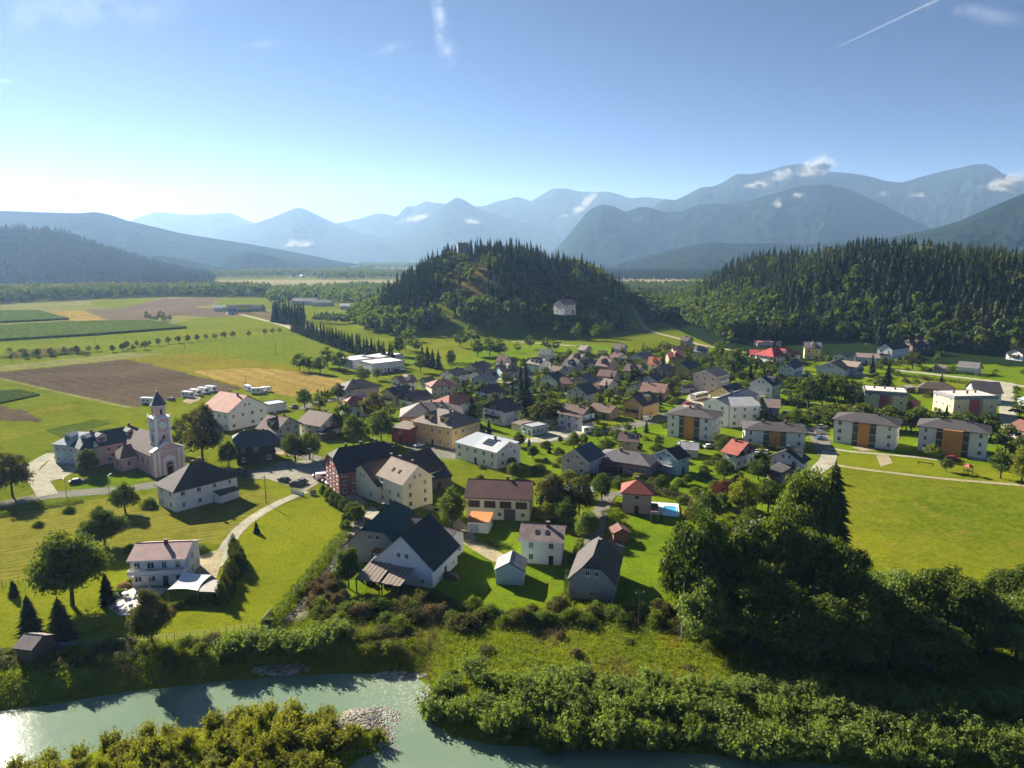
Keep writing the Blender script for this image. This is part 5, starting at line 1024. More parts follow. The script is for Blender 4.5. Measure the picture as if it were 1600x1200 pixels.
# ---- barn house front: lofts, gates, small windows
def barn_front():
    r = next(o for o in bpy.data.objects if o.name.startswith('farm_barn') and o.get('category'))
    w = next(c for c in r.children if c.name.startswith('wall')); L = max(v.co.x for v in w.data.vertices) * 2
    for i in range(4):
        x = -L / 2 + (i + .5) * L / 4; q = MB(); q.box(x - 1.45, x + 1.45, -5.56, -5.502, 3.1, 4.9); q.build('loft_opening', plain('loft_boards', (.085, .045, .035), .9, .1, 0, .4, 3), r)
    q = MB(); q.box(-L / 2 + L * .60, -L / 2 + L * .78, -5.55, -5.503, 0, 2.95); q.build('barn_gate', plain('grey_gate', (.10, .10, .09), .8, .2, 0, .3, 3), r)
    for x in (-.36, -.12, .03, .40): put_window(r, x * L, -5.5, 1.5, 0, 1.1, 1.1, True)
    q = MB(); q.box(-L / 2 + L * .28, -L / 2 + L * .335, -5.55, -5.503, 0, 2.1); q.build('door', [SILL], r)
    g = next(o for o in bpy.data.objects if o.get('label', '').startswith('little white garage')); q = MB(); q.box(-2.2, .2, -2.64, -2.603, .05, 2.2); q.build('garage_door', plain('garage_door', (.42, .43, .44), .6), g)
barn_front()
# ---- pool with its deck, awning
def pool():
    q = [at(*p) for p in ((1013, 803), (1062, 808), (1060, 789), (1016, 786))]; c = np.mean(q, 0); root = empty('swimming_pool', (c[0], c[1], 0)); tag(root, 'turquoise swimming pool with white deck beside the red-roofed house', 'pool')
    m = MB(); m.extrude([(x - c[0], y - c[1]) for x, y in q], 'z', -.2, .38); m.build('deck', plain('pool_deck', (.66, .65, .62), .7), root)
    w = [at(*p, .4) for p in ((1036, 805), (1059, 807), (1057, 792), (1037, 791))]; m = MB(); m.extrude([(x - c[0], y - c[1]) for x, y in w], 'z', .1, .41); m.build('pool_water', plain('pool_water', (.05, .38, .58), .08, .5, 0, .15, .8), root)
    m = MB(); k = [Vector((x - c[0], y - c[1])) for x, y in w]
    for i in range(4):
        a_, b_ = k[i], k[(i + 1) % 4]; m.tube((a_.x, a_.y, .44), (b_.x, b_.y, .44), .12, .12, 4)
    m.build('coping', WHITE, root)
pool()
posts_roof('awning', [(1017, 800), (1029, 801), (1028, 787), (1017, 786)], [2.4, 2.4, 2.9, 2.9], plain('awning_cloth', (.14, .07, .075), .9), .06, 'dark red awning on the shaded side of the pool house', 'awning', postmat=STEEL)
posts_roof('carport', [(878, 766), (923, 773), (933, 763), (890, 755)], [2.5, 2.5, 2.9, 2.9], METAL, .1, 'long carport with pale metal roof behind the autumn trees', 'carport', postmat=STEEL)
# ================================================================ planting: shapes
def leaf_quads(C, Nrm, size, rng, flat=.0):
    """quads centred on C, facing about Nrm"""
    n = len(C); a = rng.normal(size=(n, 3)); a -= Nrm * (a * Nrm).sum(1)[:, None]; a /= np.linalg.norm(a, axis=1)[:, None] + 1e-9; b = np.cross(Nrm, a)
    s = np.asarray(size); s = s[:, None] if s.ndim else s
    k = rng.uniform(.55, 1.0, (n, 1)); A = a * s * .5; B = b * s * .5 * k
    V = np.stack([C - A * .9 - B * .2, C - B, C + A + B * .15, C + B], 1).reshape(-1, 3)
    return V, np.arange(n * 4).reshape(n, 4)
def norm(v): return v / (np.linalg.norm(v, axis=1)[:, None] + 1e-9)
def crown_broad(seed, h, w, z0, nb, nl, ls, top=1.0, sparse=.12, dome=False):
    """a crown of leaf clumps: uneven outline, gaps, tint by clump"""
    r = np.random.default_rng(seed); Cs = []; Ns = []; Ts = []; Sz = []; ph = r.uniform(0, 6.28, 3)
    for i in range(nb):
        d = norm(r.normal(size=(1, 3)))[0]
        if dome: d[2] = abs(d[2])
        elif d[2] < -.55: d[2] *= .5
        rad = r.uniform(.30, 1.0) ** .45; az = math.atan2(d[1], d[0]); lob = 1 + .16 * math.sin(2 * az + ph[0]) + .12 * math.sin(3 * az + ph[1] + 2 * d[2])
        wide = 1 - .30 * max(0, d[2]) ** 2 * rad; zc = z0 + h * (.44 if not dome else .05); zr = h * ((.46 if d[2] > 0 else .36) if not dome else .60)
        c = np.array([d[0] * w * .40 * rad * lob * wide, d[1] * w * .40 * rad * lob * wide, zc + d[2] * zr * rad * (1 + .08 * math.sin(5 * az + ph[2]))])
        rb = w * r.uniform(.085, .19) * (1.15 if nb < 16 else 1); n = int(nl * r.uniform(.6, 1.4)); dd = norm(r.normal(size=(n, 3))); dd[:, 2] = np.where(r.random(n) < .6, np.abs(dd[:, 2]), dd[:, 2])
        P = c + dd * rb * r.uniform(.45, 1.12, (n, 1)) * np.array([1, 1, .85]); t = np.clip(.5 + .5 * r.normal() * .6, .05, .95)
        Cs.append(P); Ns.append(norm(dd * .7 + r.normal(size=(n, 3)) * .6)); Ts.append(np.clip(t + r.normal(size=n) * .18, 0, 1)); Sz.append(ls * r.uniform(.55, 1.35, n))
    V, F = leaf_quads(np.vstack(Cs), np.vstack(Ns), np.concatenate(Sz), r); return V, F, np.concatenate(Ts)
def crown_conifer(seed, h, w, z0, tiers, per, seg, taper=1.0, droop=.35, gap=0.0):
    """whorls of drooping branches, each a folded kite hanging from the stem: full from the side, jagged in outline"""
    r = np.random.default_rng(seed); V = []; F = []; T = []; b = 0; droop = droop + .35
    for i in range(tiers):
        f = i / (tiers - 1); z = z0 + (h * .97 - z0) * (f ** .94); rad = w * .5 * (1 - f) ** taper * r.uniform(.84, 1.1) + .10; n = max(4, int(per * (1 - f * .5)))
        a0 = r.uniform(0, 6.28); th = (h - z0) / tiers * 1.25; tt = r.uniform(-.12, .12)
        for j in range(n):
            if r.random() < gap: continue
            a = a0 + 6.283 * j / n + r.uniform(-.2, .2); L = rad * r.uniform(.70, 1.16); t = np.clip(r.uniform(.12, .7) + tt, 0, 1); da = 6.283 / n * r.uniform(.42, .62)
            zt = z + th * r.uniform(.5, .8); ztip = z - droop * L * r.uniform(.75, 1.15) + th * .1; lm = L * r.uniform(.5, .66); zm = z + (ztip - z) * .62 - th * .35
            for s_ in range(1, seg):       # inner twigs give the branch depth
                q = s_ / seg; l2 = L * q; z2 = z + (ztip - z) * q + th * .18; ww = l2 * da * .8
                V += [(math.cos(a) * l2 * .35, math.sin(a) * l2 * .35, z2 + th * .25), (math.cos(a - da) * l2 * .8, math.sin(a - da) * l2 * .8, z2 - th * .3), (math.cos(a) * l2 * 1.15, math.sin(a) * l2 * 1.15, z2 - th * .22), (math.cos(a + da) * l2 * .8, math.sin(a + da) * l2 * .8, z2 - th * .3)]
                F.append((b, b + 1, b + 2, b + 3)); b += 4; T.append(np.clip(t - .08 + r.uniform(-.06, .06), 0, 1))
            V += [(math.cos(a) * .04, math.sin(a) * .04, zt), (math.cos(a - da) * lm, math.sin(a - da) * lm, zm), (math.cos(a) * L, math.sin(a) * L, ztip), (math.cos(a + da) * lm, math.sin(a + da) * lm, zm)]
            F.append((b, b + 1, b + 2, b + 3)); b += 4; T.append(np.clip(t + .12 * r.random(), 0, 1))
    V += [(-.12, 0, h * .93), (.12, 0, h * .93), (.02, .02, h), (-.02, -.02, h)]; F.append((b, b + 1, b + 2, b + 3)); T.append(.5)
    return np.array(V), np.array(F), np.array(T)
def trunk_mesh(h, r0, lean=0.0, limbs=5, hl=.4, spread=2.0, seed=0, mat=None):
    r = random.Random(seed); m = MB(); p = Vector((0, 0, -.3)); n = 4
    pts = [Vector((lean * (i / n) ** 2 + r.uniform(-.03, .03) * h * (i > 0), r.uniform(-.02, .02) * h * (i > 0), -.3 + (h + .3) * i / n)) for i in range(n + 1)]
    for i in range(n): m.tube(pts[i], pts[i + 1], r0 * (1 - .78 * i / n), r0 * (1 - .78 * (i + 1) / n), 6)
    for i in range(limbs):
        f = hl + (1 - hl) * i / max(1, limbs) * .85; q = pts[0].lerp(pts[-1], f); a = r.uniform(0, 6.28) + i * 2.4; L = spread * (1.1 - f * .5)
        m.tube(q, q + Vector((math.cos(a) * L, math.sin(a) * L, L * .75)), r0 * .38 * (1.1 - f), r0 * .1, 5)
    return m.mesh('trunk', [mat])
BARK = plain('bark', (.085, .065, .048), .9, .1, 0, .35, 2.5); BARKP = plain('pine_bark', (.16, .10, .065), .9, .1, 0, .3, 2)
F_BROAD = foliage('broadleaf_foliage', (.030, .054, .009), (.115, .150, .018), .45)
F_OLIVE = foliage('olive_foliage', (.045, .050, .013), (.135, .122, .032), .42)
F_BRIGHT = foliage('bright_foliage', (.095, .125, .010), (.22, .23, .016), .48)
F_SPRUCE = foliage('spruce_foliage', (.011, .024, .012), (.046, .066, .024), .22, None, .5, .6, .004)
F_PINE = foliage('pine_foliage', (.034, .048, .015), (.105, .112, .034), .25, None, .5, .6, .004)
F_WILLOW = foliage('willow_foliage', (.085, .125, .024), (.235, .285, .070), .5, (1.35, 1.5, .6), .35)
F_SHRUB = foliage('shrub_foliage', (.048, .080, .010), (.145, .185, .020), .48)
F_RED = foliage('copper_foliage', (.055, .016, .010), (.15, .042, .022), .35, (1.5, 1.0, .6), .2)
F_BRAMBLE = foliage('bramble_foliage', (.075, .062, .028), (.20, .155, .075), .32, (1.3, 1.1, .7), .3)
F_ISLE = foliage('island_willow_foliage', (.105, .120, .014), (.28, .27, .038), .48, None, .35)
F_PINKF = foliage('flowering_foliage', (.20, .10, .05), (.42, .24, .14), .3, (1.1, 1, .8), .3)
F_THUJA = foliage('thuja_foliage', (.028, .044, .009), (.105, .112, .016), .25)
F_GOLD = foliage('yellow_herbs', (.17, .17, .010), (.38, .32, .014), .45, (1.3, 1.2, .6), .1)
F_HERB = foliage('green_herbs', (.090, .135, .010), (.25, .285, .020), .46, None, .1)
PROTO = {}
def proto(key, make):
    if key not in PROTO: PROTO[key] = make()
    return PROTO[key]
def mk_broad(mat, seed, lod, tall=1.0, z0f=.05):
    """crown mesh for a 10 m tall, 8 m wide tree, plus trunk"""
    nb, nl, ls = {'hero': (120, 170, .33), 'near': (76, 95, .42), 'mid': (40, 46, .68), 'far': (20, 26, 1.05)}[lod]
    V, F, T = crown_broad(seed, 10 * (1 - z0f), 8.4, 10 * z0f, nb, nl, ls)
    V[:, 2] *= 10.0 / V[:, 2].max()
    return big_mesh('crown', V, F, [mat], tint=T), trunk_mesh(7.2, .30, .0, 6, .3, 2.4, seed, BARK)
def mk_conifer(mat, seed, lod, taper=.64, droop=.28, w=4.6, z0=.6, gap=.04, bark=None):
    t, p, s = {'hero': (30, 15, 4), 'near': (24, 12, 3), 'mid': (18, 10, 2), 'far': (14, 8, 1)}[lod]
    V, F, T = crown_conifer(seed, 10, w, z0, t, p, s, taper, droop, gap)
    return big_mesh('crown', V, F, [mat], tint=T), trunk_mesh(9.4, .17, 0, 0, 1, 0, seed, bark or BARK)
def mk_pine(mat, seed, lod):
    nb, nl, ls = {'near': (22, 80, .42), 'mid': (14, 44, .6), 'far': (8, 26, .85)}[lod]
    V, F, T = crown_broad(seed, 5.2, 3.8, 4.6, nb, nl, ls); V[:, 2] *= 10 / V[:, 2].max()
    return big_mesh('crown', V, F, [mat], tint=T), trunk_mesh(9, .16, .1, 3, .5, 1.0, seed, BARKP)
def mk_spray(mat, seed, lod):
    """willow scrub: many upright, arching shoots with narrow leaves"""
    r = np.random.default_rng(seed); ns, nlv, ls = {'near': (62, 46, .17), 'mid': (30, 24, .3), 'far': (14, 14, .45)}[lod]; C = []; Nn = []; T = []; Sz = []
    for i in range(ns):
        az = r.uniform(0, 6.283); tilt = abs(r.normal()) * .42 + .04; hh = 2.0 * r.uniform(.55, 1.05) * (1 - .18 * tilt); b = r.normal(size=2) * .34; t = r.uniform(.12, 1, nlv) ** .8
        rad = tilt * hh * .62 * (t + .5 * t * t); P = np.column_stack([b[0] + np.cos(az) * rad, b[1] + np.sin(az) * rad, hh * t * (1 - .14 * tilt * t)]) + r.normal(size=(nlv, 3)) * .085
        C.append(P); Nn.append(norm(np.array([math.cos(az), math.sin(az), .6]) * .5 + r.normal(size=(nlv, 3)) * .75)); T.append(np.clip(r.uniform(.1, .8) + .25 * (t - .5) + r.normal(size=nlv) * .12, 0, 1)); Sz.append(ls * r.uniform(.5, 1.3, nlv))
    V, F = leaf_quads(np.vstack(C), np.vstack(Nn), np.concatenate(Sz), r); V[:, 2] = np.maximum(V[:, 2], 0); V[:, 2] *= 2.0 / V[:, 2].max(); V[:, :2] *= 2.5 / (V[:, 0].max() - V[:, 0].min())
    return big_mesh('foliage', V, F, [mat], tint=np.concatenate(T)), None
def mk_shrub(mat, seed, lod):
    nb, nl, ls = {'near': (80, 52, .12), 'mid': (30, 30, .20), 'far': (10, 22, .38)}[lod]
    V, F, T = crown_broad(seed, 2.0, 2.5, 0.0, nb, nl, ls, dome=True)
    return big_mesh('foliage', V, F, [mat], tint=T), None
def joined(key, me_c, me_t):
    """crown and trunk as one mesh, for trees too small to show them apart"""
    k = ('joined', key)
    if k in PROTO: return PROTO[k]
    nv = len(me_c.vertices); V = np.empty(nv * 3, np.float32); me_c.vertices.foreach_get('co', V); F = np.empty(len(me_c.polygons) * 4, np.int32); me_c.polygons.foreach_get('vertices', F)
    T = np.empty(len(me_c.polygons), np.float32); me_c.attributes['tint'].data.foreach_get('value', T)
    tb = np.array([(math.cos(a) * rr, math.sin(a) * rr, z) for z, rr in ((-.5, .2), (7.5, .07)) for a in np.linspace(0, 6.283, 5, endpoint=False)]); tf = np.array([(i, (i + 1) % 5, (i + 1) % 5 + 5, i + 5) for i in range(5)]) + nv
    me = big_mesh('tree', np.vstack([V.reshape(-1, 3), tb]), np.vstack([F.reshape(-1, 4), tf]), [me_c.materials[0], me_t.materials[0]], np.concatenate([np.zeros(len(T), int), np.ones(5, int)]), tint=np.concatenate([T, np.full(5, .5)]))
    PROTO[k] = me; return me
KINDS = {
    'broad': (F_BROAD, mk_broad, 'broadleaf_tree'), 'olive': (F_OLIVE, mk_broad, 'broadleaf_tree'), 'bright': (F_BRIGHT, mk_broad, 'broadleaf_tree'), 'willow': (F_WILLOW, mk_broad, 'willow_tree'),
    'red': (F_RED, mk_broad, 'copper_tree'), 'spruce': (F_SPRUCE, mk_conifer, 'spruce_tree'), 'pine': (F_PINE, mk_pine, 'pine_tree'), 'thuja': (F_THUJA, mk_shrub, 'thuja_tree'), 'darkpine': (F_PINE, mk_conifer, 'pine_tree'),
    'shrub': (F_SHRUB, mk_shrub, 'shrub'), 'wshrub': (F_WILLOW, mk_spray, 'willow_bush'), 'ishrub': (F_ISLE, mk_spray, 'island_bush'), 'bramble': (F_BRAMBLE, mk_shrub, 'bramble_bush'), 'fshrub': (F_PINKF, mk_shrub, 'flowering_bush'), 'bshrub': (F_BRIGHT, mk_shrub, 'garden_bush'), 'oshrub': (F_OLIVE, mk_shrub, 'bush'), 'rshrub': (F_RED, mk_shrub, 'copper_bush')}
PLANTED = []
def grow(kind, x, y, h, w, label=None, group=None, lod=None, parts=None, z=None, seed=None, lean=0.0):
    mat, mk, name = KINDS[kind]; D = math.hypot(x, y)
    lod = lod or ('near' if D < 250 else 'mid' if D < 480 else 'far')
    if mk in (mk_shrub, mk_spray) and lod == 'hero': lod = 'near'
    nvar = {'hero': 4, 'near': 5, 'mid': 5, 'far': 5}[lod]; sd_ = (seed if seed is not None else random.randrange(10 ** 6)) % nvar
    if mk is mk_conifer and kind == 'thuja': c, t = proto((kind, lod, sd_), lambda: mk(mat, 31 + sd_, lod, .6, .05, 3.2, .1, 0))
    elif mk is mk_conifer and kind == 'darkpine': c, t = proto((kind, lod, sd_), lambda: mk(mat, 51 + sd_, lod, .5, .2, 5.0, 1.2, .12, BARKP))
    elif mk is mk_conifer: c, t = proto((kind, lod, sd_), lambda: mk(mat, 11 + sd_, lod))
    else: c, t = proto((kind, lod, sd_), lambda: mk(mat, 100 + sd_ * 7 + len(kind), lod))
    base_w = {'mk_broad': 8.4, 'mk_conifer': 3.2 if kind == 'thuja' else 5.0 if kind == 'darkpine' else 4.6, 'mk_pine': 3.8, 'mk_shrub': 2.5, 'mk_spray': 2.5}[mk.__name__]; base_h = 2.0 if mk in (mk_shrub, mk_spray) else 10.0
    if name == 'broadleaf_tree' and group and group.startswith(('garden pl', 'planting', 'shrubs')) and h < 7: name = 'garden_tree'
    if name == 'shrub' and group and any(w_ in group for w_ in ('river', 'bend', 'bank', 'plain', 'below the')): name = 'riverside_shrub'
    z = (h1(x, y) if z is None else z) - .05; rz = random.uniform(0, 6.28); sc = (w / base_w, w / base_w, h / base_h)
    if mk in (mk_shrub, mk_spray): root = obj(name, c)
    elif parts is False or (parts is None and lod == 'far'): root = obj(name, joined((kind, lod, sd_), c, t))
    else:
        root = bpy.data.objects.new(name, None); root.empty_display_size = .3; link(root); link(bpy.data.objects.new('crown', c), root); link(bpy.data.objects.new('trunk', t), root)
    root.location = (x, y, z); root.rotation_euler = (0, lean, rz if not lean else 0); root.scale = sc
    cat = {'shrub': 'shrub', 'riverside_shrub': 'shrub', 'bush': 'bush', 'garden_bush': 'bush', 'willow_bush': 'bush', 'island_bush': 'bush', 'bramble_bush': 'bush', 'flowering_bush': 'bush', 'copper_bush': 'bush'}.get(name, 'tree')
    tag(root, label, cat, group); PLANTED.append((x, y, max(.8, w * .35)))
    if not label: NEEDS_LABEL.append((root, kind, h, w, x, y, group))
    return root
NEEDS_LABEL = []
def growpx(kind, px, py, h, w, label=None, group=None, z=0.0, **k):
    x, y = at(px, py, z); return grow(kind, x, y, h, w, label, group, **k)
def in_foot(x, y, m=0.0):
    for cx, cy, yaw, hl, hw in FOOT:
        dx, dy = x - cx, y - cy
        if abs(dx) > 40 or abs(dy) > 40: continue
        c, s = math.cos(yaw), math.sin(yaw)
        if abs(c * dx + s * dy) < hl + m and abs(-s * dx + c * dy) < hw + m: return True
    return False
ROADPTS = []
for o in bpy.data.objects:
    if o.name.split('.')[0] in ('road', 'lane', 'path', 'driveway', 'farm_track', 'hill_track') and len(o.data.vertices) > 20:
        v = np.empty(len(o.data.vertices) * 3, np.float32); o.data.vertices.foreach_get('co', v); v = v.reshape(-1, 3); n = len(v) // 2; ROADPTS.append((v[:n, :2] + v[n:, :2]) / 2)
ROADPTS = np.vstack(ROADPTS); YARDS = [np.array([(v.co.x, v.co.y) for v in o.data.vertices]) for o in bpy.data.objects if o.name.split('.')[0] in ('yard', 'forecourt', 'plaza', 'parking_area')]
def on_road(x, y, m): 
    if np.min(np.hypot(ROADPTS[:, 0] - x, ROADPTS[:, 1] - y)) < m: return True
    return any(inside(np.array([[x, y]]), Y)[0] for Y in YARDS)
def free(x, y, m): return not in_foot(x, y, m) and not on_road(x, y, 3.0 + m * .5) and all((x - a) ** 2 + (y - b) ** 2 > (m + r * .8) ** 2 for a, b, r in PLANTED if abs(x - a) < 8 and abs(y - b) < 8)
def scatter(poly, spacing, jitter=.5, world=False):
    P = np.array(poly) if world else poly_at(poly); x0, y0 = P.min(0); x1, y1 = P.max(0)
    gx, gy = np.meshgrid(np.arange(x0, x1, spacing), np.arange(y0, y1, spacing)); Q = np.stack([gx.ravel(), gy.ravel()], 1); Q += (RNG.random(Q.shape) - .5) * spacing * jitter * 2
    return Q[inside(Q, P)]
def mass(name, Pts, Hs, Ws, meshes, kind='stuff', zs=None):
    """many far trees as one real mesh: copies of a few low shapes"""
    VV = []; FF = []; TT = []; b = 0; src = []
    for me in meshes:
        V = np.empty(len(me.vertices) * 3, np.float32); me.vertices.foreach_get('co', V); F = np.empty(len(me.polygons) * 4, np.int32); me.polygons.foreach_get('vertices', F); T = np.empty(len(me.polygons), np.float32); me.attributes['tint'].data.foreach_get('value', T)
        V = V.reshape(-1, 3); src.append((V / np.array([V[:, 0].max() - V[:, 0].min(), V[:, 0].max() - V[:, 0].min(), V[:, 2].max()]), F.reshape(-1, 4), T))
    Z = H(Pts[:, 0], Pts[:, 1]) if zs is None else zs
    for i, (x, y) in enumerate(Pts):
        V, F, T = src[RNG.integers(len(src))]; a = RNG.random() * 6.28; c, s = math.cos(a), math.sin(a); w, h = Ws[i], Hs[i]
        VV.append(np.column_stack([(V[:, 0] * c - V[:, 1] * s) * w + x, (V[:, 0] * s + V[:, 1] * c) * w + y, V[:, 2] * h + Z[i] - .3])); FF.append(F + b); b += len(V); TT.append(np.clip(T * .45 + RNG.random() * .55, 0, 1))
    if not VV: return None
    o = obj(name, big_mesh(name, np.vstack(VV), np.vstack(FF), [meshes[0].materials[0]], tint=np.concatenate(TT))); return tag(o, kind=kind)
def lowc(mat, seed, t, p, s=1): 
    V, F, T = crown_conifer(seed, 10, 4.6, .3, t, p, s, .48 + .09 * (seed % 3), .22, .05); return big_mesh('low', V, F, [mat], tint=T)
def lowb(mat, seed, nb, nl, ls, w=8.4):
    V, F, T = crown_broad(seed, 9.2, w, .6, nb, nl, ls); return big_mesh('low', V, F, [mat], tint=T)
# ================================================================ planting: where things stand
LC = [lowc(F_SPRUCE, s, 12, 7) for s in range(4)]; LB = [lowb(F_BROAD, s, 9, 16, 1.7) for s in range(4)]; LP = [lowc(F_PINE, s + 9, 10, 6) for s in range(3)]
TC = [lowc(F_SPRUCE, s + 20, 5, 4) for s in range(3)]; TB = [lowb(F_BROAD, s + 30, 5, 6, 2.8) for s in range(3)]
TB2 = [lowb(F_OLIVE, s + 40, 5, 6, 2.8) for s in range(3)]
# ---- right wooded hill
Q = scatter([(150, 440), (640, 380), (760, 700), (640, 900), (190, 905), (120, 800)], 5.6, .5, True)
hz = H(Q[:, 0], Q[:, 1]); fy = np.interp(Q[:, 0], *RFOOT); ok = (hz > .6) & (Q[:, 1] < fy + 215 + (Q[:, 0] < 300) * 190)
Q = Q[ok]; hz = hz[ok]; fy = fy[ok]
low = fbm(Q[:, 0] / 28, Q[:, 1] / 28, 3, 3) + .35 * (1 - np.clip((hz) / 30, 0, 1)) + .25 * (Q[:, 0] < 230)
isb = low + .25 * (RNG.random(len(Q)) - .5) > .655; isp = (~isb) & (fbm(Q[:, 0] / 40, Q[:, 1] / 40, 8, 2) > .42)
vis = np.argsort(Q[:, 1] - fy)          # front of the slope first
order = [i for i in vis]
NB = NS = 0; rest = []
for i in order:
    x, y = Q[i]; 
    if in_foot(x, y, 1): continue
    if isb[i]:
        if NB < 34:
            k = random.choice(['broad', 'broad', 'olive', 'bright']); grow(k, x, y, random.uniform(9, 16), random.uniform(7, 11), None, 'leafy trees on the wooded hill beyond the village', parts=False); NB += 1; continue
    elif NS < 150:
        k = 'darkpine' if isp[i] else 'spruce'; grow(k, x, y, random.uniform(13, 27), random.uniform(7.5, 10.5), None, 'conifers on the wooded hill beyond the village', lod='far' if y > 560 else 'mid', parts=False); NS += 1; continue
    rest.append(i)
rest = np.array(rest)
rb_, rc_, rp_ = rest[isb[rest]], rest[(~isb[rest]) & (~isp[rest])], rest[isp[rest]]
mass('hill_forest', Q[rc_], RNG.uniform(12, 27, len(rc_)), RNG.uniform(7.5, 11.5, len(rc_)), LC)
mass('hill_forest', Q[rp_], RNG.uniform(14, 25, len(rp_)), RNG.uniform(8, 11.5, len(rp_)), LP)
mass('hill_forest', Q[rb_], RNG.uniform(11, 19, len(rb_)), RNG.uniform(8, 12, len(rb_)), LB)
# ---- castle hill
Q = scatter([(-175, 580), (120, 590), (250, 720), (250, 900), (-175, 900)], 6.0, .5, True); hz = H(Q[:, 0], Q[:, 1])
px_ = Q[:, 0] / Q[:, 1]
ok = (hz > 1.2) & (Q[:, 1] < 800)
clear = (np.hypot((Q[:, 0] + 42) / 25, (Q[:, 1] - 662) / 52) < 1) & (RNG.random(len(Q)) < .90)
clear |= (np.hypot(Q[:, 0] + 51, Q[:, 1] - 738) < 13) | ((np.abs(Q[:, 0] + 50) < 9) & (Q[:, 1] > 690) & (Q[:, 1] < 745) & (RNG.random(len(Q)) < .9))
clear |= (np.hypot((Q[:, 0] - 128) / 26, (Q[:, 1] - 668) / 42) < 1.0)
clear |= (np.hypot((Q[:, 0] - 60) / 26, (Q[:, 1] - 640) / 20) < 1.0) & (hz < 16)
ok &= ~clear; Q = Q[ok]; hz = hz[ok]
isb = (fbm(Q[:, 0] / 30, Q[:, 1] / 30, 5, 3) + .30 * (1 - np.clip(hz / 22, 0, 1)) + .2 * (Q[:, 0] > 60) + .3 * (RNG.random(len(Q)) - .5) + .3 * (np.hypot(Q[:, 0] + 42, Q[:, 1] - 600) < 28)) > .63
order = np.argsort(Q[:, 1]); NB = NS = 0; rest = []
for i in order:
    x, y = Q[i]
    if in_foot(x, y, 1) or on_road(x, y, 6): continue
    if isb[i]:
        if NB < 16: grow(random.choice(['broad', 'broad', 'olive']), x, y, random.uniform(10, 16), random.uniform(8, 12), None, 'leafy trees at the foot of the castle hill', lod='far', parts=False); NB += 1; continue
    elif NS < 70: grow('spruce', x, y, random.uniform(14, 28), random.uniform(7.5, 10), None, 'spruces on the castle hill', lod='far', parts=False); NS += 1; continue
    rest.append(i)
rest = np.array(rest); rb_, rc_ = rest[isb[rest]], rest[~isb[rest]]
mass('castle_forest', Q[rc_], RNG.uniform(12, 28, len(rc_)), RNG.uniform(7.5, 11, len(rc_)), LC)
mass('castle_forest', Q[rb_], RNG.uniform(11, 18, len(rb_)), RNG.uniform(8, 12, len(rb_)), LB)
# bright slope between the two hills and the clearing on the castle hill: grass draped on the terrain
def drape(name, poly, mat, off=.35, n=26, world=True):
    P = np.array(poly); x0, y0 = P.min(0); x1, y1 = P.max(0); X, Y = np.meshgrid(np.linspace(x0, x1, n), np.linspace(y0, y1, n)); Qs = np.stack([X.ravel(), Y.ravel()], 1)
    i = np.arange(n * (n - 1)).reshape(n - 1, n)[:, :-1].ravel(); F = np.stack([i, i + 1, i + n + 1, i + n], 1); F = F[inside(Qs, P)[F].all(1)]
    return tag(obj(name, big_mesh(name, np.column_stack([Qs, H(Qs[:, 0], Qs[:, 1]) + off]), F, [mat], smooth=True)), kind='structure')
ell = lambda cx, cy, rx, ry: [(cx + rx * math.cos(t), cy + ry * math.sin(t)) for t in np.linspace(0, 6.283, 24, endpoint=False)]
drape('clearing', ell(-42, 662, 27, 52), field_mat('dry_clearing', (.14, .115, .035), (.20, .165, .055), .06, None, .5, (.07, .085, .02)))
drape('slope_meadow', ell(128, 668, 27, 44), M_lawn2)
drape('slope_meadow', ell(60, 640, 26, 20), M_lawn)
# forest floors
drape('forest_floor', [(150, 440), (640, 380), (780, 700), (660, 1000), (200, 1000), (150, 830)], forest_near, .2, 60)
# ---- far woods
def wood(name, poly, sp, hs, ws, meshes): 
    q = scatter(poly, sp); mass(name, q, RNG.uniform(*hs, len(q)), RNG.uniform(*ws, len(q)), meshes)
wood('riverside_wood', [(-320, 480), (0, 474.5), (140, 467.5), (260, 463.5), (330, 464), (420, 465), (425, 456), (330, 455), (215, 456), (0, 461), (-320, 464)], 9, (11, 21), (9, 13), TB + TB[:1])
wood('riverside_wood', [(-320, 476), (0, 471), (200, 462), (420, 462), (420, 456), (215, 456), (0, 461), (-320, 466)], 16, (14, 24), (9, 13), TB2)
wood('valley_wood', [(420, 478), (440, 470), (500, 470), (545, 476), (600, 478), (640, 474), (640, 454), (560, 451), (420, 458)], 10, (9, 18), (8, 13), TB)
wood('valley_wood', [(925, 462), (1100, 464), (1115, 450), (1060, 449), (960, 449), (925, 452)], 10, (10, 18), (8, 12), TB)
wood('forest_strip', [(890, 437), (1120, 437), (1190, 431), (1100, 423), (960, 424), (890, 430)], 17, (18, 27), (10, 14), TC)
wood('forest_strip', [(930, 421), (1150, 419), (1190, 415), (1000, 414)], 26, (22, 30), (16, 22), TC)
wood('forest_strip', [(330, 436), (480, 433), (500, 437), (590, 437), (650, 434), (650, 430), (560, 424), (500, 426), (330, 430)], 18, (14, 24), (12, 18), TB)
wood('forest_strip', [(560, 421), (700, 419), (900, 420), (900, 413), (560, 413)], 40, (16, 24), (24, 36), TB)
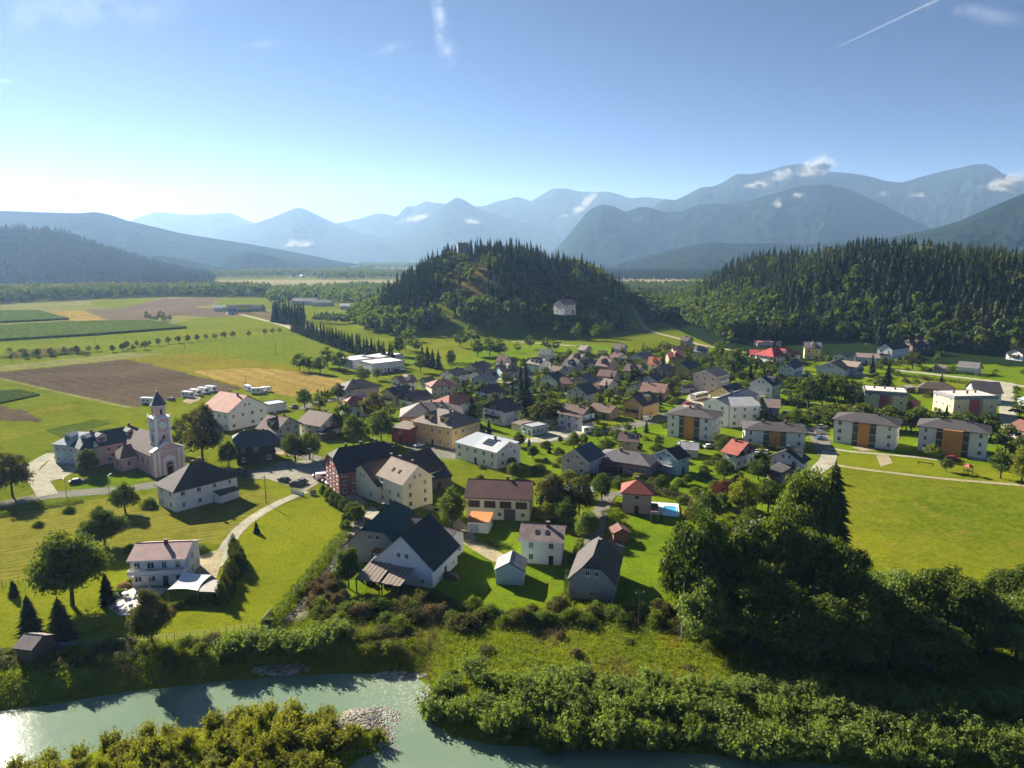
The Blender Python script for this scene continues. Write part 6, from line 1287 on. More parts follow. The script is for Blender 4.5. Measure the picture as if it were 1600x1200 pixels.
# left hill: trees on its slope
nl_ = LHILL.shape[1]; idx = RNG.integers(0, nl_ - 1, 7500); row = RNG.random(7500) ** .8 * 57; r0 = np.floor(row).astype(int); fr = row - r0; fc = RNG.random(7500)
A_ = LHILL[r0, idx] * (1 - fr)[:, None] + LHILL[np.minimum(r0 + 1, 65), idx] * fr[:, None]; B_ = LHILL[r0, idx + 1] * (1 - fr)[:, None] + LHILL[np.minimum(r0 + 1, 65), idx + 1] * fr[:, None]; P_ = A_ * (1 - fc)[:, None] + B_ * fc[:, None]
P_ = P_[P_[:, 2] > 1]; mass('hill_forest', P_[:, :2], RNG.uniform(18, 28, len(P_)), RNG.uniform(11, 17, len(P_)), TC, zs=P_[:, 2] - 1)
# ---- windbreaks beyond the fields
def rowpx(kind, pts, n, h, w, group, jit=1.0, lod=None, parts=False, label=None, who=None):
    P = [np.array(at(*p)) for p in pts]; seg = [np.hypot(*(P[i + 1] - P[i])) for i in range(len(P) - 1)]; tot = sum(seg); out = []
    for k in range(n):
        s = (k + .5) / n * tot; i = 0
        while i < len(seg) - 1 and s > seg[i]: s -= seg[i]; i += 1
        p = P[i] + (P[i + 1] - P[i]) * s / seg[i] + RNG.normal(size=2) * jit * .4
        out.append(grow(kind, p[0], p[1], random.uniform(*h), random.uniform(*w), label, group, lod=lod, parts=parts))
    return out
L1 = 'dark conifer in the tall block at the far end of the windbreak'; L2_ = 'dark clipped conifer in the windbreak along the pale field road'; L3 = 'leafy tree in the low row beside the far meadow'
rowpx('spruce', [(424, 503), (450, 507), (478, 510)], 16, (19, 24), (7, 9), 'tall conifer block beyond the fields', 3, 'far', False, L1)
rowpx('spruce', [(430, 497), (478, 501)], 12, (18, 23), (7, 9), 'tall conifer block beyond the fields', 3, 'far', False, L1)
rowpx('spruce', [(456, 517), (520, 541), (614, 573)], 46, (12, 16), (6.5, 8.5), 'conifer windbreak along the field road', 1.5, 'far', False, L2_)
rowpx('broad', [(490, 503), (540, 508), (594, 511)], 20, (9, 13), (8, 10), 'low tree row beside the far meadow', 1.5, 'far', False, L3)
# ---- the row of small round trees across the meadow
rx = [17, 40, 58, 80, 101, 121, 139, 152, 176, 192, 198, 208, 214, 226, 233, 247, 263, 279, 294, 308, 322, 336, 350, 364, 389, 414, 426, 437]
for i, x in enumerate(rx):
    y = 562 - (x - 17) * .0995 + random.uniform(-1, 1) + (4 if x in (176, 192, 208, 226) else 0); s = random.uniform(.75, 1.15)
    lab = ('%s small round tree from the plaza end of the meadow row' % ['first', 'second', 'third', 'fourth', 'fifth', 'sixth', 'seventh', 'eighth', 'ninth', 'tenth', 'eleventh', 'twelfth', 'thirteenth', 'fourteenth', 'fifteenth', 'sixteenth', 'seventeenth', 'eighteenth', 'nineteenth', 'twentieth', 'twenty-first', 'twenty-second', 'twenty-third', 'twenty-fourth', 'twenty-fifth', 'twenty-sixth', 'twenty-seventh', 'twenty-eighth'][i]).replace('plaza end', 'allotment end')
    growpx('broad', x, y, 5.6 * s, 5.0 * s, lab, 'row of small round trees across the meadow', lod='mid')
for i in range(14):
    growpx(random.choice(['shrub', 'oshrub']), random.uniform(5, 140), random.uniform(546, 557), random.uniform(2, 4.5), random.uniform(4, 7), None, 'bushes round the allotment', lod='mid')
for x, y, h in ((230, 499, 9), (236, 501, 7), (244, 502, 6), (252, 501, 11), (256, 503, 8), (265, 502, 7)): growpx('broad', x, y, h, h * .9, None, 'grove in the bare field', lod='far')
# ---- far farm beyond the bare field
for i, (x, y, L, W_, zr, wl, rf) in enumerate([(348, 486, 18, 12, 7, wWHITE, (.28, .30, .32)), (372, 487, 22, 12, 8, wGREY, (.10, .12, .14)), (384, 485, 16, 10, 7, wWHITE, (.22, .2, .2)), (400, 486, 20, 12, 7, wLBLUE, (.12, .14, .17)), (362, 491, 10, 8, 6, wWHITE, (.3, .3, .3))]):
    c = at(x, y); house('far_barn', c[0], c[1], R(8 + 7 * i), L, W_, zr * .6, zr, wl, rf, 'gable', .5, label='%s of the distant farm beyond the bare field' % ['first pale barn', 'long dark-roofed barn', 'white farmhouse', 'blue-roofed shed', 'little white gatehouse'][i], cat='barn', chim=0, wgap=5, short='distant farm' if i == 1 else None)
for x, y in ((355, 488), (378, 489), (390, 490), (410, 487)): growpx('broad', x, y, 9, 9, None, 'trees round the distant farm', lod='far')
for i, (x, y, L, W_, zr, rf) in enumerate([(478, 476, 34, 16, 9, (.07, .085, .11)), (505, 478, 26, 14, 8, (.09, .10, .12)), (545, 483, 20, 12, 7, (.5, .5, .5)), (598, 482, 18, 11, 6, (.55, .55, .55)), (430, 468, 22, 12, 8, (.10, .07, .06)), (390, 461, 26, 14, 9, (.11, .08, .07))]):
    c = at(x, y); house('far_hall', c[0], c[1], R(-6 + 5 * i), L, W_, zr * .6, zr, (.55, .55, .55), rf, 'gable', .5, label='%s among the valley trees beyond the windbreak' % ['long blue-roofed hall', 'second blue-grey hall', 'small white-roofed house', 'low white-roofed shed', 'brown-roofed farm barn', 'larger brown-roofed barn'][i], cat='hall', chim=0, wgap=6)
for i, (x, y) in enumerate([(458, 434), (472, 434.5), (568, 434), (640, 433), (648, 434), (300, 436), (505, 435), (880, 430), (905, 431)]):
    c = at(x, y); house('far_house', c[0], c[1], random.uniform(0, 3), 14, 10, 6, 10, wWHITE, (.25, .2, .18), 'gable', .5, label='tiny white house on the distant valley floor', cat='house', chim=0, win=False, group='distant white houses on the valley floor')
# ---- named single trees, left to right
B, O, G, KSP, SH = 'broad', 'olive', 'bright', 'spruce', 'shrub'
for a in [
    (O, 20, 776, 13, 10, 'large olive-brown tree beside the road at the forecourt turning'), (O, 318, 724, 20, 13.5, 'huge olive chestnut tree towering beside the church'), (B, 358, 730, 9, 7, 'dark round tree between the chestnut and the timber house'), (B, 283, 708, 13, 6, 'slim dark tree tucked behind the church tower'),
    (B, 140, 741, 8.5, 7.2, 'round green tree on the church lawn beside the forecourt'), (B, 196, 801, 8.5, 7.2, 'leafy roadside tree above the mown meadow'), (B, 164, 853, 9, 10, 'broad multi-stemmed bush tree in the mown meadow'), (B, 113, 946, 15, 12.5, 'big dark tree on the lawn in front of the villa'),
    (KSP, 48, 989, 7.5, 5, 'dark spruce just behind the river garden hut'), (KSP, 97, 1002, 8.5, 6, 'broad spruce beside the river garden hut'), (KSP, 168, 944, 6.5, 4, 'slim spruce beside the villa terrace'), (KSP, 22, 932, 3.6, 2.6, 'little lone spruce at the meadow fence'), (KSP, 401, 833, 3.2, 2.2, 'tiny spruce on the lawn beside the villa path'),
    (B, 462, 722, 10, 9.5, 'round dark tree by the village square'), (B, 484, 718, 9.5, 9, 'second round tree beside the square and hut'), (B, 536, 676, 13, 9, 'tall green tree behind the dark red inn'), (B, 552, 694, 11, 8, 'dark tree close behind the inn roof'), (O, 580, 660, 14, 10.5, 'tall olive tree beside the beige block'), (B, 596, 694, 13, 9, 'dark tree beside the red street shed'), (G, 563, 690, 9, 7, 'yellow-green tree between the dark trees'), (G, 610, 653, 7, 6, 'bright lime tree beside the beige block'),
    (B, 476, 637, 9, 9, 'round tree between field road and cream gable house'), (B, 500, 643, 8, 8.5, 'bushy tree beside the chocolate-roofed house'), (O, 529, 628, 9, 8, 'olive tree beside the red-roofed tree house'),
    (B, 468, 580, 11, 9, 'first tree of the group at the stubble field corner'), (B, 483, 581, 9, 8, 'low tree in the group at the stubble field corner'), (B, 500, 584, 10, 9.5, 'pale green tree in the stubble corner group'), (B, 512, 574, 13, 11, 'tallest tree of the stubble corner group'), (B, 531, 579, 12, 11, 'broad tree at the industrial hall corner'), (B, 568, 598, 9, 10, 'round tree in front of the grey industrial hall'), (O, 590, 594, 7, 6, 'small olive tree before the white industrial hall'),
    (B, 621, 527, 14, 12, 'first big dark tree at the hay meadow'), (B, 634, 548, 15, 13, 'large dark tree behind the white hall'), (B, 641, 533, 14, 12, 'second big dark tree at the hay meadow'), (B, 624, 556, 14, 11, 'dark tree between the two industrial halls'), (B, 650, 552, 12, 9, 'tree at the end of the dark conifers'),
    (KSP, 660, 572, 13, 7, 'first dark conifer behind the white industrial hall'), (KSP, 668, 573, 13, 7, 'second dark conifer behind the white industrial hall'), (KSP, 676, 575, 12, 7, 'third dark conifer behind the white industrial hall'), (KSP, 685, 577, 12, 7.5, 'last dark conifer at the meadow corner'), (B, 657, 582, 11, 8, 'round tree in front of the dark conifers'), (B, 705, 574, 11, 8, 'round tree at the edge of the back meadow'),
    (B, 718, 543, 13, 11, 'round tree at the hay meadow edge'), (B, 736, 541, 17, 14, 'large round tree at the hay meadow edge'), (B, 746, 557, 12, 11, 'dark tree behind the meadow-tree house'), (B, 765, 556, 13, 13, 'broad dark tree on the back meadow'), (B, 781, 558, 12, 12, 'second broad tree on the back meadow'), (B, 808, 551, 8, 6, 'small tree on the bright back lawn'), (B, 827, 545, 10, 8, 'round tree by the footpath'), (B, 855, 549, 10, 9, 'dark round tree behind the slate-roofed house'), (B, 869, 550, 10, 8, 'second dark tree behind the slate-roofed house'),
    (KSP, 822, 652, 23, 8.5, 'very tall dark spruce in the middle of the village'), (KSP, 813, 640, 19, 7.5, 'tall dark spruce beside the tallest village spruce'), (KSP, 737, 664, 13, 8, 'dark conifer behind the large ochre house'), (KSP, 764, 692, 9, 4.5, 'narrow spruce on the road side in front of the ochre house'), (KSP, 757, 690, 5, 3, 'small spruce beside the narrow roadside spruce'),
    (O, 845, 664, 10, 11, 'broad olive chestnut beside the white house with timber gable'), (O, 868, 660, 10, 11, 'second broad olive chestnut beside the timber gable'),
    (O, 862, 806, 12, 10, 'autumn-tinged walnut tree beside the long barn house'), (O, 905, 806, 11, 9, 'golden brown tree beside the metal carport'), (B, 884, 822, 8, 7, 'green garden tree behind the mottled roof'), ('willow', 917, 842, 7.5, 6.5, 'grey-green tree beside the stone barn lane'), (G, 853, 818, 6, 5, 'bright yellow-green tree beside the barn house'), (B, 940, 782, 8, 6, 'tree beside the lane behind the pool house'), (B, 706, 824, 10.5, 8, 'dark leafy tree between the cream house and farm annex'),
    (B, 545, 920, 9, 5.5, 'slender old fruit tree beside the machine shed'), ('red', 1132, 790, 7.5, 9, 'copper red tree in the gardens beside the tall trees'), (G, 1160, 806, 11, 8, 'yellow-green tree beside the copper red tree'), (B, 1104, 818, 9, 9, 'dark tree below the copper red tree'), (B, 1200, 800, 9, 8, 'green tree near the field corner'),
    (B, 1147, 594, 18, 15, 'large weeping tree behind the three-storey beige block'), (B, 1122, 566, 14, 9, 'tall dark tree beside the light grey dormer house'), (KSP, 1172, 596, 10, 6, 'bluish spruce beside the large weeping tree'), (KSP, 1093, 604, 11, 6, 'spruce standing against the beige block'),
    (B, 1262, 640, 15, 13, 'first big dark tree of the clump by the school'), (B, 1283, 636, 16, 14, 'middle big dark tree of the clump by the school'), (B, 1308, 632, 14, 12, 'far big dark tree of the clump by the school'), (KSP, 1386, 605, 13, 9, 'broad dark spruce behind the first flat-roofed block'), (KSP, 1362, 582, 11, 6, 'spruce between the mauve and black-roofed houses'), (O, 1425, 577, 11, 11, 'rusty olive tree in front of the dark timber villa'),
    (B, 1571, 708, 10.5, 9.5, 'round dark tree beyond the playground apartment block'), (B, 1563, 748, 9.5, 7.5, 'dark tree at the playground'), (G, 1596, 756, 12, 9, 'bright green tree at the frame edge beside the playground'), (B, 1590, 722, 9, 8, 'tree behind the bright edge tree'), (G, 1457, 717, 5.5, 5.5, 'small bright tree in front of the playground apartment block'), (B, 1478, 737, 4.5, 4, 'young tree on the play lawn'),
    ('darkpine', 1293, 884, 24, 11, 'tall dark pine standing highest among the river trees'), (B, 1250, 890, 23, 14, 'tall leafy tree beside the dark pine'),
]: growpx(*a, lod='hero' if a[2] > 835 else None)
LT = 'tall dark tree in the dense riverside grove'
for a in [(B, 1088, 985, 23, 14), (B, 1150, 975, 21, 14), (B, 1205, 985, 22, 14), (B, 1252, 995, 20, 14), ('willow', 1102, 1012, 13, 11), (B, 1175, 1020, 16, 13), (B, 1300, 1010, 19, 13), (B, 1232, 1040, 14, 13), ('willow', 1352, 1012, 15, 11), ('willow', 1400, 1010, 16, 12), (B, 1442, 1015, 16, 12), (B, 1486, 1022, 16.5, 13), (B, 1540, 1030, 13, 11), (B, 1556, 965, 10, 8), (B, 1596, 985, 14, 10), ('willow', 1585, 1040, 13, 12), (B, 1640, 1030, 16, 13), (B, 1330, 1050, 13, 12), (B, 1390, 1055, 12, 12), (B, 1450, 1062, 12, 12), (B, 1650, 960, 13, 11), (B, 1700, 1040, 15, 13), (B, 1280, 1050, 13, 12), (B, 1780, 1050, 16, 14), (B, 1120, 955, 17, 11), (B, 1330, 930, 9, 8)]:
    growpx(*a[:3], a[3] * (.86 if a[1] > 1335 else 1), a[4], None, 'riverside grove', z=-1.0, lod='hero')
for i in range(36):
    growpx(random.choice([SH, SH, 'oshrub', 'wshrub']), 1075 + i * 15 + random.uniform(-8, 8), random.uniform(985, 1025), random.uniform(2.0, 3.6), random.uniform(4, 6.5), None, 'understorey of the riverside grove', z=-.6, lod='near')
growpx('olive', 238, 1012, 11, 6.5, 'thin leaning tree with sparse grey crown at the river fence', lod='hero', lean=.0)
# ---- clipped round trees along the lane, thujas at the villa
for i, (x, y) in enumerate([(507, 778), (515, 783), (523, 789), (531, 794), (538, 799), (547, 806), (552, 813), (543, 822), (556, 806), (561, 812), (541, 835)]):
    growpx(B, x, y, 3.9, 3.4, 'round clipped lane tree, %s from the square' % ['nearest', 'second', 'third', 'fourth', 'fifth', 'sixth', 'seventh', 'eighth', 'ninth', 'tenth', 'eleventh'][i], 'clipped round trees along the lane', lod='near')
for i, (x, y) in enumerate([(366, 868), (371, 877), (376, 886), (368, 893), (361, 906), (357, 918), (352, 930), (346, 942), (375, 895)]):
    growpx('thuja', x, y, 6.6, 3.5, 'tall thuja in the villa row, %s from the drive' % ['first', 'second', 'third', 'fourth', 'fifth', 'sixth', 'seventh', 'eighth', 'ninth'][i], 'thuja row beside the villa drive', lod='near')
for i, x in enumerate((497, 503, 508, 512.5, 518)): growpx('thuja', x, 622, 6, 2, 'slim dark cypress in the row before the lilac house, %s of five' % ['first', 'second', 'third', 'fourth', 'fifth'][i], 'five slim cypresses', lod='mid')
# ---- hedge trees between the flat-roofed blocks and the apartment blocks
rowpx(B, [(1290, 668), (1360, 668), (1430, 676), (1500, 682), (1560, 688)], 19, (7.5, 10.5), (8, 11), 'hedge trees behind the apartment blocks', 2.5, 'mid', True)
rowpx(B, [(1235, 615), (1275, 622), (1330, 628), (1345, 640)], 12, (7, 11), (8, 11), 'hedge trees behind the apartment blocks', 3, 'mid', True)
rowpx(B, [(1225, 672), (1250, 660), (1330, 660)], 9, (5, 8), (6, 9), 'hedge trees behind the apartment blocks', 3, 'mid', True)
rowpx(O, [(1285, 655), (1360, 655)], 6, (6, 8), (7, 9), 'hedge trees behind the apartment blocks', 2.5, 'mid', True)
# ---- drives, terraces and small outbuildings between the houses
vil_ = [l for l in LANDMARKS if 225 < l[2] < 600 and -135 < l[1] < 330]
for n, x, y in vil_:
    a = random.choice((-.4, .25, .5, 1.2)); c_, s_ = math.cos(a), math.sin(a); ox, oy = random.uniform(-9, 9), random.uniform(-10, -7)
    if random.random() < .7:
        L_, W_ = random.uniform(3, 6), random.uniform(1.8, 3); LAYER[0] = .06 + random.uniform(0, .03)
        sheet('driveway', [(x + ox + c_ * u - s_ * v, y + oy + s_ * u + c_ * v) for u, v in ((-L_, -W_), (L_, -W_), (L_, W_), (-L_, W_))], random.choice([M_pave, M_asph, M_dirt, M_gravel]), True)
    ox, oy = random.choice((-1, 1)) * random.uniform(9, 13), random.uniform(-4, 6)
    if random.random() < .42 and not in_foot(x + ox, y + oy, 1.5) and not on_road(x + ox, y + oy, 5):
        k = random.choice(('gable', 'gable', 'shed', 'flat')); h_ = random.uniform(2.2, 2.7)
        house('garden_shed', x + ox, y + oy, a, random.uniform(4, 6.5), random.uniform(3.2, 4.2), h_, h_ + (1.3 if k == 'gable' else .5), random.choice([(.45, .40, .34), (.20, .13, .085), (.70, .68, .64), (.13, .085, .06)]), random.choice([(.12, .08, .065), (.20, .17, .15), (.28, .27, .26), (.25, .10, .075)]), k, .3,
              label='small %s %s the %s' % ({'gable': 'pitched shed', 'shed': 'lean shed', 'flat': 'flat garage'}[k], 'on the sunny side of' if ox < 0 else 'on the shaded side of', n), cat='shed', chim=0, win=False, door=False)
beds = field_mat('garden_soil', (.06, .045, .03), (.11, .085, .05), .3, None, 2.0, (.05, .08, .015))
for i, (n, x, y) in enumerate(vil_):
    ox, oy = random.uniform(-12, 12), random.uniform(-14, -9)
    if i % 3 == 0 and not in_foot(x + ox, y + oy, 2) and not on_road(x + ox, y + oy, 4):
        a = random.choice((.2, .6, 1.1)); c_, s_ = math.cos(a), math.sin(a); LAYER[0] = .09; u0, v0 = random.uniform(2, 4), random.uniform(1.2, 2.2)
        sheet('garden_bed', [(x + ox + c_ * u - s_ * v, y + oy + s_ * u + c_ * v) for u, v in ((-u0, -v0), (u0, -v0), (u0, v0), (-u0, v0))], beds, True)
# ---- garden shrubs and trees of the village
def village_fill(poly, sp, hs, group, kinds, keep=1.0, m=1.5):
    for x, y in scatter(poly, sp, .5):
        if RNG.random() > keep: continue
        k = random.choice(kinds); h = random.uniform(*hs) * (.55 if 'shrub' in k else 1)
        if not group.startswith('leafy') and k in (B, O, G): h = min(h, 6.9)
        if free(x, y, m): grow(k, x, y, h, h * random.uniform(.8, 1.15) * (1.55 if 'shrub' in k else 1) * (.55 if k == 'spruce' else 1), None, group)
kv = [B, B, SH, SH, SH, SH, 'oshrub', 'oshrub', 'bshrub', O, KSP]
village_fill([(690, 600), (860, 560), (1060, 545), (1240, 560), (1220, 600), (1080, 625), (1000, 655), (900, 668), (760, 660), (700, 640)], 6.2, (4, 8.5), 'garden planting of the upper village', kv, 1.0, .7)
village_fill([(530, 640), (690, 590), (700, 640), (640, 660), (560, 670)], 12, (4, 8), 'garden planting behind the inn', kv, .95, .8)
village_fill([(820, 720), (900, 690), (1010, 690), (1110, 700), (1200, 710), (1215, 760), (1170, 800), (1080, 790), (960, 765), (850, 760)], 6.6, (2.5, 7), 'garden planting below the main road', kv, .92, 1.2)
village_fill([(800, 696), (860, 694), (960, 678), (1040, 662), (1042, 690), (900, 702), (830, 728)], 6.5, (2.5, 6), 'garden planting below the main road', kv, .9, .9)
village_fill([(1110, 692), (1165, 690), (1215, 704), (1200, 730), (1110, 712)], 6.5, (2.5, 6), 'garden planting below the main road', kv, .9, .9)
village_fill([(1330, 598), (1440, 590), (1500, 606), (1440, 626), (1340, 625)], 9, (4, 9), 'planting round the flat-roofed blocks', kv, .75, 1)
village_fill([(1415, 640), (1490, 640), (1490, 670), (1430, 670)], 7, (4, 9), 'planting round the flat-roofed blocks', kv, .9, 1)
village_fill([(1580, 600), (1680, 620), (1680, 720), (1595, 690)], 8, (4, 9), 'planting round the flat-roofed blocks', kv, .9, 1)
village_fill([(1150, 620), (1260, 600), (1280, 650), (1230, 670), (1210, 690)], 10, (4, 8), 'planting round the school', kv, .95, .8)
village_fill([(1240, 560), (1420, 560), (1420, 600), (1250, 610)], 13, (4, 9), 'planting below the forest edge', kv, .95, .9)
village_fill([(700, 745), (720, 720), (830, 730), (860, 745), (840, 760), (720, 750)], 8, (2.5, 5), 'shrubs behind the barn house', [SH, 'oshrub', 'bshrub', B], .9, 1)
village_fill([(660, 790), (720, 790), (730, 830), (700, 850), (660, 810)], 7, (2, 4), 'shrubs round the farm annex', [SH, 'oshrub'], .7, 1)
village_fill([(850, 800), (940, 790), (930, 830), (905, 850), (890, 840)], 6, (2.5, 5), 'shrubs behind the mottled roof', [SH, 'oshrub', 'bshrub'], .9, .8)
village_fill([(1080, 800), (1220, 790), (1230, 860), (1150, 880), (1080, 850)], 9, (4, 9), 'planting round the roof among the trees', [B, B, SH, G], .9, 1.5)
village_fill([(1430, 560), (1600, 580), (1600, 592), (1430, 578)], 12, (3, 7), 'bushes along the upper road', [SH, B, 'oshrub'], .8)
village_fill([(400, 680), (520, 650), (530, 690), (470, 705)], 10, (2.5, 5), 'shrubs round the brown hut', [SH, 'oshrub', 'bshrub'], .6)
village_fill([(660, 500), (800, 505), (960, 520), (960, 535), (800, 530), (700, 525)], 13, (9, 15), 'leafy trees at the castle hill foot', [B, B, O], .6, 2.5)
for x, y, h, w in ((155, 806, 4, 4), (110, 862, 3, 5), (233, 791, 3.5, 5), (108, 800, 2.5, 3.5), (132, 822, 2, 2), (316, 864, 3, 4), (205, 862, 2.5, 4), (60, 822, 2, 3)): growpx(SH, x, y, h, w, None, 'bushes in the mown meadow', lod='near')
for x, y, k in ((195, 917, 'fshrub'), (205, 912, SH), (262, 957, 'fshrub'), (270, 950, 'bshrub'), (280, 948, SH), (292, 944, SH), (302, 940, 'bshrub'), (250, 950, 'oshrub'), (240, 955, SH), (185, 930, SH), (255, 962, 'fshrub'), (310, 944, SH)): growpx(k, x, y, random.uniform(1.4, 2.4), random.uniform(2.4, 3.6), None, 'flower bed bushes at the villa terrace', lod='near')
# ---- bramble thicket behind the farm, and bank bushes
for i in range(34):
    x = 505 + i * 7.8 + random.uniform(-5, 5); y = 946 + 10 * math.sin(i * .5) + random.uniform(0, 26); growpx(random.choice(['bramble', 'oshrub', SH, SH]), x, y, random.uniform(2.6, 4.2), random.uniform(4, 6), None, 'bramble thicket below the farm', lod='near')
for i in range(12): growpx('bramble', 490 + random.uniform(0, 50), 905 + i * 4, random.uniform(2, 3.4), random.uniform(3, 4.5), None, 'bramble thicket below the farm', lod='near')
for i in range(26):
    x = 790 + i * 11 + random.uniform(-6, 6); growpx(random.choice([SH, SH, 'oshrub', SH]), x, 955 + random.uniform(-2, 24), random.uniform(2.2, 4.4), random.uniform(3.5, 5.5), None, 'bushes below the garden edge', lod='near')
for i in range(40):       # the left bank
    x = -40 + i * 10.5 + random.uniform(-6, 6); y = np.interp(x, [0, 340, 420], [1036, 1016, 1008]) + random.uniform(-14, 20)
    growpx(random.choice([SH, 'bshrub', 'oshrub', SH]), x, y, random.uniform(1.3, 2.3), random.uniform(3.2, 5), None, 'bushes on the shaded river bank', z=-1.0, lod='near')
for i in range(22):
    x = 350 + i * 13 + random.uniform(-6, 6); growpx('wshrub' if x < 540 else random.choice([SH, 'oshrub', 'bshrub']), x, np.interp(x, [340, 500, 650], [1024, 1014, 1006]) + random.uniform(-14, 12), random.uniform(2.2, 3.8) * (1 if x < 540 else .7), random.uniform(4.2, 6), None, 'willow bushes at the inner bend', z=-1.0, lod='near')
for i in range(150):       # the willow thicket on the right bank
    t = i / 150; x = 690 + t * 1060 + random.uniform(-14, 14); r = i % 3; y = np.interp(x, [680, 760, 1000, 1300, 1700], [1120, 1146, 1152, 1172, 1200]) - r * 30 + random.uniform(-12, 10)
    growpx('wshrub' if random.random() < .92 else SH, x, y, random.uniform(2.8, 5.0) * (1 - .16 * r), random.uniform(4.2, 6.6), None, 'willow thicket along the river', z=-1.8, lod='near')
isl = scatter(ISL, 2.5, .5, True); isl = isl[(isl[:, 1] > 60)]
for x, y in isl:
    if seg_dist(np.array([[x, y]]), ISL)[0] < 1.0 or RNG.random() < .12: continue
    if np.hypot(x - at(575, 1125, WATER_Z)[0], y - at(575, 1125, WATER_Z)[1]) < 4.5: continue
    grow('ishrub', x, y, random.uniform(1.4, 3.4), random.uniform(2.6, 4.2), None, 'low willow bushes on the river island', lod='near')
for x, y in scatter([(700, 1085), (720, 985), (1040, 965), (1180, 1020), (1250, 1085), (1000, 1110)], 5.5, .5):
    if RNG.random() < .5: grow(random.choice([SH, 'bshrub', 'oshrub', 'bshrub', 'bramble']), x, y, random.uniform(.9, 1.9), random.uniform(1.8, 3.4), None, 'low bushes on the flood plain', lod='near')
# ---- ground cover on the flood plain, the banks and the island
def cover(name, Pts, mat, r_, n, ls, hgt, seed, tint=None):
    r = np.random.default_rng(seed); z = H(Pts[:, 0], Pts[:, 1]); m = len(Pts); rr = r.uniform(*r_, m) * np.where(r.random(m) < .14, r.uniform(1.2, 1.9, m), 1)
    d = norm(r.normal(size=(m * n, 3))); d[:, 2] = np.abs(d[:, 2]); k = np.repeat(np.arange(m), n); rad = r.uniform(.35, 1.05, m * n) * rr[k]
    C = np.column_stack([Pts[k, 0] + d[:, 0] * rad, Pts[k, 1] + d[:, 1] * rad, z[k] + d[:, 2] * rad * hgt]); Nn = norm(d + r.normal(size=(m * n, 3)) * .7)
    V, F = leaf_quads(C, Nn, ls * r.uniform(.6, 1.4, m * n), r); base = (fbm(Pts[:, 0] / 6, Pts[:, 1] / 6, seed, 3) * 1.3 - .15); T = np.clip(base[k] + r.normal(size=m * n) * .15, 0, 1)
    return tag(obj(name, big_mesh(name, V, F, [mat], tint=T)), kind='stuff')
zone = [(-300, 1060), (0, 1017), (180, 1012), (330, 996), (420, 982), (470, 965), (560, 962), (700, 968), (800, 955), (1040, 948), (1090, 980), (1250, 1010), (1500, 1040), (1900, 1080), (1900, 1290), (1600, 1224), (1300, 1194), (1100, 1178), (1000, 1170), (900, 1172), (760, 1160), (700, 1146), (676, 1130), (668, 1100), (668, 1078), (640, 1052), (520, 1050), (430, 1055), (300, 1066), (200, 1078), (100, 1095), (0, 1108), (-300, 1150)]
G_ = scatter(zone, .82, .5); G_ = G_[river_depth(G_) > .8]
nz = fbm(G_[:, 0] / 9, G_[:, 1] / 9, 21, 3); n2 = fbm(G_[:, 0] / 3, G_[:, 1] / 3, 25, 2)
yel = (nz + (n2 - .4) * .5 > .60) & (G_[:, 0] > -12) ; brn = (~yel) & (fbm(G_[:, 0] / 7, G_[:, 1] / 7, 33, 3) > .58)
cover('undergrowth', G_[~yel & ~brn], F_HERB, (.5, 1.15), 34, .19, 1.0, 1); cover('yellow_herbs', G_[yel], F_GOLD, (.4, .9), 30, .17, 1.1, 2); cover('undergrowth', G_[brn], F_BRAMBLE, (.5, 1.0), 30, .18, .9, 3)
I_ = scatter(ISL, .9, .5, True); I_ = I_[(I_[:, 1] > 55) & (seg_dist(I_, ISL) > .5)]; I_ = I_[np.hypot(I_[:, 0] - at(575, 1125, WATER_Z)[0], I_[:, 1] - at(575, 1125, WATER_Z)[1]) > 4.2]
cover('island_herbs', I_, F_ISLE, (.4, .8), 26, .16, 1.0, 4)
# ================================================================ hedges, vehicles, fences, poles, small things
def hedge_mesh(P, hgt, wid, mat, ls=.28, dens=26, seed=0):
    r = np.random.default_rng(seed); P = [np.array(p) for p in P]; C = []; Nn = []
    for i in range(len(P) - 1):
        a, b = P[i], P[i + 1]; L = np.hypot(*(b - a)); d = (b - a) / L; nrm = np.array([-d[1], d[0]]); n = int(L * dens * (wid + 2 * hgt) / 3)
        u = r.random(n) * L; face = r.random(n) * (wid + 2 * hgt); wob = 1 + .14 * np.sin(u * 1.7 + seed) + .08 * np.sin(u * 4.1)
        side = np.where(face < hgt, -1, np.where(face > hgt + wid, 1, 0)); off = np.where(side == 0, (face - hgt) - wid / 2, side * wid / 2) * wob + r.normal(size=n) * .07
        z = np.where(side == 0, hgt * wob, np.where(side < 0, face, face - hgt - wid) * wob) + r.normal(size=n) * .07
        xy = a + d * u[:, None] + nrm * off[:, None]; C.append(np.column_stack([xy, z])); N3 = np.column_stack([nrm[0] * side, nrm[1] * side, (side == 0) * 1.0]); Nn.append(norm(N3 + r.normal(size=(n, 3)) * .5))
    C = np.vstack(C); V, F = leaf_quads(C, np.vstack(Nn), ls * r.uniform(.6, 1.4, len(C)), r); T = np.clip(fbm(C[:, 0] / 2, C[:, 1] / 2, 5, 3) * .9 + r.normal(size=len(C)) * .15, 0, 1)
    return V, F, T
def hedge(P, hgt, wid, label, mat=None, world=False, group=None, seed=0):
    P = P if world else [at(*p) for p in P]; o0 = np.mean(P, 0); P = [(x - o0[0], y - o0[1]) for x, y in P]
    V, F, T = hedge_mesh(P, hgt, wid, mat, .26 if np.hypot(*o0) < 230 else .45, 110 if np.hypot(*o0) < 230 else 36, seed)
    return tag(obj('hedge', big_mesh('hedge', V, F, [mat or F_SHRUB], tint=T), None, (o0[0], o0[1], h1(*o0))), label, 'hedge', group)
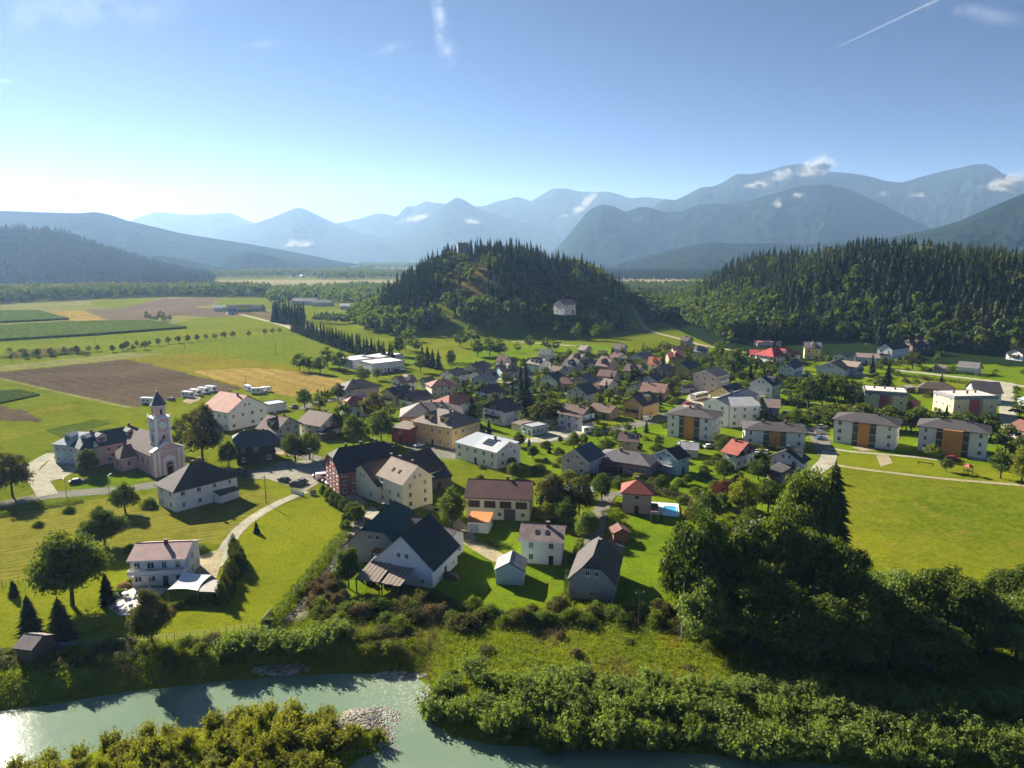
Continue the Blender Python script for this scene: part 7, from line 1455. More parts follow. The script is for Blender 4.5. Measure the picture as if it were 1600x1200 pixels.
hedge([(416, 985), (440, 960), (475, 916), (505, 880), (528, 850), (543, 838)], 1.7, 1.9, 'long rough hedge between the big lawn and the gravel lane', F_SHRUB, seed=1)
hedge([(886, 930), (889, 900), (903, 862), (908, 850)], 1.6, 1.1, 'dark hedge between the mottled-roof house and the stone barn', F_BROAD, seed=2)
hedge([(874, 958), (884, 935), (887, 928)], 1.4, 1.0, 'short hedge stub dropping to the river tangle', F_BROAD, seed=3)
hedge([(742, 846), (770, 852), (800, 857)], .9, .9, 'low clipped hedge beside the gravel driveway', F_SHRUB, seed=4)
hedge([(940, 808), (955, 806), (968, 801)], 1.5, 1.0, 'hedge at the lane side of the pool garden', F_SHRUB, seed=5)
hedge([(1014, 770), (1045, 777), (1080, 786)], 1.8, 1.0, 'brown beech hedge behind the swimming pool', F_BRAMBLE, seed=6)
hedge([(1080, 786), (1076, 800), (1070, 812)], 1.4, .8, 'brown hedge at the end of the pool garden', F_BRAMBLE, seed=7)
hedge([(1238, 657), (1262, 660), (1296, 663)], 1.8, 1.4, 'dark hedge above the apartment car park', F_BROAD, seed=8)
hedge([(1405, 588), (1450, 593), (1500, 599), (1556, 607)], 1.5, 2.2, 'long verge hedge along the upper road', F_SHRUB, seed=9)
hedge([(1440, 577), (1500, 584), (1545, 590)], 1.6, 2.0, 'hedge beyond the upper road in front of the grey roof', F_BROAD, seed=10)
hedge([(985, 756), (1020, 762), (1060, 769)], 1.5, 1.5, 'garden hedge below the purple-walled house', F_BROAD, seed=11)
hedge([(915, 744), (940, 750), (985, 756)], 1.5, 1.5, 'garden hedge in front of the flat grey carport', F_BROAD, seed=12)
hedge([(930, 672), (960, 668), (985, 664)], 1.0, .9, 'low hedge along the main road lawn', F_SHRUB, seed=13)
hedge([(560, 800), (575, 792), (590, 790)], 1.2, 1.0, 'hedge at the foot of the tall cream house', F_SHRUB, seed=14)
hedge([(0, 560), (60, 558), (135, 551)], 1.6, 2.5, 'dark hedge along the allotment', F_BROAD, seed=15)
hedge([(-40, 812), (20, 803), (70, 792), (130, 783)], .8, 1.8, 'rough verge hedge between the left road and the mown meadow', F_SHRUB, seed=16)
hedge([(700, 570), (730, 571), (770, 571), (800, 566)], 1.5, 2.0, 'dark hedge closing the back meadow', F_BROAD, seed=17)
vil = [l for l in LANDMARKS if 230 < l[2] < 560 and -130 < l[1] < 190]; k = 0
for n, x, y in vil:
    if random.random() < .3: continue
    a = random.choice((-.5, .3, 1.1, 2.0)); d = np.array([math.cos(a), math.sin(a)]); off = np.array([-d[1], d[0]]) * random.uniform(8, 11) * (-1 if -d[1] * x + d[0] * y > 0 else 1); c = np.array([x, y]) + off; L = random.uniform(4, 8)
    if any(in_foot(*(c + d * t), .5) or on_road(*(c + d * t), 4) for t in np.linspace(-L, L, 6)): continue
    k += 1; hedge([c - d * L, c, c + d * L], random.uniform(1.1, 1.9), random.uniform(.9, 1.6), 'clipped garden hedge in front of the %s' % n, random.choice([F_SHRUB, F_BROAD, F_BROAD]), True, 'garden hedges of the village', 20 + k)
# ---------------------------------------------------------------- vehicles
def paint(name, col): 
    if name in MATS: return MATS[name]
    m, N, L, o = nodes(name); pos = N.new('ShaderNodeTexCoord').outputs['Object']; c = mixc(N, L, rng(N, L, noise(N, L, pos, 1.2, 4), .4, .8, 0, .25), col, tuple(x * .6 + .04 for x in col)); p = pbsdf(N, L, o, c, .38, None, .5); p.inputs['Coat Weight'].default_value = .4; MATS[name] = m; return m
PAINT = {'white': (.74, .74, .72), 'silver': (.42, .44, .46), 'black': (.022, .023, .026), 'dark blue': (.025, .035, .075), 'blue': (.05, .11, .26), 'red': (.42, .03, .028), 'grey': (.16, .17, .18), 'dark grey': (.06, .062, .066), 'maroon': (.12, .025, .03)}
TYRE = plain('tyre_rubber', (.02, .02, .02), .9, .1); RIM = plain('wheel_rim', (.4, .4, .42), .4, .5, .6); LAMP = plain('lamp_glass', (.7, .7, .68), .15, .6); TAIL = plain('tail_lamp', (.35, .02, .02), .2, .5)
VM = {}
def taper(bm_, x0, x1, y0, y1, z0, z1, fx0, fx1, fy, m=0):
    """box whose top is drawn in"""
    bm_.add([(x0, -y0, z0), (x1, -y0, z0), (x1, y0, z0), (x0, y0, z0), (x0 + fx0, -y0 + fy, z1), (x1 - fx1, -y0 + fy, z1), (x1 - fx1, y0 - fy, z1), (x0 + fx0, y0 - fy, z1)], [(0, 3, 2, 1), (4, 5, 6, 7), (0, 1, 5, 4), (1, 2, 6, 5), (2, 3, 7, 6), (3, 0, 4, 7)], m)
def wheel_mesh(r):
    m = MB(); P = [(r * math.cos(a), r * math.sin(a)) for a in np.linspace(0, 6.283, 12, endpoint=False)]; m.extrude(P, 'y', -.1, .1, 0); m.extrude([(x * .6, z * .6) for x, z in P], 'y', -.115, .115, 1); return m.mesh('wheel', [TYRE, RIM])
def vehicle_parts(kind, col):
    k = (kind, col)
    if k in VM: return VM[k]
    pm = paint('paint_' + col.replace(' ', '_'), PAINT[col]); out = []; b = MB(); g = MB()
    if kind == 'car':
        b.extrude([(-2.08, .32), (2.02, .30), (2.10, .55), (2.02, .78), (1.15, .93), (-1.85, .98), (-2.1, .86), (-2.12, .5)], 'y', -.86, .86); taper(b, -1.15, .42, .64, 0, 1.415, 1.46, .04, .04, .05)
        taper(g, -1.75, 1.12, .80, 0, .935, 1.41, .52, .68, .15); wh = [(-1.28, .31), (1.32, .31)]; wr, wy = .32, .80
    elif kind == 'van':
        b.extrude([(-2.5, .35), (2.45, .33), (2.52, .7), (2.45, 1.0), (2.0, 1.18), (1.45, 2.02), (1.2, 2.1), (-2.4, 2.12), (-2.5, 2.0)], 'y', -.95, .95); g.box(-.9, 1.35, -.962, .962, 1.25, 1.8); g.extrude([(2.03, 1.2), (1.5, 1.98), (1.46, 1.96), (1.99, 1.19)], 'y', -.82, .82); wh = [(-1.55, .34), (1.6, .34)]; wr, wy = .35, .88
    elif kind == 'camper':
        b.extrude([(-3.3, .42), (3.1, .38), (3.2, .8), (3.05, 1.12), (2.5, 1.3), (2.2, 1.95), (2.75, 2.2), (2.7, 2.75), (2.2, 2.95), (-3.2, 2.95), (-3.35, 2.6)], 'y', -1.1, 1.1); g.box(-2.3, -1.0, -1.112, 1.112, 1.5, 2.15); g.box(-.2, .9, -1.112, 1.112, 1.5, 2.15); g.extrude([(2.55, 1.33), (2.28, 1.9), (2.24, 1.88), (2.51, 1.31)], 'y', -.95, .95); g.box(2.3, 2.4, -1.108, 1.108, 1.35, 1.7); wh = [(-1.7, .36), (2.1, .36)]; wr, wy = .36, 1.0
    elif kind == 'caravan':
        b.extrude([(-2.4, .55), (2.2, .55), (2.5, .9), (2.35, 1.8), (2.0, 2.5), (-2.2, 2.55), (-2.45, 2.2)], 'y', -1.08, 1.08); b.box(2.3, 3.5, -.05, .05, .5, .58); g.box(-1.6, -.4, -1.092, 1.092, 1.35, 1.95); g.box(.5, 1.5, -1.092, 1.092, 1.35, 1.95); wh = [(-.2, .34)]; wr, wy = .34, 1.0
    elif kind == 'bus':
        b.box(-5.4, 5.4, -1.24, 1.24, .4, 3.0); b.box(-4.0, 2.0, -.9, .9, 3.003, 3.25); g.box(-5.0, 5.0, -1.252, 1.252, 1.5, 2.5); g.box(5.38, 5.412, -1.1, 1.1, 1.2, 2.6); wh = [(-3.2, .48), (3.4, .48)]; wr, wy = .48, 1.12
    out = [('body', b.mesh('body', [pm]), (0, 0, 0)), ('window', g.mesh('window', [GLASS]), (0, 0, 0))]; w = wheel_mesh(wr)
    for x, z in wh:
        for s in (-1, 1): out.append(('wheel', w, (x, s * wy, z)))
    xe = max(v[0] for v in b.v); x0 = min(v[0] for v in b.v)
    if kind != 'caravan':
        hl = MB(); hl.box(-.06, .03, -.17, .17, -.08, .08); hm = hl.mesh('headlight', [LAMP]); tm_ = MB(); tm_.box(-.03, .06, -.13, .13, -.09, .09); tm = tm_.mesh('tail_light', [TAIL])
        for s in (-1, 1): out += [('headlight', hm, (xe - .05, s * (wy - .22), .66)), ('tail_light', tm, (x0 - .005, s * (wy - .15), .78))]
    VM[k] = out; return out
NAMES = {'car': ('parked_car', 'car'), 'van': ('van', 'van'), 'camper': ('motorhome', 'motorhome'), 'caravan': ('caravan', 'caravan'), 'bus': ('bus', 'bus')}
def vehicle(kind, col, px, py, yaw, label, group=None):
    x, y = at(px, py); n, c = NAMES[kind]; root = empty(n, (x, y, .11 if on_road(x, y, 3) else .03), R(yaw)); tag(root, label, c, group)
    for nm, me, loc in vehicle_parts(kind, col): o = obj(nm, me, root); o.location = loc
    FOOT.append((x, y, R(yaw), 2.5, 1.2)); return root
V_ = vehicle; gc = 'cars parked in front of the inn'
V_('van', 'white', 507, 749, 20, 'white van parked against the red inn', gc); V_('car', 'black', 500, 746, 20, 'black car tucked behind the white van at the inn', gc); V_('car', 'white', 520, 757, 20, 'white car nearest the clipped trees at the inn', gc); V_('car', 'grey', 514, 753, 20, 'grey car between white van and white car at the inn', gc); V_('car', 'silver', 534, 756, 100, 'silver car beside the white inn annex', gc)
V_('car', 'black', 444, 753, 150, 'black car alone on the plaza', None); V_('car', 'dark grey', 462, 759, 160, 'dark grey car of the pair by the plaza gate', None); V_('car', 'maroon', 470, 756, 165, 'maroon car of the pair by the plaza gate', None)
V_('car', 'dark blue', 121, 755, 35, 'dark blue car in the bay beside the forecourt', None); V_('car', 'dark blue', 381, 743, 10, 'dark blue car on the road behind the long white house', None); V_('car', 'black', 371, 740, 10, 'black car behind the long white house', None)
gm = 'motorhomes on the campsite'
V_('camper', 'white', 232, 631, -8, 'white motorhome alone beside the church spire', gm); V_('car', 'dark blue', 268, 626, 150, 'dark car on the campsite grass', None); V_('camper', 'white', 294, 621, -24, 'white motorhome nearest the track in the campsite row', gm); V_('camper', 'white', 306, 617.5, -24, 'second white motorhome in the campsite row', gm); V_('camper', 'white', 318, 614.5, -24, 'third white motorhome in the campsite row', gm); V_('camper', 'white', 330, 612, -24, 'last white motorhome before the red-roofed farmhouse', gm); V_('camper', 'white', 388, 611, -50, 'white motorhome behind the farmhouse gable', gm); V_('camper', 'white', 403, 615, 10, 'white motorhome nearest the stubble field', gm); V_('caravan', 'white', 416, 612, 10, 'white caravan at the end of the campsite grass', gm)
V_('van', 'white', 1012, 657, 55, 'white van driving on the main road by the lawn', None); V_('caravan', 'white', 920, 677, 15, 'white caravan on the main road forecourt', None); V_('car', 'dark grey', 871, 671, 80, 'dark car on the forecourt beside the pavilion', None); V_('car', 'white', 833, 873, 8, 'white car at the wall of the mottled-roof house', None)
ga = 'cars in the apartment car park'
for a in (('white', 1249, 667, 5, 'white car at the hedge end of the car park'), ('silver', 1284, 669, 8, 'silver car nearest the hedge in the car park row'), ('dark blue', 1282, 673, 8, 'dark blue car in the car park row'), ('grey', 1282, 678, 8, 'grey car in the car park row'), ('blue', 1284, 687, 8, 'bright blue car at the open end of the car park row')): V_('car', *a[:4], a[4], ga)
V_('car', 'red', 1489, 719, -12, 'red car in front of the playground apartment block')
gr = 'cars behind the main road apartment block'
for a in (('silver', 1069, 695, 10, 'silver car by the pale grey garage'), ('white', 1080, 696, 100, 'white car beside the silver car near the garage'), ('dark grey', 1090, 698, 100, 'dark grey car of the garage row'), ('white', 1108, 700, 20, 'white car at the end of the garage row'), ('white', 1184, 708, 60, 'white car beside the broad red roof'), ('silver', 1197, 709, 60, 'silver car beside the broad red roof')): V_('car', *a[:4], a[4], gr)
gd = 'cars on the village car park'
for a in (('red', 1078, 613, 20, 'red car at the back of the village car park'), ('red', 1075, 632, 30, 'red car by the bushes of the village car park'), ('white', 1058, 612, 70, 'white car beside the orange-brown roof'), ('silver', 1064, 616, 70, 'silver car in the village car park'), ('white', 1066, 608, 70, 'second white car in the village car park'), ('dark grey', 1090, 636, 30, 'dark car in front of the bus')): V_('car', *a[:4], a[4], gd)
V_('bus', 'white', 1093, 624, 42, 'long white bus on the village car park'); V_('car', 'white', 1040, 577, 20, 'white car by the mustard yellow house'); V_('car', 'silver', 1034, 580, 20, 'silver car by the mustard yellow house'); V_('car', 'white', 655, 698, 40, 'white car in the yard behind the big barn'); V_('car', 'silver', 612, 699, 30, 'silver car beside the black inn roof'); V_('car', 'white', 1348, 608, 20, 'white car behind the first flat-roofed block')
cols = ['white', 'silver', 'grey', 'dark grey', 'black', 'blue', 'red', 'dark blue']; kk = 0
for n, x, y in vil:
    if kk >= 24: break
    ox, oy = random.choice((-1, 1)) * random.uniform(8, 10), random.uniform(-7, 4); X, Y = x + ox, y + oy
    if in_foot(X, Y, 1.0) or any((X - a) ** 2 + (Y - b) ** 2 < 9 for a, b, r in PLANTED if abs(X - a) < 4 and abs(Y - b) < 4): continue
    c = cols[kk % 8]; kk += 1; o = V_('car', c, 800, 700, random.choice((20, 65, 110, 160)), '%s car parked on the %s side of the %s' % (c, 'sunny' if ox < 0 else 'shaded', n), 'cars parked beside village houses'); o.location = (X, Y, .11)
# ---------------------------------------------------------------- poles and fences
def pole(px, py, hgt, label, arm=True, mat=None, r=.13):
    x, y = at(px, py); root = empty('utility_pole', (x, y, h1(x, y)), random.uniform(-.5, .5)); tag(root, label, 'utility pole')
    m = MB(); m.tube((0, 0, -.3), (0, 0, hgt), r, r * .7, 7); m.build('post', mat or WOOD, root)
    if arm:
        m = MB(); m.box(-.9, .9, -.05, .05, hgt - .7, hgt - .58); m.build('crossarm', WOOD, root)
        for s in (-.75, 0, .75): m = MB(); m.tube((s, 0, hgt - .58), (s, 0, hgt - .35), .05, .04, 6); m.build('insulator', SILL, root)
for a in ((416, 787, 8, 'wooden pole beside the footpath below the square'), (149, 538, 9, 'thin pole in the meadow beyond the ploughed field'), (289, 546, 10, 'thin pole beside the round tree row'), (431, 555, 9, 'pole in the yellow-green meadow near the windbreak'), (17, 531, 9, 'pole at the corn field edge'), (384, 604, 6, 'pole at the stubble field end by the campsite'), (998, 982, 7.5, 'brown pole rising from the tangle below the garden edge'), (1404, 582, 7, 'pole at the start of the upper road')): pole(*a)
pole(1065, 1000, 11, 'pale bare pole standing before the riverside grove', False, STEEL, .14)
def lamp(px, py, label):
    x, y = at(px, py); root = empty('street_lamp', (x, y, 0), random.uniform(0, 6)); tag(root, label, 'street lamp'); m = MB(); m.tube((0, 0, 0), (0, 0, 5.5), .09, .06, 6); m.build('post', STEEL, root); m = MB(); m.tube((0, 0, 5.5), (.9, 0, 5.75), .05, .04, 5); m.build('arm', STEEL, root); m = MB(); m.box(.6, 1.2, -.14, .14, 5.74, 5.86); m.build('lamp_head', STEEL, root)
for a in ((171, 773, 'street lamp on the church road beside the meadow'), (104, 778, 'street lamp at the forecourt turning'), (356, 733, 'street lamp beside the round church tree'), (489, 728, 'street lamp at the inn corner'), (999, 658, 'street lamp at the main road lawn'), (1276, 700, 'street lamp at the apartment car park'), (1535, 622, 'street lamp beside the greenish barn')): lamp(*a)
def fence(pts, n, hgt, label, wires=3, mat=None, world=False):
    P = [np.array(p if world else at(*p)) for p in pts]; o0 = P[0]; root = empty('fence', (o0[0], o0[1], 0)); tag(root, label, 'fence'); seg = [np.hypot(*(P[i + 1] - P[i])) for i in range(len(P) - 1)]; T = sum(seg); Q = []
    for k in range(n):
        s = k / (n - 1) * T; i = 0
        while i < len(seg) - 1 and s > seg[i]: s -= seg[i]; i += 1
        Q.append(P[i] + (P[i + 1] - P[i]) * s / seg[i])
    Z = H(np.array(Q)[:, 0], np.array(Q)[:, 1]); pm = MB(); pm.tube((0, 0, -.3), (0, 0, hgt), .055, .05, 5); me = pm.mesh('post', [mat or STEEL])
    for q, z in zip(Q, Z): o = obj('post', me, root); o.location = (q[0] - o0[0], q[1] - o0[1], z)
    for w_ in range(wires):
        m = MB(); zz = hgt * (.3 + .65 * w_ / max(1, wires - 1))
        for i in range(n - 1): m.tube((Q[i][0] - o0[0], Q[i][1] - o0[1], Z[i] + zz), (Q[i + 1][0] - o0[0], Q[i + 1][1] - o0[1], Z[i + 1] + zz), .012, .012, 3)
        m.build('wire', mat or STEEL, root)
fence([(130, 1013), (250, 1003), (330, 993), (400, 983)], 24, 1.3, 'thin wire fence between villa lawn and river bank')
fence([(-60, 926), (0, 916), (70, 900), (160, 884), (250, 862), (310, 850)], 34, 1.1, 'post and wire fence along the mown meadow', 3, WOOD)
fence([(1085, 905), (1060, 930), (1040, 945), (905, 944)], 22, 1.1, 'low fence round the sloping lawn by the stone barn', 2, WOOD)
fence([(660, 513), (690, 519), (740, 530)], 24, 1.2, 'pale rail fence along the castle hill lane', 2, WHITE)
def panel(a, b, hgt, mat, label, name='panel_fence', n=1):
    A = Vector((*at(*a), 0)); B = Vector((*at(*b), 0)); root = empty(name, tuple(A)); tag(root, label, 'fence'); d = B - A; yaw = math.atan2(d.y, d.x); root.rotation_euler = (0, 0, yaw); L = d.length
    for i in range(n): m = MB(); m.box(i * L / n, (i + 1) * L / n - .04, -.03, .03, .05, hgt); m.build('panel', mat, root)
    for i in range(n + 1): m = MB(); m.box(i * L / n - .06, i * L / n + .02, -.07, .07, -.2, hgt + .1); m.build('post', STEEL, root)
panel((82, 1016), (132, 1012), 1.3, plain('grey_panel', (.30, .27, .23), .8), 'grey panel fence beside the river garden hut', n=3)
panel((409, 981), (425, 961), 1.5, plain('blue_grey_panel', (.36, .40, .42), .5), 'blue-grey panel at the river end of the lane hedge', n=1)
panel((462, 930), (468, 922), 1.5, plain('white_panel', (.66, .66, .64), .5), 'white panel gate in the lane hedge', n=1)
panel((455, 770), (475, 776), 1.3, plain('pale_gate', (.55, .56, .56), .5), 'pale gate at the top of the footpath', n=2); panel((485, 774), (494, 773), 1.5, plain('stone_gate', (.36, .34, .30), .9), 'stone gate pier block beside the footpath gate', n=1)
# ---------------------------------------------------------------- the villa terrace
sheet('patio', [(168, 948), (185, 928), (214, 917), (262, 920), (240, 940), (228, 962), (188, 963)], plain('patio_stone', (.58, .55, .50), .9, .2, 0, .15, 2), z=.06)
def lounger(px, py, yaw, col, label):
    x, y = at(px, py); root = empty('sun_lounger', (x, y, .06), R(yaw)); tag(root, label, 'sun lounger', 'sun loungers on the villa terrace'); cm = plain('cushion_' + col, {'white': (.75, .75, .72), 'blue': (.10, .14, .30), 'grey': (.25, .25, .27)}[col], .9)
    m = MB(); m.box(-1, .35, -.34, .34, .30, .40); m.build('seat', cm, root); m = MB(); m.add([(.35, -.34, .30), (.95, -.34, .72), (.95, .34, .72), (.35, .34, .30), (.35, -.34, .40), (.92, -.34, .80), (.92, .34, .80), (.35, .34, .40)], [(0, 1, 2, 3), (4, 7, 6, 5), (0, 4, 5, 1), (1, 5, 6, 2), (2, 6, 7, 3), (3, 7, 4, 0)]); m.build('backrest', cm, root)
    for sx in (-.8, .3):
        for sy in (-.28, .28): m = MB(); m.box(sx - .03, sx + .03, sy - .03, sy + .03, 0, .298); m.build('leg', STEEL, root)
for a in ((186, 952, 35, 'blue', 'blue sun lounger at the lower edge of the terrace'), (190, 956, 35, 'grey', 'grey sun lounger next to the blue one'), (203, 944, 120, 'white', 'white sun lounger in the middle of the terrace'), (212, 932, 80, 'white', 'white sun lounger near the villa wall')): lounger(*a)
def table(px, py, label):
    x, y = at(px, py); root = empty('garden_table', (x, y, .06)); tag(root, label, 'table'); m = MB(); m.extrude([(.6 * math.cos(a), .6 * math.sin(a)) for a in np.linspace(0, 6.28, 12, endpoint=False)], 'z', .7, .75); m.build('table_top', SILL, root); m = MB(); m.tube((0, 0, 0), (0, 0, .7), .06, .06); m.build('leg', STEEL, root)
    for i in range(4):
        a = i * 1.57 + .4; c = empty('garden_chair', (x + 1.1 * math.cos(a), y + 1.1 * math.sin(a), .06), a); tag(c, 'white garden chair at the %s' % label, 'chair', 'chairs at the ' + label); m = MB(); m.box(-.22, .22, -.22, .22, .42, .47); m.build('seat', SILL, c); m = MB(); m.box(.19, .24, -.22, .22, .473, .95); m.build('backrest', SILL, c)
        for sx in (-.18, .18):
            for sy in (-.18, .18): m = MB(); m.box(sx - .02, sx + .02, sy - .02, sy + .02, 0, .418); m.build('leg', SILL, c)
table(233, 925, 'round white table under the villa balcony'); table(196, 932, 'round white table on the open villa terrace')
# ---------------------------------------------------------------- yards: log pile, machines, play things, stone rings
def logs():
    x, y = at(697, 902); root = empty('log_pile', (x, y, 0), R(58)); tag(root, 'long pile of split logs beside the farm stable', 'log pile'); me = [MB().tube((-.5, 0, 0), (.5, 0, 0), .11, .10, 7).mesh('log', [plain('log_wood_%d' % i, c, .9, .1, 0, .3, 4)]) for i, c in enumerate(((.24, .17, .11), (.17, .12, .085), (.30, .22, .15)))]
    for row in range(6):
        for i in range(26): o = obj('log', me[random.randrange(3)], root); o.location = (random.uniform(-.08, .08), (i - 13) * .25 + row * .1, .12 + row * .21); o.rotation_euler = (0, 0, random.uniform(-.08, .08))
logs()
def tractor(px, py, yaw, col, label):
    x, y = at(px, py); root = empty('tractor', (x, y, 0), R(yaw)); tag(root, label, 'tractor'); pm = paint('paint_tractor_' + col, {'blue': (.04, .12, .34), 'red': (.42, .05, .035)}[col])
    m = MB(); m.extrude([(.2, .7), (1.9, .7), (1.95, 1.15), (1.7, 1.35), (.2, 1.45)], 'y', -.38, .38); m.box(-1.2, .2, -.55, .55, .65, 1.15); m.build('body', pm, root)
    m = MB(); taper(m, -1.1, .35, .62, 0, 1.153, 2.35, .1, .15, .06); m.build('cab', GLASS, root); m = MB(); m.box(-1.1, .3, -.62, .62, 2.353, 2.45); m.build('roof', pm, root)
    for X, r, yy in ((-.75, .72, .82), (1.4, .45, .7)):
        w = wheel_mesh(r)
        for s in (-1, 1): o = obj('wheel', w, root); o.location = (X, s * yy, r); o.scale = (1, 2.0, 1)
    m = MB(); m.tube((1.1, .2, 1.4), (1.1, .2, 2.2), .05, .05); m.build('exhaust', STEEL, root)
tractor(573, 909, -50, 'blue', 'blue tractor under the sunlit board roof of the machine shed'); tractor(602, 913, -60, 'red', 'red tractor between the two machine shed roofs')
def ring(px, py, r, label):
    x, y = at(px, py); root = empty('stone_ring', (x, y, 0)); tag(root, label, 'stone ring', 'white stone rings on the lawn'); n = 11; me = MB().box(-.17, .17, -.13, .13, -.05, .22).mesh('stone', [plain('pale_stone', (.55, .52, .45), .9, .1, 0, .2, 5)])
    for i in range(n): a = i / n * 6.283; o = obj('stone', me, root); o.location = (r * math.cos(a), r * math.sin(a), 0); o.rotation_euler = (0, random.uniform(-.15, .15), a + random.uniform(-.2, .2)); o.scale = (random.uniform(.7, 1.2),) * 3
ring(925, 920, .8, 'first white stone ring on the lawn below the stone barn'); ring(936, 928, .8, 'lowest white stone ring below the stone barn'); ring(944, 920, .9, 'widest white stone ring below the stone barn')
def play():
    x, y = at(1512, 742); root = empty('play_tower', (x, y, 0), .4); tag(root, 'wooden play tower with red roof on the playground lawn', 'play tower')
    for sx in (-.8, .8):
        for sy in (-.8, .8): m = MB(); m.box(sx - .07, sx + .07, sy - .07, sy + .07, 0, 2.6); m.build('post', WOOD, root)
    m = MB(); m.box(-.85, .85, -.85, .85, 1.3, 1.42); m.build('platform', WOOD, root); m = MB(); m.add([(-1.1, -1.1, 2.6), (1.1, -1.1, 2.6), (1.1, 1.1, 2.6), (-1.1, 1.1, 2.6), (0, 0, 3.7)], [(0, 1, 4), (1, 2, 4), (2, 3, 4), (3, 0, 4), (3, 2, 1, 0)]); m.build('roof', plain('play_roof', (.36, .08, .05), .7), root)
    m = MB(); m.add([(.85, -.3, 1.35), (.85, .3, 1.35), (3.2, .3, .2), (3.2, -.3, .2), (.85, -.3, 1.28), (.85, .3, 1.28), (3.2, .3, .13), (3.2, -.3, .13)], [(0, 3, 2, 1), (4, 5, 6, 7), (0, 1, 5, 4), (1, 2, 6, 5), (2, 3, 7, 6), (3, 0, 4, 7)]); m.build('slide', STEEL, root)
    x, y = at(1446, 727); root = empty('play_beam', (x, y, 0), -.6); tag(root, 'long wooden climbing beam on the play lawn', 'climbing beam'); m = MB(); m.box(-2.4, 2.4, -.15, .15, .7, .95); m.build('beam', WOOD, root)
    for s in (-2, 2): m = MB(); m.box(s - .1, s + .1, -.1, .1, -.2, .698); m.build('post', WOOD, root)
    x, y = at(1040, 893); root = empty('garden_swing', (x, y, 0), .8); tag(root, 'white-roofed garden swing at the edge of the grove', 'swing')
    for sx in (-1.1, 1.1):
        for sy in (-.7, .7): m = MB(); m.tube((sx, sy, 0), (sx, 0, 2.1), .05, .05, 5); m.build('leg', STEEL, root)
    m = MB(); m.box(-1.25, 1.25, -.7, .7, 2.12, 2.2); m.build('canopy', SILL, root); m = MB(); m.box(-.9, .9, -.3, .3, .5, .58); m.box(-.9, .9, .26, .32, .583, 1.1); m.build('seat', SILL, root)
    for sx in (-.85, .85): m = MB(); m.tube((sx, 0, .58), (sx, 0, 2.1), .02, .02, 4); m.build('rope', STEEL, root)
play()
# ---------------------------------------------------------------- gravel bar at the island tip and stones along the bank
def stones(name, cx, cy, rx, ry, n, s0, s1, seed, rot=0):
    r = np.random.default_rng(seed); base = np.array([(1, 0, 0), (0, 1, 0), (-1, 0, 0), (0, -1, 0), (0, 0, .8), (0, 0, -.8)], float); fc = np.array([(0, 1, 4), (1, 2, 4), (2, 3, 4), (3, 0, 4), (1, 0, 5), (2, 1, 5), (3, 2, 5), (0, 3, 5)]); VV = []; FF = []; TT = []
    for i in range(n):
        a, q = r.uniform(0, 6.283), math.sqrt(r.random()); u, v = math.cos(a) * q * rx, math.sin(a) * q * ry; x = cx + u * math.cos(rot) - v * math.sin(rot); y = cy + u * math.sin(rot) + v * math.cos(rot); s = r.uniform(s0, s1)
        VV.append(base * s * r.uniform(.6, 1.3, (6, 1)) * np.array([1, 1, .6]) + np.array([x, y, max(h1(x, y), WATER_Z - .05) + s * .1])); FF.append(fc + 6 * i); TT.append(np.full(8, r.random()))
    m, N, L, o = nodes(name + '_stone'); t = N.new('ShaderNodeAttribute'); t.attribute_name = 'tint'; pbsdf(N, L, o, mixc(N, L, t.outputs['Fac'], (.24, .21, .17), (.52, .48, .42)), .9); tag(obj(name, big_mesh(name, np.vstack(VV), np.vstack(FF), [m], tint=np.concatenate(TT))), kind='stuff')
gx, gy = at(572, 1128, WATER_Z); stones('gravel_bar', gx, gy, 5.2, 3.6, 1500, .08, .32, 3, .3); stones('gravel_bar', *at(608, 1160, WATER_Z), 1.6, 3.8, 300, .08, .25, 5, .2)
stones('bank_stones', *at(625, 1056, WATER_Z), 4.5, .9, 130, .15, .45, 6, -.1); stones('bank_stones', *at(667, 1092, WATER_Z), .9, 3.2, 130, .12, .42, 8); stones('bank_stones', *at(440, 1052, WATER_Z), 5, .9, 120, .15, .5, 9, .1)
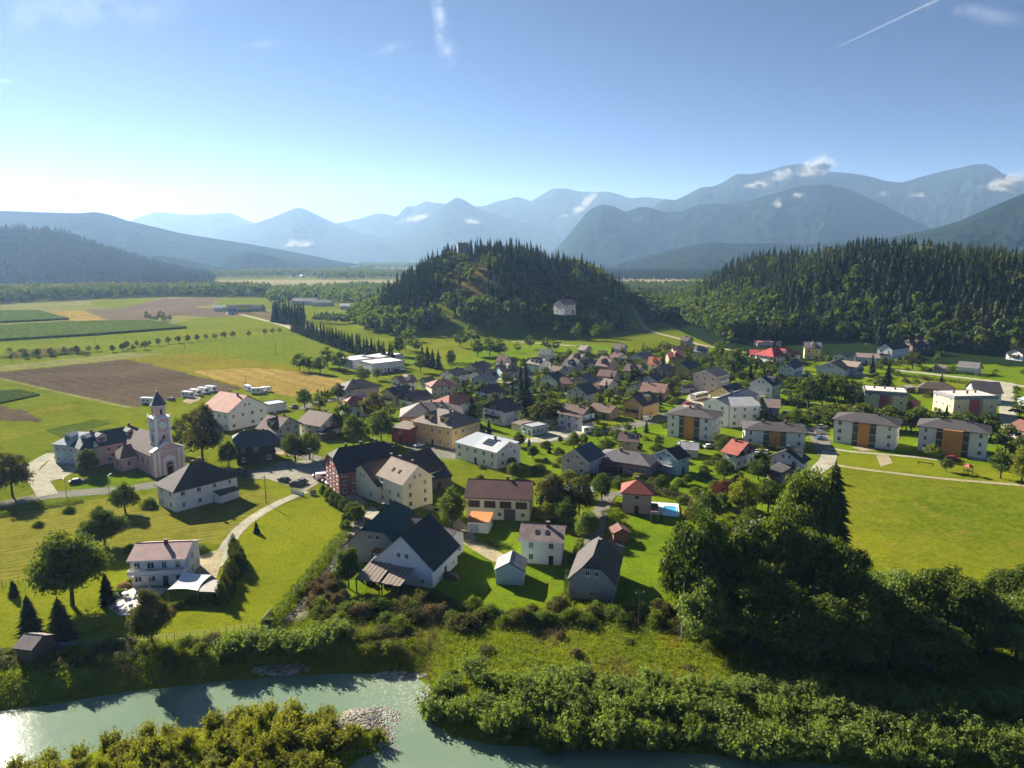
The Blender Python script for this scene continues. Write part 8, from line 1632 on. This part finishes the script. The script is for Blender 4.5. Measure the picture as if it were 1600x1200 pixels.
# ---------------------------------------------------------------- little clouds on the slopes, far cumulus, a vapour trail
def cloud_mat(name, a):
    m, N, L, o = nodes(name); d = N.new('ShaderNodeBsdfDiffuse'); d.inputs[0].default_value = (.9, .9, .9, 1); t = N.new('ShaderNodeBsdfTranslucent'); t.inputs[0].default_value = (.9, .9, .9, 1); tr = N.new('ShaderNodeBsdfTransparent'); mx = N.new('ShaderNodeMixShader'); mx.inputs[0].default_value = .5; L.new(d.outputs[0], mx.inputs[1]); L.new(t.outputs[0], mx.inputs[2])
    m2 = N.new('ShaderNodeMixShader'); m2.inputs[0].default_value = a; L.new(tr.outputs[0], m2.inputs[1]); L.new(mx.outputs[0], m2.inputs[2]); L.new(m2.outputs[0], o.inputs[0]); return m
CM = cloud_mat('cloud_vapour', .036)
ICO = None
def ico(seg=8, rings=5):
    V = [(0, 0, 1)] + [(math.sin(math.pi * j / rings) * math.cos(6.2832 * i / seg), math.sin(math.pi * j / rings) * math.sin(6.2832 * i / seg), math.cos(math.pi * j / rings)) for j in range(1, rings) for i in range(seg)] + [(0, 0, -1)]
    F = [(0, 1 + i, 1 + (i + 1) % seg) for i in range(seg)] + [(1 + j * seg + i, 1 + (j + 1) * seg + i, 1 + (j + 1) * seg + (i + 1) % seg) for j in range(rings - 2) for i in range(seg)] + [(1 + j * seg + i, 1 + (j + 1) * seg + (i + 1) % seg, 1 + j * seg + (i + 1) % seg) for j in range(rings - 2) for i in range(seg)] + [(len(V) - 1, 1 + (rings - 2) * seg + (i + 1) % seg, 1 + (rings - 2) * seg + i) for i in range(seg)]
    return np.array(V), np.array(F)
SV, SF = ico(10, 7)
def cloud(px, py, wpx, hpx, D, label, n=26, slope=0.0, group=None):
    d = pix_dir(px, py); t = D / d.y; c = np.array([d.x * t, D, CAM_H + d.z * t]); k = D / FPX; r = np.random.default_rng(int(px * 7 + py)); VV = []; FF = []
    n = int(n * 2.6)
    for i in range(n):
        u = np.clip(r.normal() * .33, -.8, .8); s = math.exp(-u * u * 2.2); ctr = np.array([u * wpx * k, r.normal() * .12 * wpx * k, (abs(r.normal()) * .30 - .12) * hpx * k * s * 1.4 + slope * u * wpx * k]); rad = np.array([wpx * .22, wpx * .20, hpx * .34]) * k * r.uniform(.25, 1.05) * (.45 + .55 * s)
        VV.append(SV * rad * (1 + .12 * r.normal(size=(len(SV), 1))) + ctr); FF.append(SF + i * len(SV))
    return tag(obj('cloud', big_mesh('cloud', np.vstack(VV), np.vstack(FF), [CM], smooth=True), None, tuple(c)), label, 'cloud', group)
for a in ((1282, 262, 40, 22, 7100, 'puffy white cloud on the crest of the big mountain', 34), (1262, 272, 22, 12, 7000, 'lower puff hanging below the crest cloud', 18), (1222, 276, 26, 16, 6300, 'white wisp on the shoulder left of the crest cloud', 18, .3), (1185, 291, 30, 11, 6000, 'small flat cloud on the mountain flank'), (1216, 320, 14, 12, 5000, 'tiny cloud low on the front mountain', 12), (1247, 307, 16, 9, 5100, 'thin puff above the front mountain ridge', 12), (1382, 305, 24, 8, 6600, 'flat cloud in the mountain saddle', 16), (1440, 306, 26, 6, 6500, 'thin cloud strip beside the saddle cloud', 12), (1580, 290, 50, 24, 6500, 'big soft cloud at the frame edge below the cliff peak', 34), (1548, 293, 22, 10, 6400, 'small cloud beside the big soft cloud', 14),
          (912, 322, 34, 12, 8500, 'slanting cloud above the double peak', 20, .9), (652, 342, 34, 10, 7900, 'flat cloud on the saddle before the pyramid peak', 18, .2), (736, 347, 22, 9, 7600, 'small cloud under the pyramid peak', 14), (470, 383, 40, 12, 6500, 'faint cloud bank in the far valley', 14), (880, 338, 14, 6, 8000, 'tiny cloud beside the double peak', 10)): cloud(*a)
for a in ((112, 306, 66, 20, 14500, 'brightest cumulus above the left ridge', 34), (172, 311, 28, 14, 14500, 'second cumulus above the left ridge', 20), (45, 301, 36, 9, 14500, 'thin cumulus at the left frame edge', 14), (215, 325, 44, 18, 14000, 'low cumulus sinking behind the ridge', 22)): cloud(*a)
def trail():
    a = pix_dir(1310, 73); b = pix_dir(1475, -5); A = a * (9000 / a.y) + Vector((0, 0, CAM_H)); B = b * (8200 / b.y) + Vector((0, 0, CAM_H)); m = MB(); n = 14; c = (A + B) / 2
    for off in (-7, 7):
        for i in range(n):
            p, q = A.lerp(B, i / n) - c, A.lerp(B, (i + 1) / n) - c; o = Vector((off * .5, 0, off)); m.tube(p + o, q + o, 2 + 7 * (i / n) ** .5 if i else .5, 2 + 7 * ((i + 1) / n) ** .5, 6)
    tag(m.build('vapour_trail', cloud_mat('trail_vapour', .14), None, tuple(c)), 'straight thin vapour trail high in the clear sky', 'vapour trail')
trail()
# ================================================================ labels that single out: each plant by its look and its neighbours
LOOK = {'broad': 'green tree', 'olive': 'olive-brown tree', 'bright': 'yellow-green tree', 'willow': 'silvery willow tree', 'spruce': 'dark spruce', 'darkpine': 'tall pine', 'pine': 'pine', 'thuja': 'thuja', 'red': 'copper tree',
        'shrub': 'green shrub', 'oshrub': 'olive shrub', 'bshrub': 'bright green shrub', 'wshrub': 'silver-green willow bush', 'ishrub': 'yellow-green island bush', 'bramble': 'brown bramble bush', 'fshrub': 'pink-flowering bush', 'rshrub': 'copper bush'}
SHARED = {'leafy trees on the wooded hill beyond the village': 'leafy tree at the foot of the dense wooded hill', 'conifers on the wooded hill beyond the village': 'dark conifer in the dense forest on the wooded hill',
          'leafy trees at the foot of the castle hill': 'leafy tree in the dense growth at the castle hill foot', 'spruces on the castle hill': 'tall dark spruce in the dense castle hill forest',
          'leafy trees at the castle hill foot': 'leafy tree in front of the castle hill forest', 'willow thicket along the river': '%s crowded in the riverbank thicket', 'low willow bushes on the river island': 'low yellow-green bush crowded on the river island',
          'bushes on the shaded river bank': '%s on the steep river bank below the villa lawn', 'willow bushes at the inner bend': '%s at the inner river bend below the lane', 'bramble thicket below the farm': '%s in the thicket below the old farm',
          'bushes below the garden edge': '%s in the tangle below the garden edge', 'understorey of the riverside grove': '%s in the shade under the riverside grove', 'riverside grove': '%s in the dense dark riverside grove', 'hedge trees behind the apartment blocks': '%s in the tall hedge behind the apartment blocks',
          'bushes round the allotment': '%s in the dark allotment hedge', 'grove in the bare field': 'tree of the little grove in the bare field', 'trees round the distant farm': 'tree beside the distant farm buildings', 'flower bed bushes at the villa terrace': '%s in the flower bed below the villa terrace'}
def size_word(kind, h):
    if 'shrub' in kind or kind == 'bramble': return 'low ' if h < 1.9 else '' if h < 3 else 'tall '
    return 'small ' if h < 4.5 else '' if h < 7.5 else 'tall '
def relation(dx, dy, x, y):
    a = math.atan2(x, y); ca, sa = math.cos(a), math.sin(a); r, f = dx * ca - dy * sa, dx * sa + dy * ca
    if abs(f) > abs(r): return 'behind the' if f > 0 else 'in front of the'
    return 'on the shaded side of the' if r > 0 else 'on the sunny side of the'
def name_plants():
    used = set(o['label'] for o in bpy.data.objects if o.get('label'))
    for o, kind, h, w, x, y, group in NEEDS_LABEL:
        if group in SHARED:
            s = SHARED[group]; o['label'] = s % (size_word(kind, h) + LOOK[kind]) if '%s' in s else s; continue
        base = size_word(kind, h) + LOOK[kind]; near = sorted(LANDMARKS, key=lambda l: (l[1] - x) ** 2 + (l[2] - y) ** 2)[:7]; cands = []
        for n, lx, ly in near[:3]: cands.append('%s %s %s' % (base, relation(x - lx, y - ly, lx, ly), n))
        for i in range(len(near)):
            for j in range(i + 1, len(near)): cands.append('%s between the %s and the %s' % (base, near[i][0], near[j][0]))
        for n, lx, ly in near[:3]:
            for k in ('farther ', 'slimmer ', 'broader '): cands.append('%s%s %s %s' % (k, base, relation(x - lx, y - ly, lx, ly), n))
        for n, lx, ly in near[3:]: cands.append('%s a little way %s %s' % (base, relation(x - lx, y - ly, lx, ly), n))
        lab = next((c for c in cands if c not in used and len(c.split()) <= 16), None) or cands[0]; used.add(lab); o['label'] = lab
ORD = ['first', 'second', 'third', 'fourth', 'fifth', 'sixth', 'seventh', 'eighth', 'ninth', 'tenth', 'eleventh', 'twelfth', 'thirteenth', 'fourteenth', 'fifteenth', 'sixteenth', 'seventeenth', 'eighteenth', 'nineteenth', 'twentieth'] + ['%s-%s' % (a, b) for a in ('twenty', 'thirty', 'forty', 'fifty', 'sixty', 'seventy', 'eighty', 'ninety') for b in ('first', 'second', 'third', 'fourth', 'fifth', 'sixth', 'seventh', 'eighth', 'ninth')]
SEQ = {'low bushes on the flood plain': '%s on the weedy flood plain, %s counted from the river bend', 'riverside grove': '%s of the riverside grove, %s counted from the village lawns', 'willow thicket along the river': '%s of the riverbank thicket, %s counted from the river bend', 'bushes on the shaded river bank': '%s on the steep villa river bank, %s counted from the river bend',
       'willow bushes at the inner bend': '%s at the inner river bend, %s counted from the villa fence', 'bramble thicket below the farm': '%s below the old farm, %s counted from the gravel lane', 'bushes below the garden edge': '%s below the garden edge, %s counted from the gravel driveway',
       'understorey of the riverside grove': '%s under the riverside grove, %s counted from the village lawns', 'flower bed bushes at the villa terrace': '%s in the villa terrace flower bed, %s counted from the balcony', 'hedge trees behind the apartment blocks': '%s in the hedge behind the apartment blocks, %s counted from the car park',
       'grove in the bare field': '%s of the little bare-field grove, %s counted from the allotment side', 'trees round the distant farm': '%s at the distant farm buildings, %s counted from the bare field', 'bushes round the allotment': '%s in the allotment hedge, %s counted from the frame edge',
       'conifer windbreak along the field road': '%s of the field road windbreak, %s counted from the tall block', 'low tree row beside the far meadow': '%s in the low far-meadow row, %s counted from the windbreak'}
def sequence():
    for g, pat in SEQ.items():
        by = {}
        for o, kind, h, w, x, y, group in NEEDS_LABEL + EXTRA_SEQ:
            if group == g: by.setdefault(size_word(kind, h) + LOOK[kind], []).append((x / max(y, 1), o))
        for look, lst in by.items():
            lst.sort(key=lambda t: t[0], reverse=g == 'bushes on the shaded river bank')
            for i, (k, o) in enumerate(lst):
                if i < len(ORD): o['label'] = (pat % (look, ORD[i])) if len(lst) > 1 else pat.split(',')[0] % ('only ' + look)
EXTRA_SEQ = [(o, 'spruce' if 'windbreak' in o.get('group', '') else 'broad', 9, 8, o.location.x, o.location.y, o['group']) for o in bpy.data.objects if o.get('group') in ('conifer windbreak along the field road', 'low tree row beside the far meadow')]
name_plants(); sequence()
print('objects', len(bpy.data.objects), 'tris approx', sum(len(m.polygons) for m in bpy.data.meshes))
